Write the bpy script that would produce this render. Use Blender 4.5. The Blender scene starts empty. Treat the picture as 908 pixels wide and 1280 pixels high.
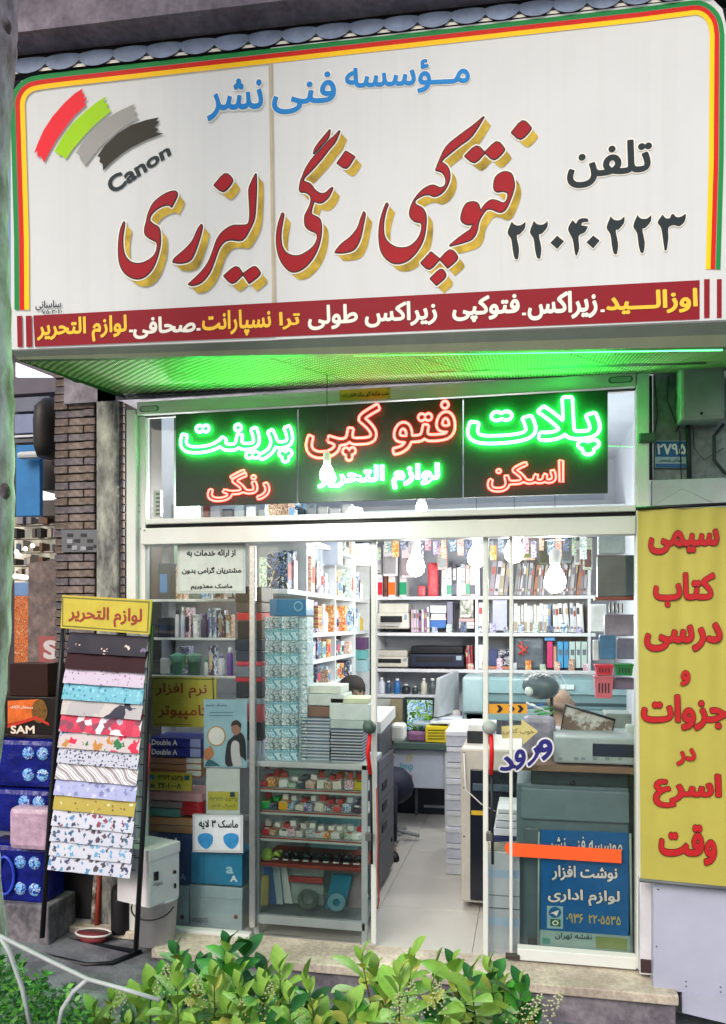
import bpy, bmesh, math, random
import numpy as np
from mathutils import Vector, Matrix
from mathutils.geometry import delaunay_2d_cdt
random.seed(7)
R = math.radians
sc = bpy.context.scene
C = sc.collection
# ---------------------------------------------------------------- camera
YAW = R(11.7)
CAM = Vector((0, -4.0, 1.65))
FOC, PX, PY = 1000.0, 454.0, 778.0          # focal length and principal point for a 908 x 1280 picture
cam = bpy.data.cameras.new('camera')
cam.sensor_fit = 'VERTICAL'; cam.sensor_height = 36; cam.lens = 36 * FOC / 1280
cam.shift_y = (PY - 640) / 1280; cam.clip_end = 500; cam.clip_start = .05
co = bpy.data.objects.new('camera', cam); C.objects.link(co)
co.location = CAM; co.rotation_euler = (R(90), 0, YAW); sc.camera = co
FW = Vector((-math.sin(YAW), math.cos(YAW), 0)); RT = Vector((math.cos(YAW), math.sin(YAW), 0)); UP = Vector((0, 0, 1))
# ---------------------------------------------------------------- sky, sun, exposure
w = bpy.data.worlds.new('World'); sc.world = w; w.use_nodes = True
nt = w.node_tree; bg = nt.nodes['Background']
sk = nt.nodes.new('ShaderNodeTexSky'); sk.sky_type = 'NISHITA'; sk.sun_disc = False
sk.sun_elevation = R(38); sk.sun_rotation = R(200); sk.air_density = 1.0; sk.dust_density = 4.0; sk.ozone_density = 1.0
nt.links.new(sk.outputs[0], bg.inputs[0]); bg.inputs[1].default_value = 0.15
sl = bpy.data.lights.new('sun', 'SUN'); sl.energy = 1.2; sl.angle = R(30); sl.color = (1, .96, .9)
so = bpy.data.objects.new('sun', sl); C.objects.link(so); so.rotation_euler = (R(52), 0, R(-20)); so.location = (0, -6, 8)
sc.view_settings.view_transform = 'Standard'; sc.view_settings.look = 'None'
sc.view_settings.exposure = 0.4; sc.view_settings.gamma = 1
# ---------------------------------------------------------------- helpers
def ray(px, py): return FW + RT * ((px - PX) / FOC) + UP * ((PY - py) / FOC)
def V(px, py, Y=0.0):
    d = ray(px, py); return CAM + d * ((Y - CAM.y) / d.y)
def G(px, py, z):
    d = ray(px, py); return CAM + d * ((z - CAM.z) / d.z)
class Plane:
    def __init__(s, o, ang=0.0):
        s.o = Vector(o); s.n = Vector((math.sin(ang), -math.cos(ang), 0))      # towards the street
    def at(s, px, py, off=0.0):
        d = ray(px, py); t = (s.o - CAM).dot(s.n) / d.dot(s.n)
        return CAM + d * t + s.n * off
def FP(Y): return Plane((0, Y, 0))
SG = Plane(V(460, 300, -.78), R(-3.6))
WL = {}                                   # world base of every root and part
MATS = {}
def srgb(c):
    if isinstance(c, str):
        c = c.lstrip('#'); c = [int(c[i:i+2], 16) / 255 for i in (0, 2, 4)]
        return tuple(x / 12.92 if x <= .04045 else ((x + .055) / 1.055) ** 2.4 for x in c) + (1,)
    return tuple(c[:3]) + (1,)
def mat(name, col=None, rough=.5, metal=0, emit=0, ecol=None, var=.12, vs=9, bump=.05, bs=60, spec=.3):
    if name in MATS: return MATS[name]
    m = bpy.data.materials.new(name); m.use_nodes = True; MATS[name] = m
    n = m.node_tree.nodes; l = m.node_tree.links; p = n['Principled BSDF']
    c = srgb(col)
    p.inputs['Roughness'].default_value = rough; p.inputs['Metallic'].default_value = metal
    p.inputs['Specular IOR Level'].default_value = spec
    tc = n.new('ShaderNodeTexCoord')
    if var:
        nz = n.new('ShaderNodeTexNoise'); nz.inputs['Scale'].default_value = vs; nz.inputs['Detail'].default_value = 6; nz.inputs['Roughness'].default_value = .65
        l.new(tc.outputs['Object'], nz.inputs['Vector'])
        r = n.new('ShaderNodeValToRGB'); e = r.color_ramp.elements
        e[0].position = .3; e[1].position = .72
        e[0].color = tuple(x * (1 - var) for x in c[:3]) + (1,); e[1].color = tuple(min(1, x * (1 + var)) for x in c[:3]) + (1,)
        l.new(nz.outputs['Fac'], r.inputs[0]); l.new(r.outputs[0], p.inputs['Base Color'])
    else: p.inputs['Base Color'].default_value = c
    if bump:
        nb = n.new('ShaderNodeTexNoise'); nb.inputs['Scale'].default_value = bs; nb.inputs['Detail'].default_value = 4
        b = n.new('ShaderNodeBump'); b.inputs['Strength'].default_value = bump; b.inputs['Distance'].default_value = .01
        l.new(tc.outputs['Object'], nb.inputs['Vector']); l.new(nb.outputs['Fac'], b.inputs['Height']); l.new(b.outputs[0], p.inputs['Normal'])
    if emit:
        p.inputs['Emission Color'].default_value = srgb(ecol or col); p.inputs['Emission Strength'].default_value = emit
    return m
def M(col, rough=.5, **k):
    nm = 'paint_' + (col.lstrip('#') if isinstance(col, str) else '_'.join('%d' % (x * 100) for x in col)) + ('_%d' % (rough * 100))
    return mat(nm, col, rough, **k)
def stained(name, c0, c1, scale=3, rough=.8, thr=(.42, .62), bump=.35, bs=30, stretch=(1, 1, 1), c2=None):
    m = bpy.data.materials.new(name); m.use_nodes = True; MATS[name] = m
    n = m.node_tree.nodes; l = m.node_tree.links; p = n['Principled BSDF']; p.inputs['Roughness'].default_value = rough
    tc = n.new('ShaderNodeTexCoord'); mp = n.new('ShaderNodeMapping'); mp.inputs['Scale'].default_value = stretch
    l.new(tc.outputs['Object'], mp.inputs[0])
    nz = n.new('ShaderNodeTexNoise'); nz.inputs['Scale'].default_value = scale; nz.inputs['Detail'].default_value = 10; nz.inputs['Roughness'].default_value = .68
    l.new(mp.outputs[0], nz.inputs['Vector'])
    r = n.new('ShaderNodeValToRGB'); e = r.color_ramp.elements
    e[0].position, e[1].position = thr; e[0].color = srgb(c0); e[1].color = srgb(c1)
    if c2: x = e.new(min(1, thr[1] + .12)); x.color = srgb(c2)
    l.new(nz.outputs['Fac'], r.inputs[0])
    n2 = n.new('ShaderNodeTexNoise'); n2.inputs['Scale'].default_value = bs; n2.inputs['Detail'].default_value = 8
    l.new(mp.outputs[0], n2.inputs['Vector'])
    mx = n.new('ShaderNodeMix'); mx.data_type = 'RGBA'; mx.blend_type = 'MULTIPLY'; mx.inputs[0].default_value = .55
    r2 = n.new('ShaderNodeValToRGB'); r2.color_ramp.elements[0].position = .3; r2.color_ramp.elements[0].color = (.45, .45, .45, 1); r2.color_ramp.elements[1].position = .6
    l.new(n2.outputs['Fac'], r2.inputs[0]); l.new(r.outputs[0], mx.inputs[6]); l.new(r2.outputs[0], mx.inputs[7]); l.new(mx.outputs[2], p.inputs['Base Color'])
    b = n.new('ShaderNodeBump'); b.inputs['Strength'].default_value = bump; b.inputs['Distance'].default_value = .01
    l.new(n2.outputs['Fac'], b.inputs['Height']); l.new(b.outputs[0], p.inputs['Normal'])
    return m
def pat(name, cols, scale=30, kind='cells', thr=.25, rough=.5, bgc=None, stretch=(1, 1, 1)):
    """printed pattern: cells (every cell its own colour), dots, blots, waves"""
    m = bpy.data.materials.new(name); m.use_nodes = True; MATS[name] = m
    n = m.node_tree.nodes; l = m.node_tree.links; p = n['Principled BSDF']; p.inputs['Roughness'].default_value = rough; p.inputs['Specular IOR Level'].default_value = .2
    tc = n.new('ShaderNodeTexCoord'); mp = n.new('ShaderNodeMapping'); mp.inputs['Scale'].default_value = stretch
    l.new(tc.outputs['Object'], mp.inputs[0])
    r = n.new('ShaderNodeValToRGB'); cr = r.color_ramp; cr.interpolation = 'CONSTANT'
    k = len(cols)
    cr.elements[0].position = 0; cr.elements[0].color = srgb(cols[0]); cr.elements[1].position = 1 / k; cr.elements[1].color = srgb(cols[1 % k])
    for i in range(2, k): cr.elements.new(i / k).color = srgb(cols[i])
    if kind in ('cells', 'dots'):
        v = n.new('ShaderNodeTexVoronoi'); v.inputs['Scale'].default_value = scale
        wz = n.new('ShaderNodeTexNoise'); wz.inputs['Scale'].default_value = scale * 2.2; wz.inputs['Detail'].default_value = 2; l.new(mp.outputs[0], wz.inputs['Vector'])
        wa = n.new('ShaderNodeVectorMath'); wa.operation = 'MULTIPLY_ADD'; wa.inputs[1].default_value = ((1.1 if kind == 'dots' else .3) / scale,) * 3; l.new(wz.outputs['Color'], wa.inputs[0]); l.new(mp.outputs[0], wa.inputs[2]); l.new(wa.outputs[0], v.inputs['Vector'])
        s = n.new('ShaderNodeSeparateColor'); l.new(v.outputs['Color'], s.inputs[0]); l.new(s.outputs[0], r.inputs[0])
        if kind == 'dots':
            if thr < .5 : v.inputs['Randomness'].default_value = .75
            t = n.new('ShaderNodeMath'); t.operation = 'LESS_THAN'; t.inputs[1].default_value = thr; l.new(v.outputs['Distance'], t.inputs[0])
            mx = n.new('ShaderNodeMix'); mx.data_type = 'RGBA'; mx.inputs[6].default_value = srgb(bgc); l.new(t.outputs[0], mx.inputs[0]); l.new(r.outputs[0], mx.inputs[7])
            l.new(mx.outputs[2], p.inputs['Base Color']); return m
    elif kind == 'blots':
        z = n.new('ShaderNodeTexNoise'); z.inputs['Scale'].default_value = scale; z.inputs['Detail'].default_value = 3; z.inputs['Distortion'].default_value = 1.2; l.new(mp.outputs[0], z.inputs['Vector'])
        q = n.new('ShaderNodeMapRange'); q.inputs[1].default_value = .3; q.inputs[2].default_value = .7; l.new(z.outputs['Fac'], q.inputs[0]); l.new(q.outputs[0], r.inputs[0])
    elif kind == 'waves':
        z = n.new('ShaderNodeTexWave'); z.inputs['Scale'].default_value = scale; z.inputs['Distortion'].default_value = 3.5; z.inputs['Detail'].default_value = 1; z.bands_direction = 'DIAGONAL'; l.new(mp.outputs[0], z.inputs['Vector']); l.new(z.outputs['Fac'], r.inputs[0])
    elif kind == 'bands':
        z = n.new('ShaderNodeTexWave'); z.inputs['Scale'].default_value = scale; z.bands_direction = 'Z'; l.new(mp.outputs[0], z.inputs['Vector']); l.new(z.outputs['Fac'], r.inputs[0])
    l.new(r.outputs[0], p.inputs['Base Color']); return m
def glassmat(name, tint=(.93, .97, .96), refl=1.0):
    m = bpy.data.materials.new(name); m.use_nodes = True; MATS[name] = m
    n = m.node_tree.nodes; l = m.node_tree.links; n.remove(n['Principled BSDF']); out = n['Material Output']
    t = n.new('ShaderNodeBsdfTransparent'); t.inputs[0].default_value = tint + (1,)
    g = n.new('ShaderNodeBsdfGlossy'); g.inputs['Roughness'].default_value = .02
    f = n.new('ShaderNodeFresnel'); f.inputs[0].default_value = 1.5
    k = n.new('ShaderNodeMath'); k.operation = 'MULTIPLY'; k.inputs[1].default_value = refl; l.new(f.outputs[0], k.inputs[0])
    mx = n.new('ShaderNodeMixShader'); l.new(k.outputs[0], mx.inputs[0]); l.new(t.outputs[0], mx.inputs[1]); l.new(g.outputs[0], mx.inputs[2]); l.new(mx.outputs[0], out.inputs[0])
    return m
def filmmat(name, col, alpha=.35, rough=.15):
    m = mat(name, col, rough, var=.15, vs=25, bump=.6, bs=18); m.node_tree.nodes['Principled BSDF'].inputs['Alpha'].default_value = alpha; return m
class MB:
    def __init__(s): s.v = []; s.f = []; s.mi = []; s.mats = []; s.cur = 0; s.sm = []; s.smooth = False
    def use(s, m):
        if m not in s.mats: s.mats.append(m)
        s.cur = s.mats.index(m); return s
    def add(s, vs, fs, smooth=None):
        b = len(s.v); s.v += [Vector(x) for x in vs]
        for f in fs: s.f.append([b + i for i in f]); s.mi.append(s.cur); s.sm.append(s.smooth if smooth is None else smooth)
        return s
    def box(s, x0, y0, z0, x1, y1, z1, bv=0, M4=None):
        x0, x1 = sorted((x0, x1)); y0, y1 = sorted((y0, y1)); z0, z1 = sorted((z0, z1))
        if bv <= 0:
            vs = [(x, y, z) for z in (z0, z1) for x, y in ((x0, y0), (x1, y0), (x1, y1), (x0, y1))]
            fs = [(3, 2, 1, 0), (4, 5, 6, 7), (0, 1, 5, 4), (1, 2, 6, 5), (2, 3, 7, 6), (3, 0, 4, 7)]
        else:
            bm = bmesh.new(); bmesh.ops.create_cube(bm, size=1)
            for v in bm.verts: v.co = Vector(((x0 + x1) / 2 + v.co.x * (x1 - x0), (y0 + y1) / 2 + v.co.y * (y1 - y0), (z0 + z1) / 2 + v.co.z * (z1 - z0)))
            bv = min(bv, .45 * min(x1 - x0, y1 - y0, z1 - z0))
            bmesh.ops.bevel(bm, geom=bm.edges[:], offset=bv, segments=2, affect='EDGES', profile=.5)
            bm.verts.index_update(); vs = [tuple(v.co) for v in bm.verts]; fs = [[v.index for v in f.verts] for f in bm.faces]; bm.free()
        if M4: vs = [M4 @ Vector(v) for v in vs]
        return s.add(vs, fs, False)
    def tube(s, pts, r, n=8, closed=False, cap=True):
        pts = [Vector(p) for p in pts]; N = len(pts)
        if N < 2: return s
        rr = r if isinstance(r, (list, tuple)) else [r] * N
        vs = []; pu = None
        for i, p in enumerate(pts):
            a = pts[(i - 1) % N] if (closed or i > 0) else p; b = pts[(i + 1) % N] if (closed or i < N - 1) else p
            t = (b - a)
            t = t.normalized() if t.length > 1e-9 else Vector((0, 0, 1))
            if pu is None: pu = t.orthogonal().normalized()
            u = pu - t * pu.dot(t); u = u.normalized() if u.length > 1e-6 else t.orthogonal().normalized(); pu = u; q = t.cross(u)
            for k in range(n):
                an = 2 * math.pi * k / n; vs.append(p + (u * math.cos(an) + q * math.sin(an)) * rr[i])
        fs = []
        for i in range(N if closed else N - 1):
            j = (i + 1) % N
            for k in range(n): fs.append((i * n + k, i * n + (k + 1) % n, j * n + (k + 1) % n, j * n + k))
        if cap and not closed: fs.append(tuple(range(n))[::-1]); fs.append(tuple((N - 1) * n + k for k in range(n)))
        return s.add(vs, fs, True)
    def lathe(s, prof, c, n=16, axis=None, sx=1, sy=1):
        c = Vector(c); q = (axis.to_track_quat('Z', 'Y') if axis else None); vs = []
        for r, z in prof:
            for k in range(n):
                a = 2 * math.pi * k / n; v = Vector((r * sx * math.cos(a), r * sy * math.sin(a), z)); vs.append(c + (q @ v if q else v))
        fs = [(i * n + k, i * n + (k + 1) % n, (i + 1) * n + (k + 1) % n, (i + 1) * n + k) for i in range(len(prof) - 1) for k in range(n)]
        fs.append(tuple(range(n))[::-1]); fs.append(tuple((len(prof) - 1) * n + k for k in range(n)))
        return s.add(vs, fs, True)
    def quad(s, a, b, c, d): return s.add([a, b, c, d], [(0, 1, 2, 3)], False)
    def slab(s, pts, off):
        """flat polygon given thickness by the vector off"""
        pts = [Vector(p) for p in pts]; n = len(pts); off = Vector(off)
        fs = [tuple(range(n)), tuple(range(2 * n - 1, n - 1, -1))] + [(i, i + n, (i + 1) % n + n, (i + 1) % n) for i in range(n)]
        return s.add(pts + [p + off for p in pts], fs, False)
    def ball(s, c, r, n=10, sc=(1, 1, 1)):
        prof = [(max(.0001, math.sin(math.pi * i / 6)) * r, -math.cos(math.pi * i / 6) * r * sc[2]) for i in range(7)]
        return s.lathe(prof, c, n, sx=sc[0], sy=sc[1])
    def build(s, name, m=None, parent=None, base=None):
        me = bpy.data.meshes.new(name); o = bpy.data.objects.new(name, me); C.objects.link(o)
        if parent is not None: L = WL[parent.name]; o.parent = parent
        else:
            if base is None:
                xs = [v.x for v in s.v]; ys = [v.y for v in s.v]; zs = [v.z for v in s.v]
                base = Vector(((min(xs) + max(xs)) / 2, (min(ys) + max(ys)) / 2, min(zs)))
            L = Vector(base); o.location = L
        WL[o.name] = L
        me.from_pydata([tuple(v - L) for v in s.v], [], s.f)
        ms = s.mats if s.mats else [m]
        for x in ms: me.materials.append(x)
        me.polygons.foreach_set('material_index', s.mi); me.polygons.foreach_set('use_smooth', s.sm); me.update()
        return o
def tag(o, label=None, cat=None, group=None, kind=None):
    if label: o['label'] = label
    if cat: o['category'] = cat
    if group: o['group'] = group
    if kind: o['kind'] = kind
    return o
def thing(name, loc, label, cat, group=None):
    o = bpy.data.objects.new(name, None); C.objects.link(o); o.location = loc; o.empty_display_size = .05; WL[o.name] = Vector(loc)
    return tag(o, label, cat, group)
def copy_tree(o, parent=None, loc=None, rz=None):
    c = o.copy(); C.objects.link(c); c.parent = parent
    if loc is not None: c.location = loc; WL[c.name] = Vector(loc)
    if rz is not None: c.rotation_euler = (0, 0, rz)
    for ch in list(o.children): copy_tree(ch, c)
    return c
def pb(x0, y0, x1, y1, Y):
    xm, ym = (x0 + x1) / 2, (y0 + y1) / 2
    return V(x0, ym, Y).x, V(x1, ym, Y).x, V(xm, y1, Y).z, V(xm, y0, Y).z       # X0 X1 Zbottom Ztop
def pbox(name, x0, y0, x1, y1, Y, dy, m, parent=None, bv=.003):
    a, b, c, d = pb(x0, y0, x1, y1, Y); return MB().box(a, Y, c, b, Y + dy, d, bv).build(name, m, parent)
_U = 'first second third fourth fifth sixth seventh eighth ninth tenth eleventh twelfth thirteenth fourteenth fifteenth sixteenth seventeenth eighteenth nineteenth'.split()
def nth(i):
    i += 1
    if i < 20: return _U[i - 1]
    t, u = divmod(i, 10); return ('twentieth', 'thirtieth', 'fortieth')[t - 2] if u == 0 else ('twenty', 'thirty', 'forty')[t - 2] + '-' + _U[u - 1]
def cname(h):
    r, g, b = [int(h[i:i+2], 16) for i in (1, 3, 5)]; mx, mn = max(r, g, b), min(r, g, b)
    if mx - mn < 26: return 'white' if mx > 195 else 'grey' if mx > 95 else 'black'
    if mx < 70: return 'dark'
    p = 'pale ' if mn > 140 else 'dark ' if mx < 120 else ''
    if r == mx: return p + ('brown' if g > b + 12 and mx < 200 and mx - mn < 90 else 'yellow' if g > b + 50 and g > .75 * r else 'pink' if b > g + 8 and mn > 70 else 'cream' if mn > 140 else 'red')
    if g == mx: return p + 'green'
    return p + ('violet' if r > g + 4 else 'blue')
# ---------------------------------------------------------------- lettering
_T = dict((a, tuple(b)) for a, b in {
 'ا': (0xFE8D, 0xFE8E), 'آ': (0xFE81, 0xFE82), 'ب': (0xFE8F, 0xFE90, 0xFE91, 0xFE92), 'ت': (0xFE95, 0xFE96, 0xFE97, 0xFE98), 'پ': (0xFB56, 0xFB57, 0xFB58, 0xFB59),
 'ج': (0xFE9D, 0xFE9E, 0xFE9F, 0xFEA0), 'ح': (0xFEA1, 0xFEA2, 0xFEA3, 0xFEA4), 'خ': (0xFEA5, 0xFEA6, 0xFEA7, 0xFEA8), 'د': (0xFEA9, 0xFEAA), 'ذ': (0xFEAB, 0xFEAC),
 'ر': (0xFEAD, 0xFEAE), 'ز': (0xFEAF, 0xFEB0), 'س': (0xFEB1, 0xFEB2, 0xFEB3, 0xFEB4), 'ش': (0xFEB5, 0xFEB6, 0xFEB7, 0xFEB8), 'ص': (0xFEB9, 0xFEBA, 0xFEBB, 0xFEBC),
 'ط': (0xFEC1, 0xFEC2, 0xFEC3, 0xFEC4), 'ع': (0xFEC9, 0xFECA, 0xFECB, 0xFECC), 'ف': (0xFED1, 0xFED2, 0xFED3, 0xFED4), 'ق': (0xFED5, 0xFED6, 0xFED7, 0xFED8),
 'ک': (0xFB8E, 0xFB8F, 0xFB90, 0xFB91), 'گ': (0xFB92, 0xFB93, 0xFB94, 0xFB95), 'ل': (0xFEDD, 0xFEDE, 0xFEDF, 0xFEE0), 'م': (0xFEE1, 0xFEE2, 0xFEE3, 0xFEE4),
 'ن': (0xFEE5, 0xFEE6, 0xFEE7, 0xFEE8), 'ه': (0xFEE9, 0xFEEA, 0xFEEB, 0xFEEC), 'و': (0xFEED, 0xFEEE), 'ی': (0xFBFC, 0xFBFD, 0xFBFE, 0xFBFF), 'ؤ': (0xFE85, 0xFE86),
 'ئ': (0xFE89, 0xFE8A, 0xFE8B, 0xFE8C), 'ـ': (0x640, 0x640, 0x640, 0x640)}.items())
def shape(s):
    """join the letters and put them right to left; digits and Latin stay as they are"""
    if not any(c in _T for c in s): return s
    out = []
    for i, c in enumerate(s):
        if c not in _T: out.append(c); continue
        f = _T[c]; pv = i > 0 and len(_T.get(s[i-1], ())) == 4; nx = i + 1 < len(s) and s[i+1] in _T and len(f) == 4
        out.append(chr(f[(3 if nx else 1) if pv else (2 if nx else 0)]))
    return ''.join(reversed(out)).replace('\uFE8E\uFEDF', '\uFEFB').replace('\uFE8E\uFEE0', '\uFEFC')
def fill(loops, positive=False):
    """union (non-zero winding) of closed 2-D loops -> verts, tris"""
    vs = []; es = []
    for lp in loops:
        b = len(vs); n = len(lp); vs += [Vector(p) for p in lp]; es += [(b + i, b + (i + 1) % n) for i in range(n)]
    r = delaunay_2d_cdt(vs, es, [], 0, 1e-6); ov, of = r[0], r[2]
    A = np.array([vs[a][:] for a, b in es]); B = np.array([vs[b][:] for a, b in es])
    T = np.array([[ov[i][:] for i in f] for f in of]); c = T.mean(1)
    wn = np.zeros(len(c), int)
    for k in range(0, len(c), 400):
        x = c[k:k+400, 0:1]; y = c[k:k+400, 1:2]
        up = (A[:, 1] <= y) & (B[:, 1] > y); dn = (A[:, 1] > y) & (B[:, 1] <= y)
        cr = (B[:, 0] - A[:, 0]) * (y - A[:, 1]) - (x - A[:, 0]) * (B[:, 1] - A[:, 1])
        wn[k:k+400] = (up & (cr > 0)).sum(1) - (dn & (cr < 0)).sum(1)
    keep = [tuple(of[i]) for i in range(len(of)) if (wn[i] > 0 if positive else wn[i] != 0)]
    return [v[:] for v in ov], keep
def offset_loop(lp, d):
    """raw outward offset of an oriented loop; fill it with the positive rule"""
    n = len(lp); out = []
    for i in range(n):
        a, b, c = lp[i - 1], lp[i], lp[(i + 1) % n]
        u = (b[0] - a[0], b[1] - a[1]); w_ = (c[0] - b[0], c[1] - b[1]); lu = math.hypot(*u) or 1e-9; lw = math.hypot(*w_) or 1e-9
        n1 = (u[1] / lu * d, -u[0] / lu * d); n2 = (w_[1] / lw * d, -w_[0] / lw * d); cr = u[0] * w_[1] - u[1] * w_[0]; dt = (n1[0] * n2[0] + n1[1] * n2[1]) / (d * d)
        if cr < -1e-9 * lu * lw and dt < .999: out += [(b[0] + n1[0], b[1] + n1[1]), b, (b[0] + n2[0], b[1] + n2[1])]
        elif dt > .8: m_ = 2 / (1 + dt) / 2; out.append((b[0] + (n1[0] + n2[0]) * m_, b[1] + (n1[1] + n2[1]) * m_))
        else:
            an = math.acos(max(-1, min(1, dt))); k = max(1, int(an / .6)); a0 = math.atan2(n1[1], n1[0])
            out += [(b[0] + d * math.cos(a0 + an * j / k), b[1] + d * math.sin(a0 + an * j / k)) for j in range(k + 1)]
    return out
def outline(vs, tris):
    e = {}
    for t in tris:
        for i in range(3):
            a, b = t[i], t[(i + 1) % 3]
            if (b, a) in e: del e[(b, a)]
            else: e[(a, b)] = 1
    nxt = {}
    for a, b in e: nxt.setdefault(a, []).append(b)
    loops = []
    while nxt:
        s = next(iter(nxt)); lp = [s]; c = s
        while True:
            if c not in nxt: break
            d = nxt[c].pop()
            if not nxt[c]: del nxt[c]
            if d == s: break
            lp.append(d); c = d
        if len(lp) > 2: loops.append([vs[i] for i in lp])
    return loops
_FC = {}
BK = 1.0
def glyphs(s, bold=0.0, res=4):
    k = (s, bold, res)
    if k in _FC: return _FC[k]
    cu = bpy.data.curves.new('lettering', 'FONT'); cu.body = shape(s); cu.size = 1; cu.resolution_u = res; cu.fill_mode = 'NONE' if hasattr(cu, 'fill_mode') else 'NONE'
    o = bpy.data.objects.new('lettering', cu); C.objects.link(o)
    dg = bpy.context.evaluated_depsgraph_get(); me = o.evaluated_get(dg).to_mesh()
    nx = {}
    for e in me.edges: nx.setdefault(e.vertices[0], []).append(e.vertices[1]); 
    adj = {}
    for e in me.edges: adj.setdefault(e.vertices[0], []).append(e.vertices[1]); adj.setdefault(e.vertices[1], []).append(e.vertices[0])
    co_ = [v.co.xy for v in me.vertices]; seen = set(); loops = []
    for st in range(len(co_)):
        if st in seen or st not in adj: continue
        lp = [st]; seen.add(st); c = st; prev = None
        while True:
            nb = [x for x in adj[c] if x not in seen]
            if prev is None and st + 1 in nb: nb = [st + 1]
            if not nb: break
            prev = c; c = nb[0]; seen.add(c); lp.append(c)
        if len(lp) > 2:
            pts = [tuple(co_[i]) for i in lp]; q = [pts[0]]
            for p in pts[1:]:
                if (p[0] - q[-1][0]) ** 2 + (p[1] - q[-1][1]) ** 2 > 1e-7: q.append(p)
            if len(q) > 2: loops.append(q)
    bpy.data.objects.remove(o); bpy.data.curves.remove(cu)
    if sum(lp[i][0] * lp[(i + 1) % len(lp)][1] - lp[(i + 1) % len(lp)][0] * lp[i][1] for lp in loops for i in range(len(lp))) < 0: loops = [lp[::-1] for lp in loops]
    if bold > .001:                       # thicken every stroke by bold on each side
        v, tt = fill([offset_loop(lp, bold) for lp in loops], True); loops = outline(v, tt)
    _FC[k] = loops; return loops
def norm_loops(loops, ref=None):
    a = np.array([p for lp in (ref or loops) for p in lp]); mn = a.min(0); sz = a.max(0) - mn
    return [[((p[0] - mn[0]) / sz[0], (p[1] - mn[1]) / sz[1]) for p in lp] for lp in loops]
def quad4(x0, y0, x1, y1, s=None):
    if s is None: s = -(PY - (y0 + y1) / 2) / 4850
    d = s * (x1 - x0); return [(x0, y0), (x1, y0 + d), (x1, y1 + d), (x0, y1)]     # TL TR BR BL
def bil(q, u, v):
    tl, tr, br, bl = [Vector(p) for p in q]
    return (tl * (1 - u) + tr * u) * v + (bl * (1 - u) + br * u) * (1 - v)
def letters(parent, s, plane, q, m, bold=0.0, off=.004, halo=None, hb=.05, name='lettering', res=4):
    """flat print: the string s fitted into the quad q of the plane"""
    bold = bold * BK
    ref = glyphs(s, bold, res)
    Q3 = [plane.at(*p, off) for p in q]
    if halo:
        hl = norm_loops(glyphs(s, bold + hb, res), ref); v, t = fill(hl); b = MB(); b.add([bil(Q3, *p) - plane.n * .0015 for p in v], t); b.build(name + '_outline', halo, parent)
    v, t = fill(norm_loops(ref)); b = MB(); b.add([bil(Q3, *p) for p in v], t)
    return b.build(name, m, parent)
def smooth_loop(pts, k=3, sharp=70):
    n = len(pts); P = [Vector(p) for p in pts]; out = []
    def ang(i):
        a = P[(i - 1) % n] - P[i]; b = P[(i + 1) % n] - P[i]; return math.degrees(a.angle(b)) if a.length and b.length else 180
    sh = [ang(i) < sharp for i in range(n)]
    for i in range(n):
        p0, p1, p2, p3 = P[(i - 1) % n], P[i], P[(i + 1) % n], P[(i + 2) % n]
        if sh[i]: p0 = p1
        if sh[(i + 1) % n]: p3 = p2
        for j in range(k):
            t = j / k; out.append(tuple(.5 * ((2 * p1) + (p2 - p0) * t + (2 * p0 - 5 * p1 + 4 * p2 - p3) * t * t + (3 * p1 - p0 - 3 * p2 + p3) * t ** 3)))
    return out
def grow(lp, d): return [offset_loop(ccw(lp), d)]
def ccw(lp):
    s = sum(lp[i][0] * lp[(i + 1) % len(lp)][1] - lp[(i + 1) % len(lp)][0] * lp[i][1] for i in range(len(lp)))
    return list(lp) if s > 0 else list(lp)[::-1]
def flat(parent, loops, plane, m, off, name, pos=False):
    v, t = fill(loops, pos); b = MB(); b.add([plane.at(p[0], p[1], off) for p in v], t); return b.build(name, m, parent)
def sheet(parent, q, plane, m, off=.002, name='panel', th=.003):
    P = [plane.at(*p, off) for p in q]; return MB().slab(P, -plane.n * th).build(name, m, parent)
# ================================================================ materials
white_alu = mat('white_aluminium', '#c9cdca', .4, var=.05, vs=4)
grey_alu = mat('grey_aluminium', '#a3a9a8', .35, metal=.3, var=.1)
black_metal = mat('black_metal', '#14161b', .4)
steel = mat('steel', '#b9bcbf', .25, metal=.8)
concrete = stained('concrete', '#5b5660', '#8d8894', 5, thr=(.35, .6), c2='#a09aa6')
asphalt = stained('asphalt', '#595b62', '#7b7d85', 7, .9, bump=.5, bs=140)
stone_top = stained('travertine', '#a79b8e', '#cfc4b4', 4, .6, bump=.12, bs=60)
stone_face = stained('grey_stone', '#625d66', '#8e8890', 5, .8)
floor_m = mat('floor_tile', '#b5b3ae', .42, var=.06, vs=3, bump=.03)
wall_w = mat('shop_wall', '#c4cad6', .7, var=.06, vs=3)
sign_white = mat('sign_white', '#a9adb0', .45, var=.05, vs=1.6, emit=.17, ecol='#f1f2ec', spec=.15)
_n = sign_white.node_tree.nodes; _l = sign_white.node_tree.links                     # rain streaks and dust on the board
_tc = _n.new('ShaderNodeTexCoord'); _mp = _n.new('ShaderNodeMapping'); _mp.inputs['Scale'].default_value = (14, 14, .5); _l.new(_tc.outputs['Object'], _mp.inputs[0])
_z = _n.new('ShaderNodeTexNoise'); _z.inputs['Scale'].default_value = 1.6; _z.inputs['Detail'].default_value = 7; _l.new(_mp.outputs[0], _z.inputs['Vector'])
_r = _n.new('ShaderNodeValToRGB'); _r.color_ramp.elements[0].position = .34; _r.color_ramp.elements[0].color = (.80, .77, .70, 1); _r.color_ramp.elements[1].position = .52; _r.color_ramp.elements[1].color = (1, 1, 1, 1); _l.new(_z.outputs['Fac'], _r.inputs[0])
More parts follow.
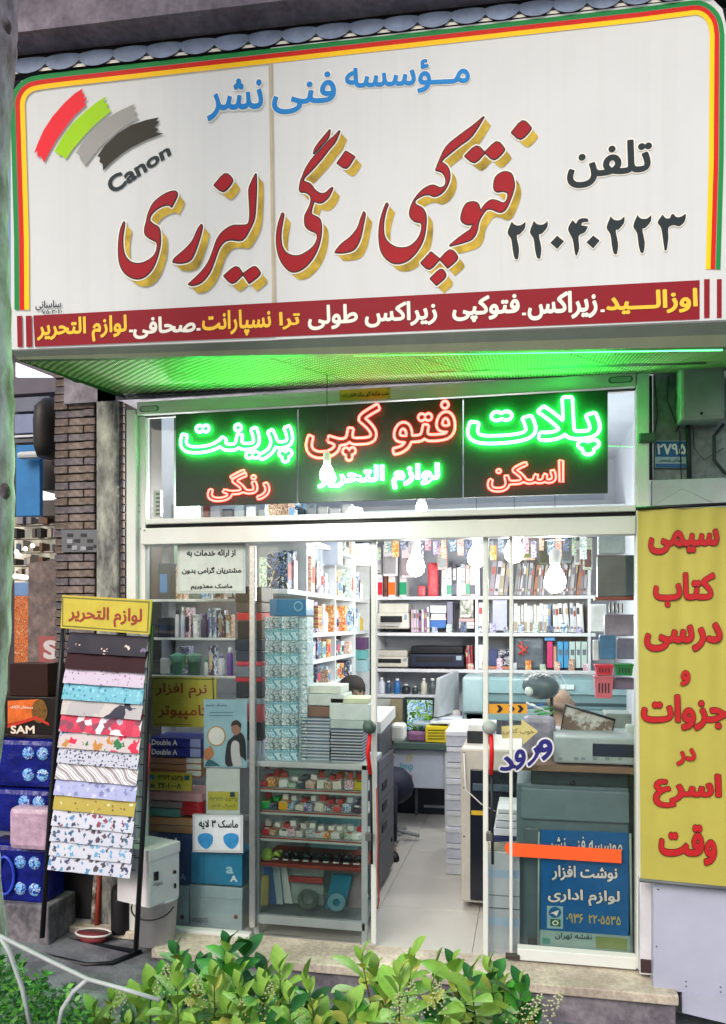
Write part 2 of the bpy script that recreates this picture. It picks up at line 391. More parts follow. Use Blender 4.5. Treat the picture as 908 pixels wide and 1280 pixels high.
_p = _n['Principled BSDF']; _src = _p.inputs['Base Color'].links[0].from_socket; _mx = _n.new('ShaderNodeMix'); _mx.data_type = 'RGBA'; _mx.blend_type = 'MULTIPLY'; _mx.inputs[0].default_value = .16
_l.new(_src, _mx.inputs[6]); _l.new(_r.outputs[0], _mx.inputs[7]); _l.new(_mx.outputs[2], _p.inputs['Base Color'])
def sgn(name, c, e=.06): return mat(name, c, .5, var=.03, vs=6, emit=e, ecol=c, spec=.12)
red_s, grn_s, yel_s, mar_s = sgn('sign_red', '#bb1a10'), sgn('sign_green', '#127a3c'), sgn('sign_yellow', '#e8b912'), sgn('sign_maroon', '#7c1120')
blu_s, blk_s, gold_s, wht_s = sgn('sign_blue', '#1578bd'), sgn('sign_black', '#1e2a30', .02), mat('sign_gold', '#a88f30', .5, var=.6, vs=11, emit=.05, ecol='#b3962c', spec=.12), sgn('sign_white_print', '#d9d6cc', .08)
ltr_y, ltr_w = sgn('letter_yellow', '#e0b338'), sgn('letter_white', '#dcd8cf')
ink_red, ink_blk = M('#b01f22'), M('#17171b')
glass = glassmat('window_glass', (.95, .98, .97), .8)
# ================================================================ ground, step, inside shell
def gz(x): return -.06 - .055 * (min(max(x, -6), 4) + 1.9)
m_ = MB(); xs = [-60, -6, 4, 60]; ys = [-60, -1.5, .3, 60]
m_.add([(x, y, gz(x)) for y in ys for x in xs], [(j * 4 + i, j * 4 + i + 1, j * 4 + i + 5, j * 4 + i + 4) for j in range(3) for i in range(3)])
# ground is cut out under the shop (shop floor lies higher, so no overlap)
tag(m_.build('pavement', asphalt, base=(0, 0, 0)), kind='structure')
XL, XR = V(158, 700).x, V(815, 700).x
b = MB()
xs0 = V(196, 1190, -.2).x; b.box(xs0, -.26, -.045, V(849, 1240, -.26).x, .02, 0, .006); b.box(-2.6, -.07, -.045, xs0 - .002, .02, -.001, .006)
tag(b.build('step_slab', stone_top), kind='structure')
b = MB(); b.box(xs0 + .02, -.235, -.6, V(845, 1240, -.235).x, .02, -.047, .004); b.box(-2.6, -.05, -.6, xs0 + .018, .02, -.047); tag(b.build('step_riser', stone_face), kind='structure')
b = MB(); b.box(-2.55, .02, -.1, .85, 3.5, -.008); fl_o = tag(b.build('shop_floor', M('#5f5e5a', .8)), kind='structure')
tile0 = None
for i in range(6):
    for j in range(6):
        if tile0 is None: tile0 = MB().box(0, 0, -.008, .566, .577, -.002, .002).build('tile', floor_m, fl_o)
        o = tile0 if i == j == 0 else tile0.copy()
        if o is not tile0: C.objects.link(o)
        o.location = Vector((-2.548 + i * .568, .021 + j * .579, 0)) - WL[fl_o.name] * 0 + Vector((0, 0, 0)); o.location -= Vector((0, 0, 0))
b = MB(); b.box(-2.55, 3.5, -.1, .85, 3.6, 3.5); tag(b.build('back_wall', wall_w), kind='structure')
b = MB(); b.box(-2.45, .06, -.1, -2.35, 3.5, 3.5); tag(b.build('left_wall', wall_w), kind='structure')
b = MB(); b.box(.75, .06, -.1, .85, 3.5, 3.5); tag(b.build('right_wall', wall_w), kind='structure')
b = MB(); b.box(-2.55, -.02, 3.12, .95, 3.6, 3.2); tag(b.build('ceiling', wall_w), kind='structure')
# facade masonry round the opening
b = MB(); b.box(V(80, 480, 0).x, 0, 2.86, 3.0, .3, 6.5); tag(b.build('facade_wall', concrete), kind='structure')
b = MB(); b.box(XR + .01, .02, -.5, 3.0, .3, 2.86); tag(b.build('right_wall_outside', stained('stained_render', '#62706e', '#98a5a2', 4, .85, thr=(.35, .65))), kind='structure')
# ================================================================ shopfront
fr = thing('shopfront', (-.8, 0, 0), 'white aluminium shopfront with glass panes, transom and door opening', 'shopfront')
gasket = mat('gasket', '#0d0f10', .6)
def fbar(name, x0, y0, x1, y1, Y=-.03, dy=.06, m=white_alu, slope=True, bv=.004):
    # a level bar between two pixel corners of the facade plane
    a = V(x0, (y0 + y1) / 2, Y).x; c = V(x1, (y0 + y1) / 2, Y).x
    q = quad4(x0, y0, x1, y1); zt = (V(*q[0], Y).z + V(*q[1], Y).z) / 2; zb = (V(*q[3], Y).z + V(*q[2], Y).z) / 2
    return MB().box(a, Y, zb, c, Y + dy, zt, bv).build(name, m, fr)
fbar('jamb', 158, 512, 170, 1168, -.05, .1)
fbar('jamb', 171.5, 518, 182, 1168, -.02, .05)
fbar('jamb', 796, 466, 812, 1212, -.05, .1)
fbar('head_rail', 171, 501, 795, 518, -.055, .1)
fbar('gasket', 171, 518, 795, 521, -.02, .03, gasket)
fbar('transom_sill', 183, 648, 795, 655, -.04, .07)
fbar('gasket', 182, 655, 795, 659.5, -.015, .04, gasket)
fbar('transom_rail', 176, 659.5, 795, 681, -.05, .09)
fbar('mullion', 311.5, 681, 319, 1160, -.01, .03, steel)
fbar('mullion', 464, 676, 470.5, 1180, -.015, .03, white_alu)
fbar('mullion', 604, 672, 610.5, 1197, -.015, .03, white_alu)
fbar('mullion', 637, 671, 641, 1200, -.005, .02, white_alu)
fbar('floor_track', 647, 1185, 796, 1200, -.04, .06)
fbar('floor_track', 182, 1158, 312, 1168, -.03, .05)
for k, (x0, x1, y0, y1, Y) in enumerate([(182, 795, 519, 650, .012), (182, 312, 680, 1162, .012), (318, 465, 680, 1172, .015), (609, 795, 672, 1192, .012)]):
    a = V(x0, 700, Y).x; c = V(x1, 700, Y).x
    zt = V((x0 + x1) / 2, (quad4(x0, y0, x1, y1)[0][1] + quad4(x0, y0, x1, y1)[1][1]) / 2, Y).z; zb = max(.01, V((x0 + x1) / 2, y1, Y).z)
    MB().box(a, Y, zb, c, Y + .006, zt).build('glass_pane', glass, fr)
# rounded slots at the ends of the head rail, screws
for x in (187, 776):
    y = 511 if x < 400 else 474.5
    for (r, mm, o) in ((.016, M('#5d7068'), .001), (.011, M('#95a59d'), .004)):
        c = V(x, y, -.055); l = .04 if r > .012 else .035
        bb = MB(); n = 10; pts = []
        for s_ in (1, -1):
            for k in range(n + 1):
                an = -math.pi / 2 + math.pi * k / n + (0 if s_ > 0 else math.pi); pts.append((c.x + s_ * l + r * math.cos(an), -.0555 - o, c.z + r * math.sin(an)))
        bb.slab(pts, (0, .003, 0)).build('end_slot', mm, fr)
for (x, y) in ((176, 632), (177, 661), (182, 663), (789, 645), (176, 640)):
    c = V(x, y, -.04); MB().lathe([(.004, 0), (.003, .004)], c + Vector((0, -.012, 0)), 8, Vector((0, -1, 0))).build('screw', M('#55584f'), fr)
# door handles: red tape wrapped bars, hinges
hr = MB(); hr.use(black_metal)
for xx in (463, 614):
    h = MB(); h.use(mat('red_tape', '#c01318', .45)); h.tube([V(xx, 918, -.06), V(xx - (3 if xx < 500 else -1), 940, -.065), V(xx, 968, -.06)], .011, 8)
    h.use(black_metal); h.tube([V(xx + 1, 968, -.05), V(xx + 2, 1080, -.05)], .007, 8); h.build('door_handle', None, fr)
    h = MB(); h.lathe([(.0001, -.02), (.03, -.018), (.036, 0), (.028, .03), (.0001, .034)], V(xx + (-1 if xx < 500 else -2), 909, -.06), 14, Vector((0, -1, 0))); h.build('door_lock', M('#8f9695') if xx > 500 else M('#3c4f4a'), fr)
    MB().box(*[c for c in (V(xx - 3, 1046, -.05) - Vector((.012, .01, .02)))], *[c for c in (V(xx - 3, 1046, -.05) + Vector((.02, .02, .022)))], .004).build('door_hinge', M('#4b4d4c'), fr)
MB().tube([V(471, 985, -.05), V(473, 1050, -.05), V(472, 1090, -.05), V(474, 1125, -.055), V(472, 1136, -.05)], .0045, 6).build('red_cord', M('#8b3a2c'), fr)
fbar('floor_bolt', 632, 1193, 650, 1199, -.05, .03, M('#3a3632'))
# ================================================================ big sign
sg = thing('shop_sign', SG.at(460, 430), 'wide white sign board with red Persian calligraphy, colour arcs logo and phone number', 'sign')
def sq(x0, y0, x1, y1, x2, y2, x3, y3): return [(x0, y0), (x1, y1), (x2, y2), (x3, y3)]
def body(px, off, dep, name, m):
    P = [SG.at(*p, off) for p in px]; MB().slab(P, -SG.n * dep).build(name, m, sg)
def ytop(x): return 97 - .1115 * (x - 20) + (0 if x > 338 else .0)
def ybot(x): return 438 - .0405 * (x - 20)
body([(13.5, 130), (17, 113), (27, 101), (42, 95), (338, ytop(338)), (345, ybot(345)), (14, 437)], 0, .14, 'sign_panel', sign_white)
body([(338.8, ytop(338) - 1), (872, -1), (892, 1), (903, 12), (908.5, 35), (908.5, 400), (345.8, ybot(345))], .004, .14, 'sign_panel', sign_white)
for xo, mm in ((0, M('#b3a88f')), (3.2, M('#a39c8a'))):
    flat(sg, [[(336.5 + xo, ytop(338) + 19), (339 + xo, ytop(338) + 19), (343.5 + xo, 390), (341 + xo, 390)]], SG, mm, .0062, 'panel_seam')
fm = M('#22343c')
P0 = [SG.at(*p, -.03) for p in ((8, 115), (12.5, 115), (13.5, 437), (11, 437))]; MB().slab(P0, -SG.n * .12).build('side_cap', fm, sg)
def band(path, w0, w1, m, off):
    """ribbon along a pixel path, between inward offsets w0..w1"""
    n = len(path); L0, L1 = [], []
    for i, p in enumerate(path):
        a = Vector(path[max(i - 1, 0)]); b_ = Vector(path[min(i + 1, n - 1)]); t = (b_ - a).normalized(); q = Vector((-t.y, t.x))
        L0.append(Vector(p) + q * w0); L1.append(Vector(p) + q * w1)
    bb = MB()
    for i in range(n - 1): bb.quad(SG.at(*L0[i], off), SG.at(*L0[i + 1], off), SG.at(*L1[i + 1], off), SG.at(*L1[i], off))
    bb.build('border_stripe', m, sg)
path = [(19, 388), (18.5, 300), (15, 180), (13.5, 132)]
for k in range(1, 7): a = math.pi / 2 * k / 7; path.append((13.5 + 34 * (1 - math.cos(a)), 132 - 36.5 * math.sin(a)))
path += [(50, 94.2)] + [(x, ytop(x)) for x in range(80, 860, 60)] + [(866, 1.5)]
for k in range(1, 8): a = math.pi / 2 * k / 8; path.append((868 + 37 * math.sin(a), 1 + 38 * (1 - math.cos(a))))
path += [(906, 45), (905, 200), (901, 338)]
band(path, .5, 6.5, grn_s, .0065); band(path, 7, 13, red_s, .0068); band(path, 13, 19, yel_s, .0071)
# red strip with the services
flat(sg, [[(43, 395), (874.5, 351), (874.5, 400), (45, 434)]], SG, mar_s, .0065, 'service_strip')
for xa, xb in ((22.5, 29), (33.5, 41)): flat(sg, [[(xa, 395.5), (xb, 395.2), (xb + .8, 434), (xa + .8, 434.5)]], SG, mar_s, .0065, 'service_bar')
for xa, xb in ((880, 887), (896, 902)): flat(sg, [[(xa, 350), (xb, 349.6), (xb, 398), (xa, 398.4)]], SG, mar_s, .0065, 'service_bar')
def LS(s, x0, y0, x1, y1, m, bold=.02, sl=-.045, **k): return letters(sg, s, SG, quad4(x0, y0, x1, y1, sl), m, bold, **k)
lh = dict(off=.0085, halo=M('#4a0710'), hb=.02)
LS('لوازم التحریر', 48, 399, 160, 431, ltr_y, .03, **lh); LS('صحافی', 168, 398, 246, 425, ltr_w, .035, **lh)
LS('نسپارانت', 254, 390, 340, 423, ltr_y, .03, **lh); LS('ترا', 350, 391, 376, 413, ltr_y, .03, **lh)
LS('زیراکس طولی', 386, 383, 547, 414, ltr_w, .03, **lh); LS('فتوکپی', 566, 372, 650, 405, ltr_w, .035, **lh)
LS('زیراکس', 660, 367, 747, 402, ltr_w, .035, **lh); LS('اوزالـــید', 758, 366, 872, 396, ltr_y, .035, **lh)
for (x, y) in ((247, 411), (163, 413), (653, 392), (751, 388)): flat(sg, [[(x, y), (x + 5, y - .2), (x + 5, y + 3), (x, y + 3.2)]], SG, ltr_w, .0085, 'dash')
LS('ساسانی', 46, 377, 78, 389, blk_s, .02, off=.0085); LS('۷۵۰۳۰۲۰', 54, 388.5, 80, 393.5, blk_s, .02, off=.0085)
wh = wht_s
LS('مــؤسسه', 432, 80, 588, 122, blu_s, .025, -.045, off=.0085, halo=wh, hb=.025); LS('فنی', 341, 94, 421, 145, blu_s, .02, -.045, off=.0085, halo=wh, hb=.025)
LS('نشر', 260, 101, 330, 153, blu_s, .022, -.04, off=.0085, halo=wh, hb=.025)
LS('تلفن', 709, 184, 815, 238, blk_s, .028, -.1, off=.0085, halo=wh, hb=.025)
def tr(pts, s, ox, oy, dx=0, dy=0): return [(ox + (x + dx) / s, oy + (y + dy) / s) for x, y in pts]
digits = []
two = [(70,412),(85,427),(110,428),(130,412),(128,440),(105,468),(92,475),(102,530),(98,572),(90,577),(82,570),(75,540),(68,490),(52,460)]
for dx, dy in ((0, 0), (97, -3), (431, -22), (547, -28)): digits.append(tr(two, 3.49, 620, 160, dx, dy))
digits.append(tr([(335,406),(350,422),(360,405),(378,398),(400,400),(405,414),(380,416),(372,428),(402,434),(388,460),(362,475),(364,530),(352,562),(345,550),(335,490),(315,445)], 3.49, 620, 160))
for d in ([(238,505),(268,474),(298,498),(268,532)], [(395,503),(425,473),(453,495),(425,530)]): digits.append(tr(d, 3.49, 620, 160))
digits.append(tr([(727,382),(740,397),(757,398),(765,382),(775,380),(785,392),(805,392),(828,378),(824,410),(800,433),(775,428),(752,440),(752,480),(745,535),(735,537),(728,490),(720,440),(705,415)], 3.49, 620, 160))
sd = [smooth_loop(d, 3, 100) for d in digits]
flat(sg, [g for d in sd for g in grow(d, 1.3)], SG, wh, .0075, 'phone_number_edge', True); flat(sg, [ccw(d) for d in sd], SG, blk_s, .0085, 'phone_number')
# --- calligraphy of the title, traced stroke by stroke
A = lambda p: tr(p, 4.54, 140, 210)
B_ = lambda p: tr(p, 6.4, 335, 160)
C_ = lambda p: tr(p, 4.32, 470, 140)
title = [A([(588,103),(645,42),(682,62),(684,90),(638,138)]),
 A([(75,313),(57,360),(47,440),(50,530),(70,585),(105,618),(150,632),(195,618),(235,575),(262,510),(278,440),(278,380),(270,345),(235,322),(218,298),(235,260),(280,225),(325,213),(345,225),(372,170),(372,145),(350,140),(300,160),(245,205),(215,265),(205,310),(195,350),(200,385),(235,410),(262,425),(265,460),(250,500),(215,530),(170,548),(125,545),(90,520),(70,475),(66,400),(76,330)]),
 A([(514,328),(495,355),(465,420),(420,470),(365,518),(355,538),(400,543),(445,530),(470,495),(500,410),(516,345)]),
 A([(822,42),(800,85),(785,130),(788,200),(790,270),(780,325),(735,333),(690,335),(640,365),(605,410),(580,480),(555,540),(520,590),(475,635),(443,664),(470,668),(515,650),(560,595),(590,520),(610,465),(640,425),(680,410),(745,412),(785,355),(812,290),(820,200),(823,110)]),
 A([(643,617),(708,567),(742,600),(735,620),(688,657)]), A([(750,607),(808,568),(832,580),(842,610),(785,657)]),
 B_([(500,28),(465,70),(415,130),(385,175),(374,212),(410,175),(450,130),(490,80)]),
 B_([(578,36),(540,75),(490,120),(430,185),(365,255),(315,330),(285,400),(268,450),(265,512),(310,520),(345,545),(355,580),(345,630),(320,680),(305,720),(308,785),(340,820),(385,840),(405,865),(400,910),(370,960),(320,1000),(260,1030),(200,1030),(150,1005),(120,960),(108,900),(111,820),(125,740),(130,700),(122,692),(95,770),(80,860),(82,960),(105,1050),(145,1115),(200,1155),(270,1140),(335,1085),(385,1010),(415,930),(430,850),(430,780),(415,735),(370,710),(350,690),(358,640),(375,590),(430,605),(480,570),(505,530),(522,488),(500,502),(470,530),(425,535),(380,505),(345,460),(300,440),(287,430),(300,400),(350,350),(430,260),(500,170),(545,115)]),
 B_([(563,290),(628,198),(690,235),(690,250),(632,328)]),
 B_([(772,683),(750,740),(725,810),(670,880),(600,935),(560,980),(547,1002),(610,1003),(680,985),(715,950),(745,880),(765,780),(780,700)]),
 C_([(736,118),(792,57),(832,85),(833,105),(783,152)]), C_([(484,245),(545,192),(588,228),(535,278)]), C_([(592,225),(652,170),(690,200),(688,222),(640,262)]),
 C_([(640,412),(650,360),(690,332),(730,340),(745,380),(745,420),(725,480),(700,530),(670,545),(630,530),(600,530),(575,560),(555,600),(545,650),(520,690),(470,710),(403,727),(440,695),(480,665),(515,640),(530,608),(495,612),(465,590),(470,545),(490,505),(520,493),(550,500),(562,530),(567,546),(590,510),(620,485),(650,485),(690,500),(712,480),(715,445),(690,432),(655,435)]),
 C_([(583,35),(530,80),(455,135),(385,195),(345,275),(328,320),(360,330),(380,360),(380,400),(350,418),(310,403),(260,425),(215,475),(190,530),(190,570),(215,595),(250,605),(250,650),(225,700),(180,735),(125,740),(80,720),(48,680),(42,610),(55,540),(67,506),(58,506),(30,590),(22,680),(35,760),(75,808),(120,822),(175,805),(225,755),(258,690),(270,620),(270,560),(250,525),(215,505),(215,480),(255,455),(290,450),(320,460),(360,440),(390,395),(400,345),(385,300),(352,278),(370,255),(450,190),(520,135)]),
 C_([(248,820),(300,763),(345,800),(292,852)]), C_([(350,800),(402,752),(438,780),(435,805),(390,845)]), C_([(298,905),(350,857),(375,875),(373,900),(330,938)])]
ts = [smooth_loop(t, 3, 95) for t in title]
for t in ts:
    gl = []
    for k in range(7): gl += [ccw([(x + 9 * k / 6, y + 10 * k / 6) for x, y in t])]
    n = len(t)
    for i in range(0, n):
        a, c = t[i], t[(i + 1) % n]; gl.append(ccw([a, c, (c[0] + 9, c[1] + 10), (a[0] + 9, a[1] + 10)]))
    flat(sg, gl, SG, gold_s, .0068, 'gold_shadow')
    flat(sg, grow(t, 3.0), SG, wh, .0078, 'white_edge', True)
    flat(sg, grow(t, 1.45), SG, blk_s, .0088, 'black_edge', True)
    flat(sg, [ccw(t)], SG, mat('sign_crimson', '#8f0c1b', .5, var=.15, vs=8, emit=.06, spec=.12), .0098, 'red_letter')
D_ = lambda p: tr(p, 4.78, 40, 100)
for p, m in (([(310,58),(260,90),(200,145),(130,225),(75,310),(40,390),(20,445),(38,430),(42,470),(60,460),(80,500),(110,440),(150,370),(200,300),(260,220),(332,155),(320,140),(338,115),(315,115),(325,95),(308,88)], sgn('sign_arc_red', '#d2202f')),
 ([(455,102),(400,135),(330,190),(250,265),(190,345),(140,435),(160,440),(165,460),(185,455),(210,480),(250,420),(310,350),(380,275),(482,190),(455,170),(465,150),(435,140)], sgn('sign_arc_lime', '#8fbf0e')),
 ([(620,150),(540,185),(450,235),(370,305),(300,390),(270,440),(290,455),(295,480),(325,520),(370,460),(420,400),(500,330),(570,275),(645,235),(620,215),(635,200),(610,185)], sgn('sign_arc_grey', '#8f908e', .02)),
 ([(765,230),(690,245),(600,275),(520,325),(440,400),(398,462),(415,470),(410,495),(430,510),(432,548),(480,500),(540,450),(600,410),(690,365),(795,325),(745,320),(765,300),(740,290),(770,255),(750,252)], sgn('sign_arc_dark', '#2b2c24', .01))):
    flat(sg, [ccw(D_(p))], SG, m, .0085, 'logo_arc')
letters(sg, 'Canon', SG, [D_([p])[0] for p in ((438, 600), (815, 378), (838, 450), (486, 690))], blk_s, .035)
# fascia profile and soffit under the sign
fas = thing('sign_soffit', SG.at(460, 440), 'embossed metal soffit sheet under the sign, lit green', 'soffit')
alu_d = mat('olive_metal', '#343f38', .5, metal=.3)
Q = [SG.at(x, y, .0) for x, y in ((14, 439), (909, 402), (909, 418), (20, 446))]; MB().slab(Q, -SG.n * .03).build('front_profile', alu_d, fas)
Q = [SG.at(x, y, .004) for x, y in ((20, 446.5), (909, 418.5), (909, 434), (24, 450))]; MB().slab(Q, -SG.n * .03).build('lower_profile', mat('olive_metal_light', '#4a5442', .5, metal=.3), fas)
so_m = bpy.data.materials.new('embossed_sheet'); so_m.use_nodes = True
n = so_m.node_tree.nodes; l = so_m.node_tree.links; p_ = n['Principled BSDF']; p_.inputs['Roughness'].default_value = .6; p_.inputs['Specular IOR Level'].default_value = .2; p_.inputs['Metallic'].default_value = 0
tc = n.new('ShaderNodeTexCoord'); br = n.new('ShaderNodeTexWave'); br.inputs['Scale'].default_value = 22; br.bands_direction = 'X'; l.new(tc.outputs['Object'], br.inputs['Vector'])
b2 = n.new('ShaderNodeTexWave'); b2.inputs['Scale'].default_value = 14; b2.bands_direction = 'DIAGONAL'; b2.inputs['Distortion'].default_value = .4; l.new(tc.outputs['Object'], b2.inputs['Vector'])
ad = n.new('ShaderNodeMath'); ad.operation = 'MULTIPLY'; l.new(br.outputs['Fac'], ad.inputs[0]); l.new(b2.outputs['Fac'], ad.inputs[1])
rp = n.new('ShaderNodeValToRGB'); rp.color_ramp.elements[0].color = srgb('#50553e'); rp.color_ramp.elements[1].color = srgb('#a4a88c'); l.new(ad.outputs[0], rp.inputs[0]); l.new(rp.outputs[0], p_.inputs['Base Color'])
bp = n.new('ShaderNodeBump'); bp.inputs['Strength'].default_value = .9; bp.inputs['Distance'].default_value = .004; l.new(ad.outputs[0], bp.inputs['Height']); l.new(bp.outputs[0], p_.inputs['Normal'])
fl, fr_ = SG.at(24, 450, 0), SG.at(912, 434, 0)
MB().tube([SG.at(x, 447.5 - (x - 20) * .0157, -.028) for x in (440, 600, 760, 905)], .0045, 6).build('led_strip', mat('led_green', (.05, 1, .15), .3, var=0, bump=0, emit=9, ecol=(.05, 1, .15)), fas)
bl, br_ = V(150, 494, -.01), V(1000, 460, -.01)
xs_ = [(24 + (912 - 24) * t) for t in (0, .18, .42, .64, .85, 1)]
for k in range(5):
    t0, t1 = k / 5, (k + 1) / 5 - .002
    MB().slab([fl.lerp(fr_, t0), fl.lerp(fr_, t1), bl.lerp(br_, t1), bl.lerp(br_, t0)], (0, 0, .004)).build('soffit_sheet', so_m, fas)
MB().slab([SG.at(14, 440, -.01), SG.at(24, 451, -.01), V(158, 499, -.03), V(150, 491, -.03)], (-.01, 0, .02)).build('side_trim', alu_d, fas)
MB().box(V(163, 498).x, -.04, V(163, 498).z, V(800, 463).x, -.012, V(800, 463).z + .015).build('rear_trim', M('#2a332e'), fas)
# roofing edge, dark beam and concrete canopy above the sign
aw = thing('corrugated_awning', SG.at(460, 40), 'blue grey corrugated awning with a scalloped edge above the sign', 'awning')
am = mat('awning_blue', '#7a8aa6', .5, var=.25, vs=12)
m2 = MB(); N = 21; seg = 10
for i in range(N):
    x0 = 17 + 42.2 * i - .5; x1 = x0 + 42.2
    top, low = [], []
    for k in range(seg + 1):
        t = k / seg; x = x0 + (x1 - x0) * t; dr = math.sin(math.pi * t) ** .6
        yb = ytop(x) - 11 + 10.5 * dr; low.append(SG.at(x, yb, .012 + .006 * dr)); top.append(SG.at(x, ytop(x) - 20 - 1.5 * dr, .004 + .006 * dr))
    for k in range(seg): m2.add([low[k], low[k + 1], top[k + 1], top[k]], [(0, 1, 2, 3)], True)
m2.build('corrugated_sheet', am, aw)
for i in range(21):
    x = 16.5 + 42.2 * i; y = ytop(x)
    flat(aw, [[(x - 9, y - 2.2), (x - 4, y - 6.5), (x + 4, y - 7.3), (x + 9, y - 4)]], SG, wht_s, .008, 'white_tooth')
    flat(aw, [[(x - 4.5, y - 7), (x + .8, y - 15), (x + 4.5, y - 8)]], SG, ink_blk, .010, 'dark_tooth')
cn = thing('concrete_canopy', SG.at(460, -5), 'grey stained concrete canopy edge over a dark beam above the sign', 'canopy')
Q = [SG.at(x, y, .12) for x, y in ((-60, 75), (960, -39), (960, -500), (-60, -300))]; MB().slab(Q, -SG.n * .9).build('concrete_edge', stained('canopy_concrete', '#6f6876', '#8f8896', 3, .9, c2='#a9a2b0'), cn)
Q = [SG.at(x, y, -.02) for x, y in ((-60, 86), (960, -26), (960, -80), (-60, 40))]; MB().slab(Q, -SG.n * .1).build('dark_beam', M('#101012'), cn)
MB().slab([SG.at(14, 440, -.2), SG.at(908, 402, -.2), SG.at(908, -10, -.2), SG.at(14, 95, -.2)], -SG.n * .3).build('sign_backing', M('#1d1f22'), cn)
# ================================================================ neon board
neon_p = mat('neon_board_face', '#28332e', .5, var=.05, spec=.2)
def neonmat(nm, c, e): return mat(nm, c, .3, var=0, bump=0, emit=e, ecol=c)
NW = neonmat('neon_green', (.03, 1.0, .10), 78)
NRC = neonmat('neon_red', (1.0, .05, .04), 12)
def tubes(parent, s, q, m, core, bold, r, Y, name):
    ref = glyphs(s, bold, 3); v, t = fill(norm_loops(ref)); lps = outline(v, t)
    Q3 = [V(*p, Y) for p in q]; b = MB(); b.smooth = True; c = MB()
    for lp in lps:
        pts = [bil(Q3, *p) for p in lp]; q2 = [pts[0]]
        for p in pts[1:]:
            if (p - q2[-1]).length > .006: q2.append(p)
        if len(q2) > 3: c.tube(q2, r, 6, closed=True)
    return c.build(name, core, parent)
def board(x0, x1, lab, lay):
    q = [(x0, 530.5 - (x0 - 150) * .0565 - 9 + 1), (x1, 530.5 - (x1 - 150) * .0565 - 9 + 1), (x1, 633 - (x1 - 220) * .031), (x0, 633 - (x0 - 220) * .031)]
    r = thing('neon_sign', V((x0 + x1) / 2, 630, -.085), lab, 'neon sign', 'neon boards in the transom window')
    bo_ = MB().slab([V(*p, -.09) for p in q], (0, .02, 0)).build('board', neon_p, r)
    for s, qq, g, bold, rad in lay: tubes(bo_, s, qq, None, NW if g else NRC, bold, rad, -.105, 'neon_tube')
    return r
board(220, 371, 'dark board with green neon lettering above small red neon, left end of the transom', [('پرینت', quad4(226, 533, 366, 584, -.05), 1, .022, .0068), ('رنگی', quad4(260, 589, 337, 627, -.04), 0, .02, .0048)])
board(373, 578, 'middle dark board with red neon title above green neon lettering', [('فتو کپی', quad4(383, 509, 569, 578, -.045), 0, .02, .0062), ('لوازم التحریر', quad4(398, 584, 549, 614, -.035), 1, .015, .0048)])
board(580, 760, 'dark board with big green neon lettering above red, right end of the transom', [('پلات', quad4(585, 502, 750, 575, -.045), 1, .03, .0072), ('اسکن', quad4(610, 579, 705, 615, -.04), 0, .02, .0048)])
# hanging bulbs
bulb_m = neonmat('bulb_glow', (1, .97, .9), 14)
def bulb(px, py, Y, ctop, lab, pw, s=1.0, grp='lit bulbs hanging in the shop'):
    c = V(px, py, Y); ct = V(px, ctop, Y).z
    r = thing('hanging_bulb', c, lab, 'light bulb', grp)
    MB().tube([(c.x, c.y, c.z + .05 * s), (c.x, c.y, ct)], .0022, 6).build('cable', M('#1c1c1c'), r)
    MB().lathe([(.014 * s, .045 * s), (.018 * s, .05 * s), (.018 * s, .085 * s), (.01 * s, .095 * s)], c, 12).build('lamp_holder', M('#cfcfcf'), r)
    b = MB()
    b.smooth = True; b.lathe([(.012 * s, .05 * s), (.016 * s, .035 * s), (.030 * s, .01 * s), (.036 * s, -.012 * s), (.032 * s, -.034 * s), (.018 * s, -.048 * s), (.0001, -.052 * s)], c, 16)
    b.build('glass_globe', bulb_m, r)
    L = bpy.data.lights.new('bulb_light', 'POINT'); L.energy = pw; L.color = (1, .97, .92); L.shadow_soft_size = .05
    o = bpy.data.objects.new('bulb_light', L); C.objects.link(o); o.location = c + Vector((0, 0, -.12 * s)); return r
bulb(409, 590, -.3, 449, 'lit bulb hanging from the soffit in front of the middle neon board', 8, 1.0, None)
bulb(527, 632, .9, 500, 'small lit bulb just below the middle neon board', 26, 1.0)
for (x, y, Y, lab) in ((520, 704, 1.9, 'bright bulb before the left half of the back shelves'), (596, 693, 2.0, 'bright bulb before the middle of the back shelves'), (643, 686, 1.6, 'bright bulb just behind the right door post'), (694, 722, 1.2, 'bright bulb before the row of slanting folders'), (385, 690, 1.5, 'bulb hanging above the left wall shelves')):
    bulb(x, y, Y, 560, lab, 7 if x < 400 else 15, 1.9 if x > 400 else 1.2)
bulb(240, 600, .45, 520, 'unseen bulb added behind the left neon board to brighten the left window', 26, 1.2)  # hidden extra bulb, added to light the goods in the left window
# small yellow notice over the neon
yn = thing('notice_sticker', V(456, 494, -.06), 'tiny yellow warning sticker on the head rail above the neon', 'sticker')
yellow = M('#b9aa3c', .6); pl = FP(-.058)
sheet(yn, quad4(425, 487.5, 488, 501, -.05), pl, yellow, .001, 'sticker_face', .001); letters(yn, 'نصب هرگونه آگهی پیگرد قانونی دارد', pl, quad4(428, 491, 486, 498.5, -.05), ink_blk, .02, .0025, res=2)
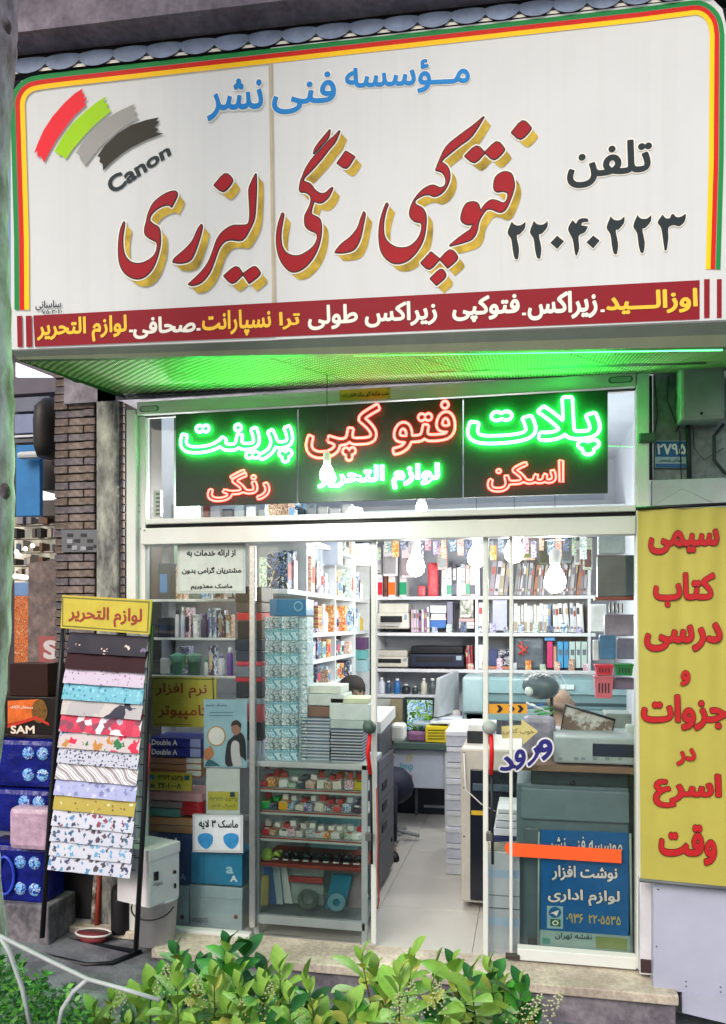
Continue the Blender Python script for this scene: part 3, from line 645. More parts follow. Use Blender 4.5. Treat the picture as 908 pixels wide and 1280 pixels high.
# ================================================================ right side: banner, plate, box, panels
bn = thing('banner', V(870, 1100, -.22), 'yellow vertical cloth banner with red Persian words hanging between two dark rods', 'banner')
by = mat('banner_cloth', '#a59e48', .6, var=.07, vs=3)
bm2 = MB(); bm2.smooth = True; nx_, nz_ = 28, 24; rows = []
for j in range(nz_ + 1):
    v = j / nz_
    for i in range(nx_ + 1):
        u = i / nx_; x = 797 + u * 122 + (v * 4); y = 637 + v * 461 + u * (v * 12 - 4 * (1 - v))
        p = V(x, y, -.22); f = (1 - v * .7) * .004
        p.y += f * math.sin(u * 15 + 1.2 * math.sin(v * 5)) + .0025 * math.sin(u * 31 + v * 3) * (1 - v); rows.append(p)
bm2.add(rows, [(j * (nx_ + 1) + i, j * (nx_ + 1) + i + 1, (j + 1) * (nx_ + 1) + i + 1, (j + 1) * (nx_ + 1) + i) for j in range(nz_) for i in range(nx_)])
bcl = bm2.build('banner_cloth', by, bn)
MB().tube([V(795, 635.5, -.225), V(920, 629.5, -.225)], .008, 8).build('rod', black_metal, bn)
MB().tube([V(800, 1100, -.225), V(922, 1112, -.225)], .009, 8).build('rod', M('#5a5e62'), bn)
MB().tube([V(812, 634, -.225), V(853, 611, -.2), V(897, 631, -.225)], .0015, 5).build('string', M('#8b9390'), bn)
bpz = FP(-.2285); dk = M('#4a1114')
for s, x0, y0, x1, y1 in (('سیمی', 811, 662, 899, 693), ('کتاب', 817, 716, 894, 759), ('درسی', 806, 778, 903, 814), ('و', 851, 838, 863, 857), ('جزوات', 802, 868, 911, 912), ('در', 846, 935, 870, 957), ('اسرع', 817, 966, 902, 1009), ('وقت', 824, 1030, 896, 1080)):
    letters(bcl, s, bpz, quad4(x0, y0, x1, y1, (y0 - 778) / 9000), M('#a8161c', .6), .038, 0, dk, .02)
# right jamb foot and white sheet panels
cb = thing('sheet_cabinet', V(880, 1260, -.2), 'white sheet metal cabinet front below the yellow banner', 'panel')
wp = mat('white_sheet', '#a4a8bc', .4, var=.1, vs=3)
def slabY(name, x0, y0, x1, y1, Y, dy, m, par, bv=.003, s=None):
    P = [V(*p, Y) for p in quad4(x0, y0, x1, y1, s)]; z1 = (P[0].z + P[1].z) / 2; z0 = (P[2].z + P[3].z) / 2
    return MB().box(P[3].x, Y, z0, P[2].x, Y + dy, z1, bv).build(name, m, par)
slabY('upper_sheet', 817, 1100, 960, 1238, -.19, .1, wp, cb); MB().slab([V(*p, -.196) for p in ((853, 1239), (960, 1253), (960, 1292), (853, 1266))], (0, .1, 0)).build('lower_sheet', wp, cb)
slabY('corner_post', 800, 1098, 815, 1218, -.12, .1, M('#c2c1c8'), cb); slabY('post_foot', 801, 1199, 814.5, 1216, -.125, .1, M('#3a2b2c'), cb)
for (x, y) in ((821, 1183), (858, 1227), (858, 1233), (901, 1234), (901, 1240), (823, 1112)):
    MB().lathe([(.004, 0), (.003, .003)], V(x, y, -.19 if y < 1225 else -.277), 8, Vector((0, -1, 0))).build('screw', M('#4f5260'), cb)
sh = thing('wall_strip', V(870, 632, -.03), 'pale horizontal cladding strip above the yellow banner', 'panel'); slabY('strip_sheet', 815, 600, 960, 640, -.03, .04, M('#a9b3b5'), sh)
eb = thing('electrical_box', V(880, 525, -.02), 'grey metal electrical box mounted high on the right wall', 'electrical box')
slabY('box_body', 851, 440, 906, 526, -.12, .14, mat('box_grey', '#8b9a92', .5, var=.15, vs=6), eb, .008); MB().lathe([(.009, 0), (.006, .006)], V(877, 517, -.12), 10, Vector((0, -1, 0))).build('lock', gasket, eb)
slabY('door_panel', 854, 445, 903, 522, -.124, .006, mat('box_grey', None), eb, .004)
np_ = thing('number_plate', V(839, 585, .0), 'blue and white house number plate ۲۷۹۵ on the right wall', 'sign')
bl_ = M('#1d5a8e'); fpn = FP(.0)
sheet(np_, quad4(819, 551, 858, 585, .0), fpn, M('#8fb1bb'), .002, 'plate', .003); sheet(np_, quad4(819.5, 552, 857.5, 571, 0), fpn, bl_, .006, 'upper_field'); sheet(np_, quad4(819.5, 580, 857.5, 584.5, 0), fpn, bl_, .006, 'lower_field')
letters(np_, '۲۷۹۵', fpn, quad4(821, 555, 857, 568.5, 0), M('#cfd8d8'), .03, .009); letters(np_, 'خیابان ولیعصر', fpn, quad4(824, 573.5, 853, 578, 0), ink_blk, .02, .006, res=2)
for k, (pts, r_) in enumerate((([(848, 466), (846, 500), (851, 530), (845, 540)], .004), ([(836, 470), (834, 500), (842, 520), (850, 540), (852, 600)], .0025), ([(905, 530), (893, 545), (893, 575), (905, 590), (925, 600)], .008), ([(818, 470), (822, 520), (818, 545)], .003), ([(866, 528), (868, 560), (880, 575), (905, 560)], .002), ([(860, 528), (862, 600)], .011), ([(813, 470), (814, 600)], .008))):
    o = MB().tube([V(x, y, -.015) for x, y in pts], r_, 6).build('cable', M('#23302d'))
    tag(o, ['dark cable left of the electrical box', 'thin looping wire beside the house number plate', 'thick black cable curling below the electrical box at the edge', 'short dark cable above the house number plate', 'fine wire sagging under the electrical box', 'vertical dark conduit right of the house number plate', 'vertical conduit beside the shopfront jamb'][k], 'cable')
o = MB(); o.box(*(V(806, 548, -.06) - Vector((.03, .03, .02))), *(V(806, 548, -.06) + Vector((.05, .03, .02))), .008); tag(o.build('wall_bracket', M('#3c5a48')), 'small dark metal bracket on the jamb left of the number plate', 'bracket')
# ================================================================ left side: column, brick pillar, neighbour
o = MB(); a, c = V(124, 700, .03).x, V(150, 700, .03).x
o.box(a, .0, -.3, c, .2, 3.1, .008); tag(o.build('marble_column', stained('peeling_marble', '#47484c', '#9a9c94', 9, .7, thr=(.38, .55), c2='#b8bcae', stretch=(1, 1, .4))), 'narrow pale peeling strip of column beside the brick pillar', 'column')
bp_ = thing('brick_pillar', (V(95, 1000, .06).x, .1, -.2), 'narrow brown brick pillar left of the shopfront', 'pillar')
x0b, x1b = V(72, 700, .06).x, V(123.5, 700, .06).x; x2b, x3b = V(150.5, 700, .06).x, V(157.5, 700, .06).x
MB().box(x0b, .05, -.3, x1b, .5, 3.1).build('mortar', M('#2c2a2c', .9), bp_); MB().box(x2b, .05, -.3, x3b, .5, 3.1).build('mortar', M('#2c2a2c', .9), bp_)
bcol = [stained('brick_a', '#5c504a', '#857870', 20, .9), stained('brick_b', '#655855', '#8c7f7a', 20, .9), stained('brick_c', '#59525a', '#7d7676', 20, .9)]
bh = .0445; half = (x1b - x0b)
proto = {}
for j in range(int(2.9 / bh)):
    z = .1 + j * bh; cuts = [x0b + .002, x0b + half * (.35 if j % 2 else .72), x1b - .002]
    for k in range(2):
        w_ = cuts[k + 1] - cuts[k] - .005; key = (j % 2, k, j % 3)
        if key not in proto:
            o = MB().box(cuts[k], .035, 0, cuts[k] + w_, .08, bh - .007, .003).build('brick', bcol[j % 3], bp_); proto[key] = o
        else: o = proto[key].copy(); C.objects.link(o)
        o.location = Vector((0, -.004 * ((j * 7 + k * 3) % 4), z + .2 - .0))
    if ('s', j % 3) not in proto: o = MB().box(x2b, .03, 0, x3b, .07, bh - .007, .002).build('brick', bcol[j % 3], bp_); proto[('s', j % 3)] = o
    else: o = proto[('s', j % 3)].copy(); C.objects.link(o)
    o.location = Vector((0, 0, z + .2))
o = thing('wall_vent', V(98, 690, .0), 'small grey perforated metal plate fixed on the brick pillar', 'vent')
P = [V(*p, .02) for p in ((77, 662), (121, 662), (121, 690), (78, 690))]; MB().slab(P, (0, .01, 0)).build('plate', M('#5a5d63', .4, metal=.5), o)
for (x, y) in ((84, 667), (93, 674), (101, 667), (109, 674), (84, 681), (109, 683), (117, 681)): P = [V(*p, .017) for p in ((x, y), (x + 7, y), (x + 7, y + 4), (x, y + 4))]; MB().slab(P, (0, .002, 0)).build('slot', M('#20222a'), o)
for (x, y) in ((90, 682), (101, 683), (84, 674)): P = [V(*p, .016) for p in ((x, y), (x + 7, y), (x + 7, y + 5), (x, y + 5))]; MB().slab(P, (0, .002, 0)).build('label_plate', M('#8d929c'), o)
# neighbour shop further back along the wall
nb = thing('neighbour_shop', (-3.6, .6, -.2), 'dim neighbouring shop with blue board and lit window behind the tree', 'shop')
def NBX(name, x0, y0, x1, y1, Y, dy, m, bv=.004): return pbox(name, x0, y0, x1, y1, Y, dy, m, nb, bv)
P = [V(*p, .8) for p in ((20, 453), (66, 471), (20, 471))]; MB().slab(P, (0, .02, 0)).build('glow_wedge', mat('cool_glow', '#dfe6ee', .4, emit=1.0), nb)  # brightness of the gap put in as a self-glowing wedge, no lamp there
NBX('back_wall', -60, 430, 130, 1200, 2.4, .1, M('#3a3538', .8))
NBX('ceiling_panel', 0, 452, 78, 492, 1.2, .5, M('#4e4a56')); 
for k, (y0, y1, c) in enumerate(((496, 514, '#59606f'), (517, 541, '#6f7896'), (543, 546, '#c0c4c8'), (548, 553, '#4d4f5c'))): NBX('upper_panel', 18, y0, 62, y1, 1.0 + .01 * k, .3, M(c))
NBX('blue_board', 20, 556, 50, 645, .9, .04, M('#1d69a3')); NBX('roller_tube', 20, 563, 66, 572, .8, .06, M('#aab0b4'), .02)
rn = random.Random(5)
for k in range(34):
    x0 = rn.uniform(14, 68); yb_k = 655 + 17 * (k % 5); NBX('shop_stock', x0, yb_k - rn.uniform(6, 14), x0 + rn.uniform(4, 9), yb_k, rn.uniform(1.36, 1.4), .1, M(rn.choice(('#4a4644', '#6c6a70', '#8c8678', '#3a4658', '#5a3c30', '#a8a49c', '#2c2a2c', '#74707c'))))
for k in range(5): NBX('shelf_rail', 16, 655 + k * 17, 78, 657 + k * 17, 1.4, .05, M('#8a8478'))
NBX('machinery', 50, 575, 90, 612, 1.1, .3, M('#35302e')); NBX('machinery', 62, 556, 88, 580, 1.05, .3, M('#4a4644'), .02)
NBX('lit_strip', 49, 613, 80, 624, 1.3, .05, mat('cool_glow', '#dfe6ee', .4, emit=1.0)); NBX('dark_shelf', 49, 625, 78, 645, 1.25, .3, M('#46413f'))
NBX('lit_window', 18, 647, 80, 740, 1.5, .06, mat('window_glow', '#b8b4a4', .4, emit=.22, var=.1, ecol='#d9d6c6')); NBX('product_shelf', 18, 728, 36, 745, 1.3, .1, M('#5876a0')); NBX('product_shelf', 18, 745, 36, 838, 1.25, .1, pat('orange_stock', ['#a04a24', '#c2703a', '#7a3420', '#c99a70'], 60, 'blots'))
for (x, y) in ((32, 686), (41, 682), (24, 694), (21, 690)): 
    MB().ball(V(x, y, 1.2), .016, 10).build('round_lamp', mat('lamp_glow', '#fff3da', .4, emit=4), nb)
MB().tube([V(18, 720, 1.2), V(34, 722, 1.2)], .016, 8).build('tube_lamp', mat('lamp_glow', None), nb)
o = MB(); o.smooth = True
for y0 in (0,): o.lathe([(.0001, 0), (.1, .0), (.125, .06), (.13, .22), (.12, .3), (.05, .36), (.0001, .37)], V(62, 572, .5), 18, sx=.6)
tag(o.build('exhaust_duct', M('#2b2827')), 'rounded dark metal duct hanging in the passage left of the brick pillar', 'duct')
o = thing('air_vent_hood', V(84, 530, .3), 'dark metal hood with two slots under the left end of the soffit', 'hood'); P = [V(*p, .3) for p in ((74, 475), (98, 478), (99, 520), (92, 533), (80, 528), (72, 505))]; MB().slab(P, (0, .25, 0)).build('hood_body', M('#4b463e'), o)
for y in (493, 507): MB().slab([V(*p, .296) for p in ((78, y), (89, y + 4), (89, y + 5.5), (78, y + 1.5))], (0, .003, 0)).build('slot', M('#b9b5a8'), o)
o = MB(); P = [V(*p, .35) for p in ((36, 704), (82, 698), (82, 950), (34, 950))]; o.slab(P, (0, .25, 0)); tag(o.build('brown_machine', stained('rusty_panel', '#4d4141', '#7a6a66', 8, .7, c2='#8c5a4c')), 'brown grey stained upright panel left of the rack', 'panel')
pn = thing('red_notice', V(63, 830, .34), 'faded red and white notice on the stained panel behind the rack', 'poster'); pp = FP(.345)
sheet(pn, quad4(49, 795, 77, 829, .02), pp, M('#8e4a4a'), .002, 'notice_face'); letters(pn, 'S', pp, quad4(55, 800, 73, 824, .02), M('#b5aeb0'), .05, .006)
if 0: o = MB(); o.smooth = True; o.lathe([(.0001, 0), (.04, .005), (.06, .04), (.045, .08), (.0001, .1)], V(60, 692, .3), 12); tag(o.build('grey_globe', M('#7d7a72')), 'rounded grey lump on top of the stained panel', 'ornament')
# goods stacked at the far left, on a concrete block
o = MB(); a = V(0, 1145, -.28); c = V(58, 1145, -.28)
o.box(a.x - .25, -.26, gz(a.x) - .05, c.x, .0, V(30, 1131, -.26).z, .012); tag(o.build('concrete_block', stained('block_concrete', '#4b4950', '#77737a', 8, .9)), 'grey concrete block under the blue bottle packs', 'block')
# goods
bluef = mat('blue_film', '#0f186c', .22, var=.5, vs=10, bump=1.0, bs=14)
labm = pat('bottle_label', ['#2f6fc4', '#7db2e0', '#1a2f8c', '#cfe2f0'], 42, 'blots', rough=.2)
lidm = M('#2f7fd0', .25)
def waterpack(px0, px1, py0, py1, Y, lab, n=2, handle=False):
    X0, X1, z0, z1 = pb(px0, py0, px1, py1, Y); r = thing('water_pack', ((X0 + X1) / 2, Y, z0), lab, 'bottle pack', 'shrink wrapped packs stacked by the tree')
    MB().box(X0, Y, z0, X1, Y + .2, z1, .03).build('film_wrap', bluef, r)
    for i in range(n):
        x = X1 - .02 - (i + .5) * .085
        for k in range(2):
            zz = z0 + (z1 - z0) * (.28 + .44 * k); b = MB(); b.smooth = True; b.lathe([(.036, -.003), (.033, .004), (.012, .007)], (x, Y - .001, zz), 14, Vector((0, -1, 0))); b.build('bottle_end', labm, r)
    MB().box(X0 + .02, Y - .003, z0 + .03, X0 + .09, Y, z1 - .03, .002).build('print_panel', M('#2a3fa0', .3), r)
    if handle: b = MB(); cx = X0 + (X1 - X0) * .42; b.tube([(cx + .05 * math.cos(t) , Y - .01 - .01 * abs(math.sin(t)), (z0 + z1) / 2 + .10 * math.sin(t)) for t in [k * math.pi / 8 for k in range(16)]], .008, 6, closed=True); b.build('carry_handle', M('#2f48b8', .2), r)
waterpack(-20, 67, 924, 985, -.2, 'upper blue pack of bottles below the black cartons'); waterpack(-22, 62, 986, 1042, -.2, 'second blue pack, partly behind the pink wrapped pack')
waterpack(-25, 57, 1056, 1131, -.22, 'lowest blue pack with an oval carry handle on the concrete block', handle=True)
pk = pbox('pink_pack', 10, 1010, 62, 1064, -.3, .1, mat('pink_film', '#a88fa4', .2, var=.3, vs=20, bump=.9, bs=16), None, .03); tag(pk, 'transparent pack of tissue with a pink top between the blue packs', 'tissue pack')
tk = thing('tissue_box', V(40, 915, -.2), 'black and orange carton printed with a bronze mask, on the blue packs', 'carton')
pbox('carton', -20, 871, 71, 918, -.2, .2, M('#15110f', .3), tk); pz = FP(-.202)
flat(tk, [[(10, 876), (48, 874), (46, 896), (10, 905)]], pz, mat('orange_print', '#c8612a', .3, var=.4, vs=12), .001, 'orange_print'); flat(tk, [[(50 + 10 * math.cos(t), 889 + 15 * math.sin(t)) for t in [k * .39 for k in range(16)]]], pz, mat('bronze_print', '#6a4a22', .3, var=.5, vs=40), .002, 'mask_print')
flat(tk, [[(10, 906), (46, 895), (62, 904), (62, 907), (46, 899), (10, 910)]], pz, M('#b02a1c'), .0025, 'red_flash'); letters(tk, 'SAM', pz, quad4(14, 907, 44, 917, 0), M('#d8c8b8'), .03, .003); letters(tk, 'دستمال کاغذی', pz, quad4(14, 881, 42, 886, .05), M('#e8d8c8'), .02, .003, res=2)
tag(pbox('brown_carton', 12, 829, 60, 870, -.16, .16, pat('dark_brown_print', ['#21100e', '#2b1613', '#170c0c', '#3a2320'], 70, 'bands', rough=.3)), 'dark brown box standing on the orange tissue carton', 'carton')
# ================================================================ gift wrap rack
rk = thing('wrapping_rack', (V(110, 1190, -.3).x, -.28, gz(-1.4)), 'black leaning metal rack with yellow header, holding sheets of gift wrap', 'rack')
def RP(px, py):                      # the leaning plane of the rack
    t = (1190 - py) / 450; return V(px, py, -.40 + .16 * t)
MB().tube([RP(80, 782), RP(73, 870), RP(64, 1000), RP(53, 1172)], .013, 8).build('side_post', black_metal, rk); MB().tube([RP(190, 782), RP(185, 880), RP(181, 1000), RP(170, 1188)], .013, 8).build('side_post', black_metal, rk)
zb = -.056
b = MB(); b.tube([G(34, 1183, zb + .012), G(58, 1170, zb + .012), G(172, 1190, zb + .012)], .012, 8); b.build('base_rail', black_metal, rk)
b = MB(); b.tube([G(28, 1184, zb + .012), G(60, 1195, zb + .012), G(108, 1206, zb + .012), G(140, 1204, zb + .012), G(176, 1189, zb + .012)], .012, 8); b.build('base_loop', black_metal, rk)
MB().tube([RP(80, 779), RP(191, 787)], .01, 6).build('top_rail', black_metal, rk)
hd = MB().slab([RP(*p) + Vector((0, -.03, 0)) for p in ((82, 744), (193, 750), (190, 793), (80, 785))], (0, .012, 0)).build('header_board', yellow, rk)
class QP:                             # simple adapter so letters() can write on the rack plane
    n = Vector((0, -1, 0))
    def at(s, x, y, off=0): return RP(x, y) + Vector((0, -.03 - off, 0))
qp = QP(); flat(hd, [[(82, 746), (191, 752), (189, 791), (82, 783)]], qp, M('#6b6a2c'), .0012, 'header_border'); flat(hd, [[(84, 748), (189.5, 754), (187.5, 789.5), (83.5, 781.5)]], qp, yellow, .0024, 'header_field')
letters(hd, 'لوازم التحریر', qp, [(91, 757), (182, 761), (181, 786), (90, 780)], M('#8c2c1c'), .028, .0045)
wraps = [('dark navy gift wrap with pink flowers, top of the rack', pat('wrap_navy', ['#c9a4a0', '#e0c4b8', '#6a5a80'], 15, 'dots', .2, bgc='#161428')),
 ('plain dark maroon gift wrap', M('#2c0d18', .75)),
 ('lilac grey gift wrap with small purple flowers', pat('wrap_lilac', ['#6a4a78', '#8c5c80', '#3c3450'], 42, 'dots', .22, bgc='#b9aec4')),
 ('turquoise gift wrap with blue leaves', pat('wrap_teal', ['#2c6a9a', '#86c2d0', '#1f8a9c'], 45, 'dots', .35, bgc='#6aaabf')),
 ('grey gift wrap with navy blocks', pat('wrap_blocks', ['#22243c', '#a5a3a8', '#b5b0b0', '#1c2034'], 12, 'cells')),
 ('red pink and white triangle gift wrap', pat('wrap_triangles', ['#b52c4c', '#d8ccd4', '#c43a56', '#7e3a52', '#a7a0b8'], 26, 'cells')),
 ('white gift wrap with large red, blue, green and ochre blooms', pat('wrap_blooms', ['#c42048', '#2f74c0', '#1f6a3c', '#b07a3a', '#c42048'], 17, 'dots', .42, bgc='#b8b0b4')),
 ('white gift wrap with small dark blue scrolls', pat('wrap_scroll', ['#26264c', '#3c4470', '#1e2040'], 60, 'dots', .34, bgc='#b0b4c4')),
 ('grey and white marbled gift wrap', pat('wrap_marble', ['#8d8a8e', '#d4d2d8', '#c8c6ce', '#77747a', '#dcdae0'], 9, 'waves')),
 ('pale blue lavender patterned gift wrap', pat('wrap_blue', ['#8f95c4', '#b9bcd8', '#6f78a8'], 30, 'dots', .35, bgc='#9ba2ca')),
 ('ochre gift wrap with dark doodles', pat('wrap_ochre', ['#33302c', '#d8d0c0', '#6a4a3c'], 34, 'dots', .2, bgc='#a39442')),
 ('white gift wrap with brown and blue butterflies, upper', pat('wrap_bfly', ['#3a3048', '#4f7ba6', '#2f3c58', '#7a3c50'], 30, 'dots', .36, bgc='#b8bccc')),
 ('white gift wrap with teal and grey butterflies', pat('wrap_bfly_b', ['#2c5a78', '#41506c', '#4a3a4c'], 30, 'dots', .36, bgc='#b4b8c8')),
 ('white gift wrap with blue butterflies', pat('wrap_bfly_c', ['#5b93bc', '#333850', '#5b93bc'], 31, 'dots', .34, bgc='#b6bac8')),
 ('lowest white gift wrap with blue birds', pat('wrap_bfly_d', ['#30345c', '#4c7ea8', '#3a3a44'], 28, 'dots', .36, bgc='#b4b8c8'))]
ys_ = [789, 807, 827, 845, 865, 884, 905, 925, 944, 964, 984, 1002, 1022, 1041, 1059, 1077]
for k, (lab, m) in enumerate(wraps):
    y0, y1 = ys_[k] + 1, ys_[k + 1] + 8; f = lambda y: 88 - (y - 789) * .084; g = lambda y: 187 - (y - 789) * .072; sl = 6 + (k * .35)
    top = [RP(f(y0) + (g(y0) - f(y0)) * i / 12, y0 + sl * i / 12) + Vector((0, .0 + .002 * math.sin(i * 1.7 + k), 0)) for i in range(13)]
    bot = [RP(f(y1) + (g(y1) - f(y1)) * i / 12, min(y1, ys_[k+1] + 8) + sl * i / 12) + Vector((0, -.028 + .003 * math.sin(i * 1.3 + k * 2), 0)) for i in range(13)]
    b = MB(); b.smooth = True; md = [(t_ + b_) / 2 + Vector((0, -.006, 0)) for t_, b_ in zip(top, bot)]
    b.add(top + md + bot, [(r_ * 13 + i, r_ * 13 + i + 1, (r_ + 1) * 13 + i + 1, (r_ + 1) * 13 + i) for r_ in (0, 1) for i in range(12)])
    # folded back edge gives each sheet a body
    bk = [p + Vector((0, .012, .0)) for p in bot]; b.add(bot + bk, [(i, i + 1, i + 14, i + 13) for i in range(12)])
    tag(b.build('gift_wrap', m), lab, 'gift wrap', 'gift wrap sheets on the rack')
    if k > 10: MB().tube([RP(f(y1 - 8) - 1, ys_[k + 1] + .5), RP(g(y1 - 8) + 3, ys_[k + 1] + sl)], .0022, 5).build('wire', black_metal, rk); 
    MB().tube([RP(f(y0) - 6, y0 + 3) + Vector((0, .02, 0)), RP(g(y0) + 4, y0 + sl + 3) + Vector((0, .02, 0))], .003, 5).build('cross_bar', black_metal, rk)
MB().slab([RP(185, 930), RP(188, 930), RP(178, 1068), RP(175, 1068)], (0, .01, 0)).build('side_tab', M('#8a2838'), rk)
# under the rack: broom/pole, dish, white box, bucket
o = thing('red_broom', G(120, 1162, 0), 'upright red brown pole with a flaking white wrap behind the rack', 'pole'); MB().tube([V(121, 1162, -.02), V(125, 1090, .0)], .014, 8).build('pole', M('#8a3424'), o); MB().tube([V(117, 1160, .0), V(121, 1092, .02)], .017, 7).build('wrap', stained('flaking_white', '#39322f', '#b9b5b0', 25), o)
o = thing('red_dish', G(118, 1180, -.04), 'white rimmed red plastic dish on the ground behind the rack', 'dish'); c = G(117, 1178, -.05); b = MB(); b.smooth = True; b.lathe([(.06, 0), (.095, .05)], c, 20, sy=.6); b.build('dish', M('#7d3238'), o); b = MB(); b.tube([c + Vector((.097 * math.cos(t), .058 * math.sin(t), .052)) for t in [k * math.pi / 10 for k in range(20)]], .006, 6, closed=True); b.build('rim', M('#c8c8c6'), o)
o = MB(); o.smooth = True; o.lathe([(.05, 0), (.055, .02), (.055, .22), (.045, .25)], G(152, 1165, -.02) + Vector((0, .0, 0)), 14); tag(o.build('dark_canister', M('#1d1c20')), 'dark canister between the rack post and the bucket', 'canister')
bk = thing('white_bucket', V(196, 1172, -.14), 'white plastic bucket with a dark wire handle under the white box', 'bucket'); c = V(196, 1176, -.14); r0 = (V(220, 1130, -.14) - V(172, 1130, -.14)).length / 2
b = MB(); b.smooth = True; b.lathe([(r0 * .86, 0), (r0, .22), (r0 * 1.04, .22), (r0 * 1.04, .235), (r0, .235)], c, 28); bkb = b.build('tub', M('#b7b6bd', .35), bk)
b = MB(); b.tube([c + Vector((r0 * 1.05 * math.cos(t), -r0 * .4 - r0 * .7 * math.sin(t) , .2 - .05 * math.sin(t))) for t in [k * math.pi / 12 for k in range(13)]], .004, 6); b.build('wire_handle', black_metal, bkb)
wb = thing('white_box', V(190, 1126, -.2), 'white cardboard paper box with a black square mark, resting on the bucket', 'box')
z0 = c.z + .236; A1 = V(147, 1110, -.25); B1 = V(187, 1110, -.32); C1 = V(224, 1110, -.12); ztop = V(187, 1064, -.32).z; zbt = z0
wm = M('#c4c3c8', .6)
D1 = A1 + (C1 - B1)
def boxw(z_0, z_1, g, name):
    b = MB(); ct = (A1 + C1) / 2; P = [Vector((p.x + (p.x - ct.x) * g, p.y + (p.y - ct.y) * g, z_0)) for p in (A1, B1, C1, D1)]; b.slab(P, (0, 0, z_1 - z_0)); return b.build(name, wm, wb)
boxw(zbt, ztop - .05, 0, 'carton'); boxw(ztop - .052, ztop, .035, 'lid')
wn_ = (C1 - B1).cross(UP).normalized(); 
if wn_.y > 0: wn_ = -wn_
class WB:
    n = wn_
    def at(s, x, y, off=0): d = ray(x, y); t = (B1 - CAM).dot(wn_) / d.dot(wn_); return CAM + d * t + wn_ * (off + .003)
for q, m in (([(192, 1090), (198, 1089), (198, 1100), (192, 1101)], ink_blk), ([(216, 1088), (220, 1087.5), (220, 1092), (216, 1092)], M('#3a1a1a')), ([(217, 1104), (220, 1104), (220, 1110), (217, 1110)], ink_blk)): flat(wb, [q], WB(), m, .001, 'print_mark')
letters(wb, 'HYGIENTS', WB(), [(191, 1104), (203, 1102), (203, 1106), (191, 1108)], M('#55555c'), .02, .001, res=2)
# ================================================================ big foreground: tree, hedge, hoops
tr_ = thing('tree', (-1.75, -2.3, -.25), 'tree with pale peeling bark at the left edge of the picture', 'tree')
ty = -1.75; bark = stained('bark', '#877b76', '#c4bcc6', 7, .85, thr=(.4, .55), c2='#e2dce6', bump=.8, bs=24, stretch=(1, 1, .45))
tp = [(-60, 1400, 62), (-52, 1200, 58), (-60, 1020, 50), (-46, 900, 48), (-37, 780, 47), (-31, 640, 46), (-30, 520, 45), (-33, 430, 45), (-38, 300, 45), (-37, 160, 46), (-31, 60, 48), (-26, 0, 46), (-14, -120, 44), (-4, -300, 40)]
pts = [V(x, y, ty) for x, y, r_ in tp]; sc_ = (ray(0, 600).y); rad = [r_ / 1000 * (ty - CAM.y) / ray(x, 700).y for x, y, r_ in tp]
pf, rf = [], []
for i in range(len(pts) - 1):
    for k in range(6): t = k / 6; pf.append(pts[i].lerp(pts[i + 1], t)); rf.append((rad[i] * (1 - t) + rad[i + 1] * t) * (1 + .025 * math.sin(i * 5 + k * 2.3)))
b = MB(); b.tube(pf, rf, 20); b.build('trunk', bark, tr_)
b = MB(); b.smooth = True
for (x, y, r_) in ((13, 22, 9), (12, 612, 9)):
    c = V(x, y, ty - .07 + .03); c = c + Vector((-.04, .03, 0)); b = MB(); b.smooth = True; b.ball(c, r_ / 1000 * 2.2, 12, (1, 1, 1.4)); b.build('knot', stained('knot_bark', '#3f3835', '#8a7f80', 14, .9), tr_)

tipp = pts[-1]
for k, (dx, dy, dz) in enumerate(((.7, -.2, 1.0), (-.8, .1, 1.2), (.1, .6, 1.3), (-.2, -.7, 1.1))): MB().tube([tipp, tipp + Vector((dx * .5, dy * .5, dz * .6)), tipp + Vector((dx, dy, dz))], [.07, .045, .02], 8).build('limb', bark, tr_)
leaf_d = stained('leaf_dark', '#1c5a24', '#3a7a38', 6, .4, bump=.1); leaf_l = stained('leaf_light', '#74a03a', '#9abf5a', 5, .45, bump=.1, thr=(.35, .6), c2='#c8dc80'); leaf_m = stained('leaf_mid', '#3f8a2a', '#64a83c', 6, .4, bump=.1)
b = MB()
for k in range(900):
    c = tipp + Vector((random.gauss(0, .75), random.gauss(-.1, .65), 1.15 + random.gauss(0, .4))); d = Vector((random.uniform(-1, 1), random.uniform(-1, 1), random.uniform(-1, .4))).normalized() * .09; s_ = d.orthogonal().normalized() * .035
    b.add([c - d, c + s_, c + d, c - s_], [(0, 1, 2, 3)])
tag(b.build('crown', leaf_m, tr_), kind='stuff')
def leafmesh(L, W, m, fold=.25, bend=.25):
    b = MB(); b.smooth = True; N = 7; vs = []
    for i in range(N + 1):
        t = i / N; w_ = W * math.sin(math.pi * t ** 1.15) ** .85 if 0 < t < 1 else .0006; z = L * bend * t * t
        vs += [(-w_, t * L, -z + w_ * fold), (0, t * L, -z), (w_, t * L, -z + w_ * fold)]
    fs = []
    for i in range(N): a = i * 3; fs += [(a, a + 1, a + 4, a + 3), (a + 1, a + 2, a + 5, a + 4)]
    b.add(vs, fs); o = b.build('leaf', m, base=(0, 0, 0)); me = o.data; bpy.data.objects.remove(o); return me
leaf_y = stained('leaf_yellow', '#b0b44c', '#ccd078', 8, .5, bump=.1, c2='#8a7a3a')
LM = {'l': [leafmesh(.092, .0265, leaf_l), leafmesh(.08, .024, leaf_l, .35, .1), leafmesh(.06, .02, leaf_y)], 'd': [leafmesh(.086, .026, leaf_d), leafmesh(.075, .022, leaf_d, .3, .4), leafmesh(.075, .026, leaf_m)]}
stem_m = M('#41502a')
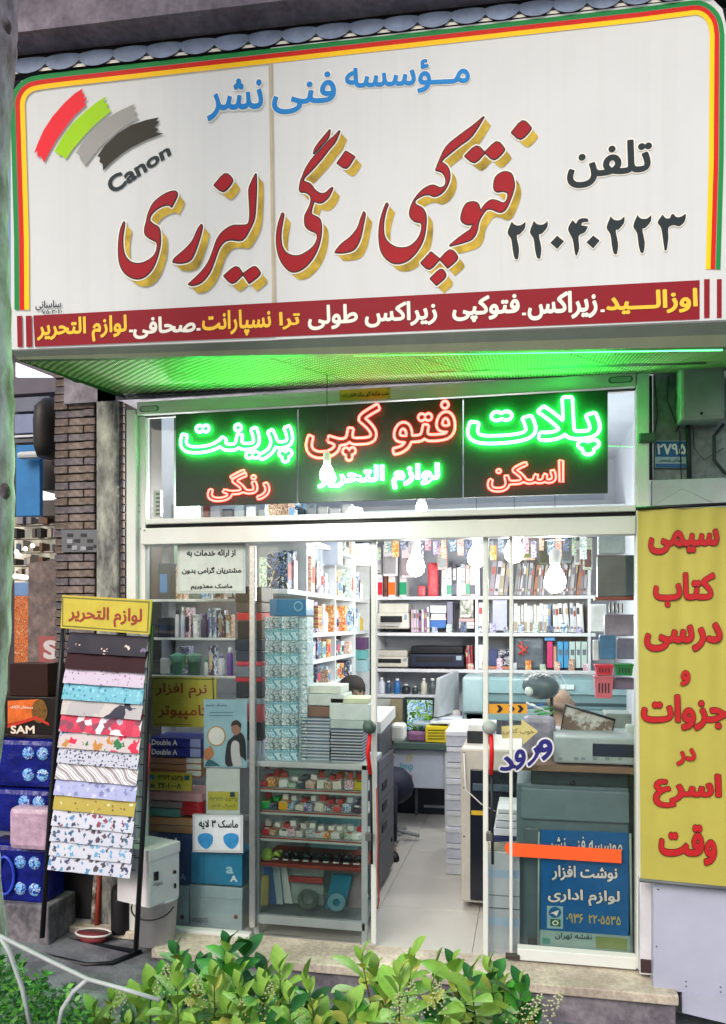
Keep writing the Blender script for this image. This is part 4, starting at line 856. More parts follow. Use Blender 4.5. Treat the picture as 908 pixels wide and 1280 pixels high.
def shrub(lab, tips, kind, Yr, root, nl=10, size=1.0):
    rz = V(root[0], 1300, root[1]); r = thing('shrub', (rz.x, rz.y, .45), lab, 'shrub', 'shrubs in the street planter')
    L = WL[r.name]; rnd = random.Random(len(lab)); sb = MB(); cnt = 0
    for (px, py) in tips:
        tip = V(px, py + 20, Yr + rnd.uniform(-.12, .12)); bs_ = Vector((tip.x + rnd.uniform(-.06, .06), tip.y + rnd.uniform(-.03, .08), tip.z - .34)); ax = (tip - bs_).normalized()
        sb.tube([bs_, bs_.lerp(tip, .5) + Vector((.01, 0, 0)), tip], [.004, .003, .0015], 5)
        for k in range(nl):
            t = k / nl; p = tip.lerp(bs_, t * .62); an = k * 2.4 + rnd.uniform(-.4, .4); tilt = R(12 + 62 * min(1, t * 1.5) + rnd.uniform(-10, 10))
            side = Vector((math.cos(an), math.sin(an), 0)); d = (ax * math.cos(tilt) + side * math.sin(tilt)).normalized()
            yv = d; xv = yv.cross(ax).normalized() if abs(yv.dot(ax)) < .999 else Vector((1, 0, 0)); zv = xv.cross(yv)
            s_ = size * (.6 + .55 * rnd.random()) * (.7 + .45 * min(1, t * 2.5)); mt = Matrix((xv, yv, zv)).transposed().to_4x4(); mt = Matrix.Translation(p - L) @ mt @ Matrix.Scale(s_, 4)
            kk = kind if rnd.random() > .12 else ('d' if kind == 'l' else 'l')
            me = LM[kk][rnd.choice((0, 0, 1, 2))]
            if cnt < 290: o = bpy.data.objects.new('leaf', me); C.objects.link(o); o.parent = r; o.matrix_local = mt
            cnt += 1
    tag(sb.build('stems', stem_m, r), kind='stuff'); return r
def T_(*a): return list(a)
shrub('dark green shrub in the middle of the planter, behind the bright one', T_((222, 1172), (250, 1188), (285, 1160), (305, 1165), (270, 1205), (205, 1205), (235, 1225), (330, 1195), (310, 1215), (350, 1225), (190, 1238), (385, 1232)), 'd', -1.62, (260, -1.6), 15, 1.15)
shrub('bright green shrub at the left of the planter', T_((118, 1245), (140, 1228), (170, 1236), (188, 1216), (222, 1202), (245, 1218), (268, 1200), (290, 1190), (300, 1212), (160, 1262), (205, 1252), (250, 1250), (330, 1222), (285, 1245)), 'l', -1.85, (200, -1.85), 14, 1.05)
shrub('yellow green shrub beside it with upright tips before the step', T_((350, 1192), (332, 1212), (362, 1228), (384, 1205), (345, 1245), (310, 1258), (395, 1250), (270, 1270), (120, 1275), (230, 1275)), 'l', -1.9, (330, -1.9), 14, 1.0)
shrub('bright green leafy shrub in front of the shop doorway', T_((452, 1178), (470, 1192), (515, 1178), (500, 1198), (545, 1192), (566, 1184), (588, 1200), (612, 1192), (540, 1215), (480, 1218), (430, 1236), (575, 1225), (630, 1212), (455, 1250)), 'l', -1.8, (520, -1.8), 14, 1.08)
shrub('mixed green shrub at the right end of the planter', T_((650, 1210), (640, 1235), (610, 1240), (662, 1252), (590, 1252), (540, 1255), (500, 1262), (420, 1265), (625, 1268)), 'd', -1.75, (590, -1.75), 16, 1.1)
shrub('pale green low shrub along the front of the planter', T_((95, 1278), (180, 1282), (300, 1282), (370, 1280), (440, 1284), (520, 1285), (580, 1282), (400, 1268), (240, 1268), (340, 1266)), 'l', -2.0, (330, -2.0), 22, 1.0)
fl_m = M('#a9ae86', .7)
for k, (px, py) in enumerate(((335, 1250), (372, 1262), (300, 1270), (512, 1248), (545, 1250), (495, 1262), (645, 1262), (672, 1258), (150, 1255), (205, 1225), (245, 1240))):
    b = MB(); p = V(px, py, -1.93); rr_ = random.Random(k); tilt = .8 if px > 600 else .1
    for i in range(46):
        t = i / 46; a = i * 2.4; r_ = .028 * (1 - t) + .004; q = p + Vector((tilt * t * .08 + r_ * math.cos(a), r_ * math.sin(a), -.04 + t * .085)); s_ = .0035
        b.add([q + Vector(v) * s_ for v in ((1, 0, 0), (0, 1, 0), (-1, 0, 0), (0, -1, 0), (0, 0, 1), (0, 0, -1))], [(0, 1, 4), (1, 2, 4), (2, 3, 4), (3, 0, 4), (1, 0, 5), (2, 1, 5), (3, 2, 5), (0, 3, 5)])
    tag(b.build('flower_panicle', fl_m), 'cream flower panicle, %s counting from the left among the planter shrubs' % nth(sorted([335,372,300,512,545,495,645,672,150,205,245]).index(px)), 'flower', 'cream flower panicles in the planter')
wd = thing('small_leaved_bush', (-1.25, -2.2, .3), 'small leaved dark green bush behind the white hoops at lower left', 'bush')
b = MB(); b.use(leaf_m); c2_ = MB(); rr_ = random.Random(3)
for k in range(2300):
    u = rr_.random(); px = -20 + 130 * u ** 1.5; top = 1180 + (px + 20) * .62 + 14 * math.sin(px * .2); py = top + (1300 - top) * rr_.random() ** 1.1; c = V(px, py, -1.95 + rr_.uniform(-.2, .15))
    d = Vector((rr_.uniform(-1, 1), rr_.uniform(-1, 1), rr_.uniform(-.2, .8))).normalized() * .016; s_ = d.cross(Vector((rr_.random(), 1, rr_.random()))).normalized() * .006
    b.use(leaf_m if rr_.random() > .5 else leaf_d).add([c, c + d * .6 + s_, c + d * 1.4, c + d * .6 - s_], [(0, 1, 2, 3)])
tag(b.build('foliage', None, wd), kind='stuff'); MB().tube([(-1.25, -2.0, -.2), (-1.3, -1.98, .5)], .01, 6).build('stem', stem_m, wd)
b = MB(); b.box(-2.2, -2.25, -.25, .25, -1.55, .42, .02); tag(b.build('planter', stained('planter_concrete', '#50555a', '#7d8288', 8, .9)), 'low grey concrete planter holding the shrubs', 'planter')
hw = M('#9fa6a8', .4); WYR = -2.15
for pts, r_, lab in (([(-30, 1160), (0, 1170), (60, 1200), (110, 1224), (150, 1235), (200, 1250)], .0055, 'long white wire rail crossing the lower left corner'), ([(0, 1170), (12, 1190), (28, 1235), (40, 1290)], .006, 'white wire strut running down from the rail at the left edge'), ([(110, 1224), (92, 1240), (78, 1262), (72, 1295)], .0065, 'curved white wire hoop beside the small leaved bush')):
    o = MB().tube([V(x, y, WYR) for x, y in pts], r_, 8).build('wire_hoop', hw); tag(o, lab, 'wire fence')
# ================================================================ interior
shw = M('#cfd2d6', .4)
def T1(o, lab, cat, grp=None): return tag(o, lab, cat, grp)
rnd = random.Random(11)
# back shelf unit (plane Y = 3.05)
def PP(i):
    sets = [['#d8dce2', '#5878a8', '#c8ccd4', '#e6e6e6'], ['#e0dcd4', '#b83838', '#e8e4dc', '#c89840'], ['#1f2430', '#c8ccd4', '#3c4860', '#8c2c3c'], ['#e4e4e8', '#48845c', '#d0d8d0', '#e8e0a0'], ['#c8c4d8', '#5c4c94', '#e0dcec', '#383050'], ['#e8e4d8', '#d8982c', '#c84c30', '#e8d8a0'], ['#b8ccd8', '#2c6c98', '#e0e8ee', '#7cb0c8'], ['#e8e8ea', '#9c9ca4', '#d4d4d8', '#44444c'], ['#303440', '#6478a0', '#20242c', '#d0c8b8'], ['#e4d8dc', '#b84874', '#f0e8ea', '#6c8cc0'], ['#dce4dc', '#d8d8d8', '#6c9c8c', '#e8e8e0'], ['#c4a888', '#7c4c34', '#e0d0bc', '#a83830']]
    i %= 12; n_ = 'package_print_%d' % i
    return MATS.get(n_) or pat(n_, sets[i], (38, 55, 30, 70)[i % 4], 'blots', rough=.35, stretch=(1, 1, (1, 1.8, .7)[i % 3]))
YB = 3.05; bs = thing('back_shelf', (-.4, 3.2, 0), 'white wall shelving across the back of the shop', 'shelf')
SX0, SX1 = V(466, 780, YB).x, V(745, 780, YB).x
shz = {}
for nm, py in (('a', 745), ('b', 791), ('c', 837), ('d', 870)):
    z = V(600, py, YB).z; shz[nm] = z; MB().box(SX0, YB, z - .03, SX1 if nm != 'd' else V(560, 780, YB).x, 3.495, z, .003).build('shelf_board', shw, bs)
zt_ = V(600, 560, YB).z; MB().box(SX0, YB, V(600, 660, YB).z - .02, SX1, 3.495, V(600, 660, YB).z, .003).build('shelf_board', shw, bs); shz['t'] = V(600, 660, YB).z
for px in (470, 596, 640, 737): x = V(px, 780, YB).x; MB().box(x - .012, YB + .002, V(600, 875, YB).z, x + .012, 3.49, shz['t'], .002).build('upright', shw, bs)
def zY(py, Y, px=600): return V(px, py, Y).z
BOOKM = {}
def book(X, Y, z, w_, h, d, col, lab, grp, lean=0, cat='book', band=None, name='book'):
    k = (round(w_, 3), round(h, 2), col, band)
    if k not in BOOKM:
        b = MB(); b.use(M(col, .45)); b.box(-w_ / 2, 0, 0, w_ / 2, d, h, .002); b.use(M('#d9d6cc', .8)); b.box(-w_ / 2 + .002, .006, h - .004, w_ / 2 - .002, d - .004, h + .0015)
        if not band and h > .15: b.use(M(('#e4e0d8', '#b8a078', '#5c6880', '#a84840', '#303440')[len(BOOKM) % 5], .5)); b.box(-w_ * .36, -.0012, h * .62, w_ * .36, 0, h * .84); b.box(-w_ * .3, -.0012, h * .12, w_ * .3, 0, h * .2)
        if band: b.use(M('#f0f0ee', .5)); b.box(-w_ * .34, -.0012, h * .5, w_ * .34, 0, h * .86); b.use(M('#40444c', .5)); b.box(-w_ * .2, -.0018, h * .6, w_ * .2, -.0006, h * .63); b.box(-w_ * .2, -.0018, h * .68, w_ * .1, -.0006, h * .70)
        if band: b.use(M(band, .4)); b.box(-w_ / 2 - .0006, -.0012, h * .05, w_ / 2 + .0006, .0, h * .38)
        o = b.build(name, base=(0, 0, 0)); BOOKM[k] = o
    else: o = BOOKM[k].copy(); C.objects.link(o)
    o.name = name; o.location = (X, Y, z); o.rotation_euler = (0, lean, 0); return T1(o, lab, cat, grp)
def row(px0, px1, Y, z, ws, hs, cols, lab, grp, d=.2, lean=0, cat='book', band=None, gap=.002, name='book'):
    x = V(px0, 780, Y).x; x1 = V(px1, 780, Y).x; i = 0
    while True:
        w_ = rnd.choice(ws)
        if x + w_ > x1: break
        bd = band[i % len(band)] if band else None; col = cols[i % len(cols)] if cat != 'book' else rnd.choice(cols)
        book(x + w_ / 2, Y + rnd.uniform(0, .015), z + (.004 if not lean else .006), w_, rnd.choice(hs), d, col, '%s %s, %s from the left' % (cname(col), lab, nth(i)), grp, lean + (rnd.uniform(-.02, .02) if not lean else rnd.uniform(-.04, .04)), cat, bd, name); x += w_ + gap; i += 1
za, zb_, zc, zd = shz['a'], shz['b'], shz['c'], shz['d']; Yf = YB + .03
# top shelf: magazine files, red bags, folders
for k, (px, c, bnd, lab) in enumerate(((458, '#cfd4e4', '#1746c4', 'white magazine file with a blue base'), (474, '#d2d2da', '#d02838', 'white magazine file with a red base'), (490, '#e0dcdc', '#f06a20', 'white magazine file with an orange base'), (504, '#dadcdc', '#1f9a68', 'white magazine file with a green base'))):
    book(V(px, 700, Yf).x, Yf, za, .062, .34, .22, c, lab + ' on the top back shelf', 'coloured magazine files', 0, 'file box', bnd, 'magazine_file')
row(480, 486, Yf, za, [.03], [.32], ['#7c4a3c'], 'thin folder between the magazine files', None, cat='folder', name='folder')
for px, w_, c, lab in ((527, .07, '#d4626a', 'pink red plastic bag upright on the top back shelf'), (541, .09, '#e05058', 'shiny red bag of stationery on the top back shelf')):
    x = V(px, 700, Yf).x; o = MB(); o.box(x - w_ / 2, Yf, za, x + w_ / 2, Yf + .12, za + (.1 if px == 527 else .3), .02); T1(o.build('red_bag', mat('bag_' + c[1:], c, .2, var=.3, vs=22, bump=.6, bs=14)), lab, 'bag')
row(552, 603, Yf, za, [.045, .05, .038], [.27, .25, .28], ['#e4e4e6', '#c8ccd8', '#3c4048', '#e8e8ec', '#9aa6b4', '#b8a49c'], 'ring binder in the row right of the red bags', 'ring binders on the top back shelf', cat='binder', band=['#e8e8e8', '#4a9a7c', '#5a5e70', '#dcdce4'], name='ring_binder')
row(611, 638, Yf, za, [.035, .04], [.3, .28], ['#8c8494', '#b8b0c0', '#a09880'], 'patterned folder leaning between the right uprights', 'leaning patterned folders', lean=.12, cat='folder', name='folder')
row(642, 738, Yf, za, [.018, .022, .026], [.28, .3, .26], ['#7c8088', '#9c9ca8', '#c8c4cc', '#6a6c78', '#8a8f9c', '#b0a8b0', '#5a6068', '#a86a50'], 'slim folder in the slanting top right row', 'slanting grey folders', lean=.1, cat='folder', name='folder')
# hanging packs above
for px, y0, y1, wpx, c, lab in ((488, 681, 720, 18, '#dcd8dc', 'white hanging pack above the orange file'), (512, 683, 722, 20, '#d8c8cc', 'pale pink hanging pack above the files'), (553, 682, 712, 12, '#c8d8dc', 'white hanging pack with blue print above the binders'), (661, 674, 700, 17, '#9aa850', 'yellow green blister pack hanging at top right'), (680, 674, 706, 12, '#4a4f40', 'black and yellow hanging pack'), (694, 678, 700, 10, '#a87848', 'brown pencil set hanging at top right'), (708, 673, 704, 13, '#74828c', 'grey calculator hanging at top right'), (722, 676, 706, 8, '#b8b8bc', 'narrow white hanging pack beside the maroon one'), (735, 672, 712, 12, '#7c3c50', 'maroon hanging pack at top right'), (604, 676, 694, 26, '#d8dce8', 'white carton on top of the shelf by the door post')):
    X0, X1, z0, z1 = pb(px - wpx / 2, y0, px + wpx / 2, y1, 2.95); t = thing('hanging_pack', ((X0 + X1) / 2, 2.95, z0), lab, 'pack')
    MB().box(X0, 2.95, z0, X1, 2.985, z1, .006).build('card_back', PP(px) if px % 2 else M(c, .35), t); MB().box(X0 + .012, 2.935, z0 + .02, X1 - .012, 2.95, z0 + (z1 - z0) * .62, .006).build('blister', M('#%02x%02x%02x' % tuple(min(255, int(int(c[i:i+2], 16) * .7)) for i in (1, 3, 5)), .2), t)
    MB().tube([(X0 + .02, 2.96, z1), ((X0 + X1) / 2, 2.97, z1 + .06), (X1 - .02, 2.96, z1)], .003, 5).build('hanger', M('#55595f'), t)
# second shelf
def printer(name, lab, x0, y0, x1, y1, Y, dy, col, dark, par=True, tray=True):
    X0, X1, z0, z1 = pb(x0, y0, x1, y1, Y); h = z1 - z0; r = thing(name, ((X0 + X1) / 2, Y, z0), lab, 'printer')
    MB().box(X0, Y, z0, X1, Y + dy, z0 + h * .62, .012).build('body', M(col, .4), r); MB().box(X0 + .008, Y + .03, z0 + h * .6, X1 - .008, Y + dy, z1, .015).build('lid', M(dark if not tray else col, .35), r)
    w_ = X1 - X0; MB().box(X0 + w_ * .12, Y - .004, z0 + h * .25, X0 + w_ * .8, Y + .02, z0 + h * .5, .003).build('paper_slot', M('#1b1d22'), r)
    if tray: MB().slab([(X0 + w_ * .15, Y - .05, z0 + h * .12), (X0 + w_ * .75, Y - .05, z0 + h * .12), (X0 + w_ * .75, Y, z0 + h * .22), (X0 + w_ * .15, Y, z0 + h * .22)], (0, 0, .008)).build('paper_tray', M('#b9b9b4'), r)
    MB().box(X1 - w_ * .14, Y - .004, z0 + h * .35, X1 - w_ * .04, Y, z0 + h * .55, .002).build('button_panel', M('#8fa0a8'), r); return r
printer('white_printer', 'white inkjet printer on the second back shelf', 471, 754, 511, 786, Yf - .04, .35, '#cfcdc2', '#cfcdc2')
row(514, 538, Yf, zb_, [.02, .025, .016], [.2, .22, .17], ['#d8d4d0', '#c8b4c4', '#8c5c84', '#e4e2de', '#bcc0c4'], 'thin book beside the white printer', 'thin books beside the white printer')
for k, (y0, y1, c, lab) in enumerate(((757, 766, '#d8dcde', 'white stack of pads in the pile on the second shelf'), (767, 773, '#c4cacc', 'grey pad in the pile on the second shelf'), (773, 775, '#e0e0e0', 'thin white pad above the pink box'), (767.2, 774, '#c2406a', 'pink box in the pile on the second shelf'), (775, 785, '#3a6cb0', 'blue box at the base of the pile on the second shelf'))):
    T1(pbox('pad', 538 + k % 2, y0, 558 - (k == 1), y1, Yf + .01 * k, .15, M(c), None, .003), lab, 'pad')
T1(pbox('grey_case', 559, 752, 566, 786, Yf, .18, M('#7c7c90')), 'tall narrow grey case right of the blue box', 'case')
T1(pbox('patterned_box', 575, 748, 592, 772, Yf, .2, pat('leaf_print', ['#8c9088', '#c8c8bc', '#6a7468', '#a8a89c'], 40, 'cells')), 'box with grey green leaf print on the second back shelf', 'box'); 
for k in range(3): T1(pbox('notepad', 574, 773 + k * 4.4, 593, 777 + k * 4.4, Yf, .2, M(('#c89a9a', '#d6d2cc', '#bcb8b4')[k])), ('pinkish', 'cream', 'grey')[k] + ' notepad under the leaf printed box', 'notepad')
row(598, 606, Yf, zb_, [.04], [.26], ['#d4d8e0'], 'file right behind the door post, second shelf', 'white files by the door post', cat='file'); T1(pbox('lavender_folder', 616, 750, 634, 788, Yf, .2, M('#b4b4d4')), 'wide lavender folder on the second shelf', 'folder')
row(642, 690, Yf, zb_, [.026, .03, .022], [.24, .25, .23], ['#dcd8cc', '#c8b8a8', '#e4e0d8', '#b4b8bc', '#d8d4cc'], 'book in the left part of the right second shelf', 'cream books on the second shelf', band=['#a89888', '#c8c4bc', '#8c7c70'])
row(678, 690, Yf, zb_, [.022], [.24], ['#8ea4c8', '#6c8cb8', '#b48cb0'], 'slim book in the middle of the right second shelf', 'pale blue books')
row(692, 734, Yf, zb_, [.024, .02, .028, .032], [.25, .24, .22], ['#e0e0e0', '#d0d4d8', '#e8e6e2', '#c4c8cc'], 'leaning book at the right end of the second shelf', 'white books on the second shelf', lean=-.06)
# third shelf
bp3 = printer('black_printer', 'black wide plotter-like printer on the third back shelf', 512, 808, 580, 834, Yf - .06, .36, '#23283a', '#17191f', tray=False)
printer('cream_scanner', 'flat cream scanner left of the black printer', 468, 813, 510, 834, Yf - .03, .35, '#c4c0b4', '#b8b4aa', tray=False)
row(583, 592, Yf, zc, [.02, .016], [.2, .17], ['#8c3038', '#b06868', '#582830'], 'book leaning at the end of the third shelf', 'dark red books', lean=-.05)
T1(pbox('white_archive_box', 594, 806, 606, 836, Yf, .2, M('#c8ccd4')), 'white archive box behind the door post, third shelf', 'box')
T1(pbox('navy_pack', 611, 812, 622, 832, Yf, .12, M('#3c4270')), 'navy pack on the narrow middle shelf', 'pack'); T1(pbox('black_pack', 623, 812, 637, 832, Yf, .12, pat('pack_dark', ['#1c2030', '#343c54', '#c0b8c0', '#20242c'], 35, 'blots')), 'black printed pack on the narrow middle shelf', 'pack'); T1(pbox('orange_pad', 611, 833, 637, 836.5, Yf, .15, M('#b87458')), 'flat orange red pad under the navy pack', 'pad')
st_ = thing('steel_tool_bag', V(660, 835, Yf), 'clear bag of dark tools with a red cross shaped piece', 'bag'); pbox('bag', 642, 797, 680, 836, Yf + .02, .1, mat('dark_bag', '#5d6670', .25, var=.35, vs=12, bump=.6, bs=15), st_, .02)
for a_, b_ in (((647, 806), (660, 816)), ((648, 818), (660, 808)), ((652, 802), (654, 820))): MB().tube([V(*a_, Yf - .01), V(*b_, Yf - .01)], .008, 6).build('red_piece', M('#c84438'), st_)
for k, (x0, x1, c, lab) in enumerate(((684, 691, '#c8306c', 'magenta box'), (692, 696, '#c08a70', 'tan box'), (697, 704, '#4a9ccc', 'first sky blue box'), (705, 711, '#3f90c4', 'second sky blue box'), (712, 719, '#b8ccc8', 'pale green box nearest the blue ones'), (720, 726, '#bccecb', 'middle pale green box'), (727, 734, '#b4c8c4', 'pale green box at the shelf end'))):
    t = thing('ink_box', V((x0 + x1) / 2, 835, Yf), lab + ' on the right third shelf', 'box', 'boxes on the right third shelf'); pbox('carton', x0, 802 + (k == 1) * 6, x1, 835, Yf, .14, M(c), t)
    if k > 1: pbox('print_window', x0 + 1.5, 812, x1 - 1, 819, Yf - .003, .004, M('#5f6c74'), t)
T1(pbox('flat_blue_box', 681, 797, 694, 801, Yf, .1, M('#4a8cc4')), 'flat blue box resting on the magenta box', 'box')
# under third shelf, left: small things
for k, (x0, y0, x1, y1, c, lab, cat) in enumerate(((472, 842, 480, 862, '#c8ccd4', 'white bottle behind the door gap', 'bottle'), (481, 846, 488, 862, '#3a5068', 'dark blue bottle beside the white one', 'bottle'), (491, 839, 500, 858, '#2f6aa8', 'bright blue bottle under the scanner shelf', 'bottle'), (501, 850, 512, 862, '#2a3034', 'short dark jar on the lower shelf', 'jar'), (514, 852, 522, 862, '#343c40', 'small dark pot on the lower shelf', 'jar'), (525, 842, 533, 862, '#c4c0b4', 'cream canister on the lower shelf', 'canister'), (535, 842, 545, 862, '#50585c', 'grey canister on the lower shelf', 'canister'))):
    X0, X1, z0, z1 = pb(x0, y0, x1, y1, Yf); r_ = (X1 - X0) / 2; h = z1 - z0; b = MB(); b.smooth = True
    b.use(M(c, .3)).lathe([(r_ * .9, 0), (r_, .01), (r_, h * .65), (r_ * .5, h * .8), (r_ * .45, h * .85)], ((X0 + X1) / 2, Yf + .06, zd), 12); b.use(M('#e0e0e0')).lathe([(r_ * .5, h * .85), (r_ * .5, h)], ((X0 + X1) / 2, Yf + .06, zd), 10); T1(b.build(cat, None), lab, cat)
for k in range(26):
    x0 = 470 + k * 10.2; y1 = 700 - (k * 37 % 14); hgt = 16 + (k * 23 % 16); r_ = V(x0, y1, 2.8 - (k % 3) * .1)
    T1(pbox('hanging_pack', x0, y1 - hgt, x0 + 6 + (k * 7 % 4), y1, 2.8 - (k % 3) * .1, .02, PP(k * 7 + 3), None, .004), 'printed pack hanging above the back shelves, %s from the left' % nth(k), 'pack', 'packs hanging above the back shelves')
for k in range(22):
    x0 = 540 + (k * 9.0); Yk = Yf - .02; z_ = (zb_, zc)[k % 2]
    if 505 < x0 < 585 and k % 2: continue
    X = V(x0, 780, Yk).x; h = .05 + (k * 31 % 5) * .012; b = MB(); b.use(PP(k * 5)); b.box(X, Yk, z_, X + .05, Yk + .03, z_ + h, .003); T1(b.build('small_pack', None), 'small printed pack at the front edge of the back shelves, %s from the left' % nth(k), 'pack', 'small packs on the back shelf edges')
for k, (x0, y0, x1, y1, c, lab) in enumerate(((444, 797, 457, 812, '#4c3058', 'deep purple carton at the corner by the post'), (444, 813, 457, 824, '#5c9c9c', 'teal carton under the purple one in the corner'), (444, 825, 458, 840, '#8fb0b8', 'pale blue green carton above the head of the seated man'))):
    T1(pbox('corner_carton', x0, y0, x1, y1, 2.5, .15, M(c)), lab, 'carton')
# left wall shelving: front plane X = -1.55, running back
XLW = -1.40; ls = thing('left_shelf', (XLW, 1.7, 0), 'white shelving along the left wall of the shop, receding', 'shelf')
LZ = [1.85, 1.58, 1.40, 1.22, 2.2]; 
for z, y0, y1 in ((LZ[0], .56, 3.04), (LZ[1], .9, 3.04), (LZ[2], .95, 2.42), (LZ[3], .95, 2.42), (LZ[4], .56, 3.04), (.75, .9, 3.04), (.4, .9, 3.04)): MB().box(-2.34, y0, z - .03, XLW, y1, z, .003).build('shelf_board', shw, ls)
for y in (.97, 1.75, 2.43, 3.03): MB().box(-2.3, y - .01, .0, XLW + .004, y + .01, 2.2, .002).build('upright', shw, ls)
def prod(X, Y, z, w_, d, h, kind, col, lab, grp, col2='#e0e0e0'):
    b = MB(); b.use(M(col, .35)); c = Vector((X, Y, z))
    if kind == 'box': b.use(PP(int(abs(Y * 97 + z * 31)))); b.box(X - w_ / 2, Y - d / 2, z, X + w_ / 2, Y + d / 2, z + h, .004); b.use(M(col2, .35)); b.box(X + w_ / 2 - .001, Y - d * .35, z + h * .25, X + w_ / 2 + .001, Y + d * .35, z + h * .7); nm = 'product_box'
    elif kind == 'bottle': b.smooth = True; b.lathe([(d * .45, 0), (d * .5, .01), (d * .5, h * .65), (d * .22, h * .78), (d * .2, h * .82)], c, 10); b.use(M(col2, .3)); b.lathe([(d * .24, h * .82), (d * .22, h)], c, 10); nm = 'glue_bottle'
    elif kind == 'cup': b.smooth = True; b.lathe([(d * .38, 0), (d * .5, h), (d * .46, h), (d * .35, .006)], c, 12); nm = 'pencil_cup'
    else: b.use(PP(int(abs(Y * 57 + z * 13)))); b.box(X - .05, Y - d / 2, z, X + .02, Y + d / 2, z + h, .006); b.use(M(col2, .2)); b.smooth = True; b.ball((X + .02, Y, z + h * .4), d * .32, 8, (.6, 1, 1.3)); nm = 'blister_pack'
    return T1(b.build(nm, None), lab, {'box': 'box', 'bottle': 'bottle', 'cup': 'cup'}.get(kind, 'pack'), grp)
pal = [['#dfe4ec', '#9cb0c8', '#e8e8ea', '#2c3c54', '#7aa08c', '#c4ccd8', '#f0f0f0'], ['#c4543c', '#d8a890', '#d8dcdc', '#c8a020', '#e0e0d0', '#88a8a0', '#b8c8cc'], ['#9088b0', '#c8bcc8', '#d8a828', '#5a5478', '#4c3c60', '#c8d0e0', '#3c3848'], ['#342c5c', '#5a4c9a', '#28243c', '#8c88c0', '#1c1a28', '#604878', '#b0a8c8']]
nmz = ['second', 'third', 'fourth', 'lowest', 'topmost']
for si, (z, ya, yb2, n_) in enumerate(((LZ[0], .58, 3.0, 36), (LZ[1], .99, 3.0, 32), (LZ[2], .99, 2.4, 20), (LZ[3], .99, 2.4, 20), (LZ[4], .6, 3.0, 22))):
    cl = {}
    for k in range(n_):
        y = ya + (yb2 - ya) * (k + .5) / n_; kd = rnd.choice(('box', 'bottle', 'blister', 'box', 'blister')); hmax = (.27, .22, .15, .15, .25)[si]
        prod(XLW - .07 - (k % 2) * .07, y, z, .13, (yb2 - ya) / n_ * 1.25, hmax * rnd.uniform(.6, .98), kd, (cc_ := rnd.choice(pal[si % 4])), 'small %s %s, %s from the door on the %s left wall shelf' % (cname(cc_), {'box': 'carton', 'bottle': 'bottle', 'blister': 'blister pack'}[kd], nth(k), nmz[si]), '%s shelf stock, left wall, %s' % (nmz[si], kd), rnd.choice(('#e8e8e8', '#303848', '#d04848', '#5888b8')))
for px0, px1, y0, y1, Y, c, lab in ((402, 423, 676, 705, 1.6, '#a8b4c8', 'pale blue grey carton on top of the left wall shelves'), (385, 401, 679, 706, 1.5, '#8c96a8', 'grey carton beside the pale blue one up on the left'), (444, 461, 679, 707, 2.6, '#dcdce0', 'white carton on top of the shelves near the post'), (355, 368, 676, 702, 1.1, '#c8ccd4', 'white grey box hanging high at left'), (431, 441, 679, 706, 2.4, '#d0d0d4', 'white pack with two dark discs, high on the left')):
    T1(pbox('carton', px0, y0, px1, y1, Y, .14, M(c)), lab, 'carton')
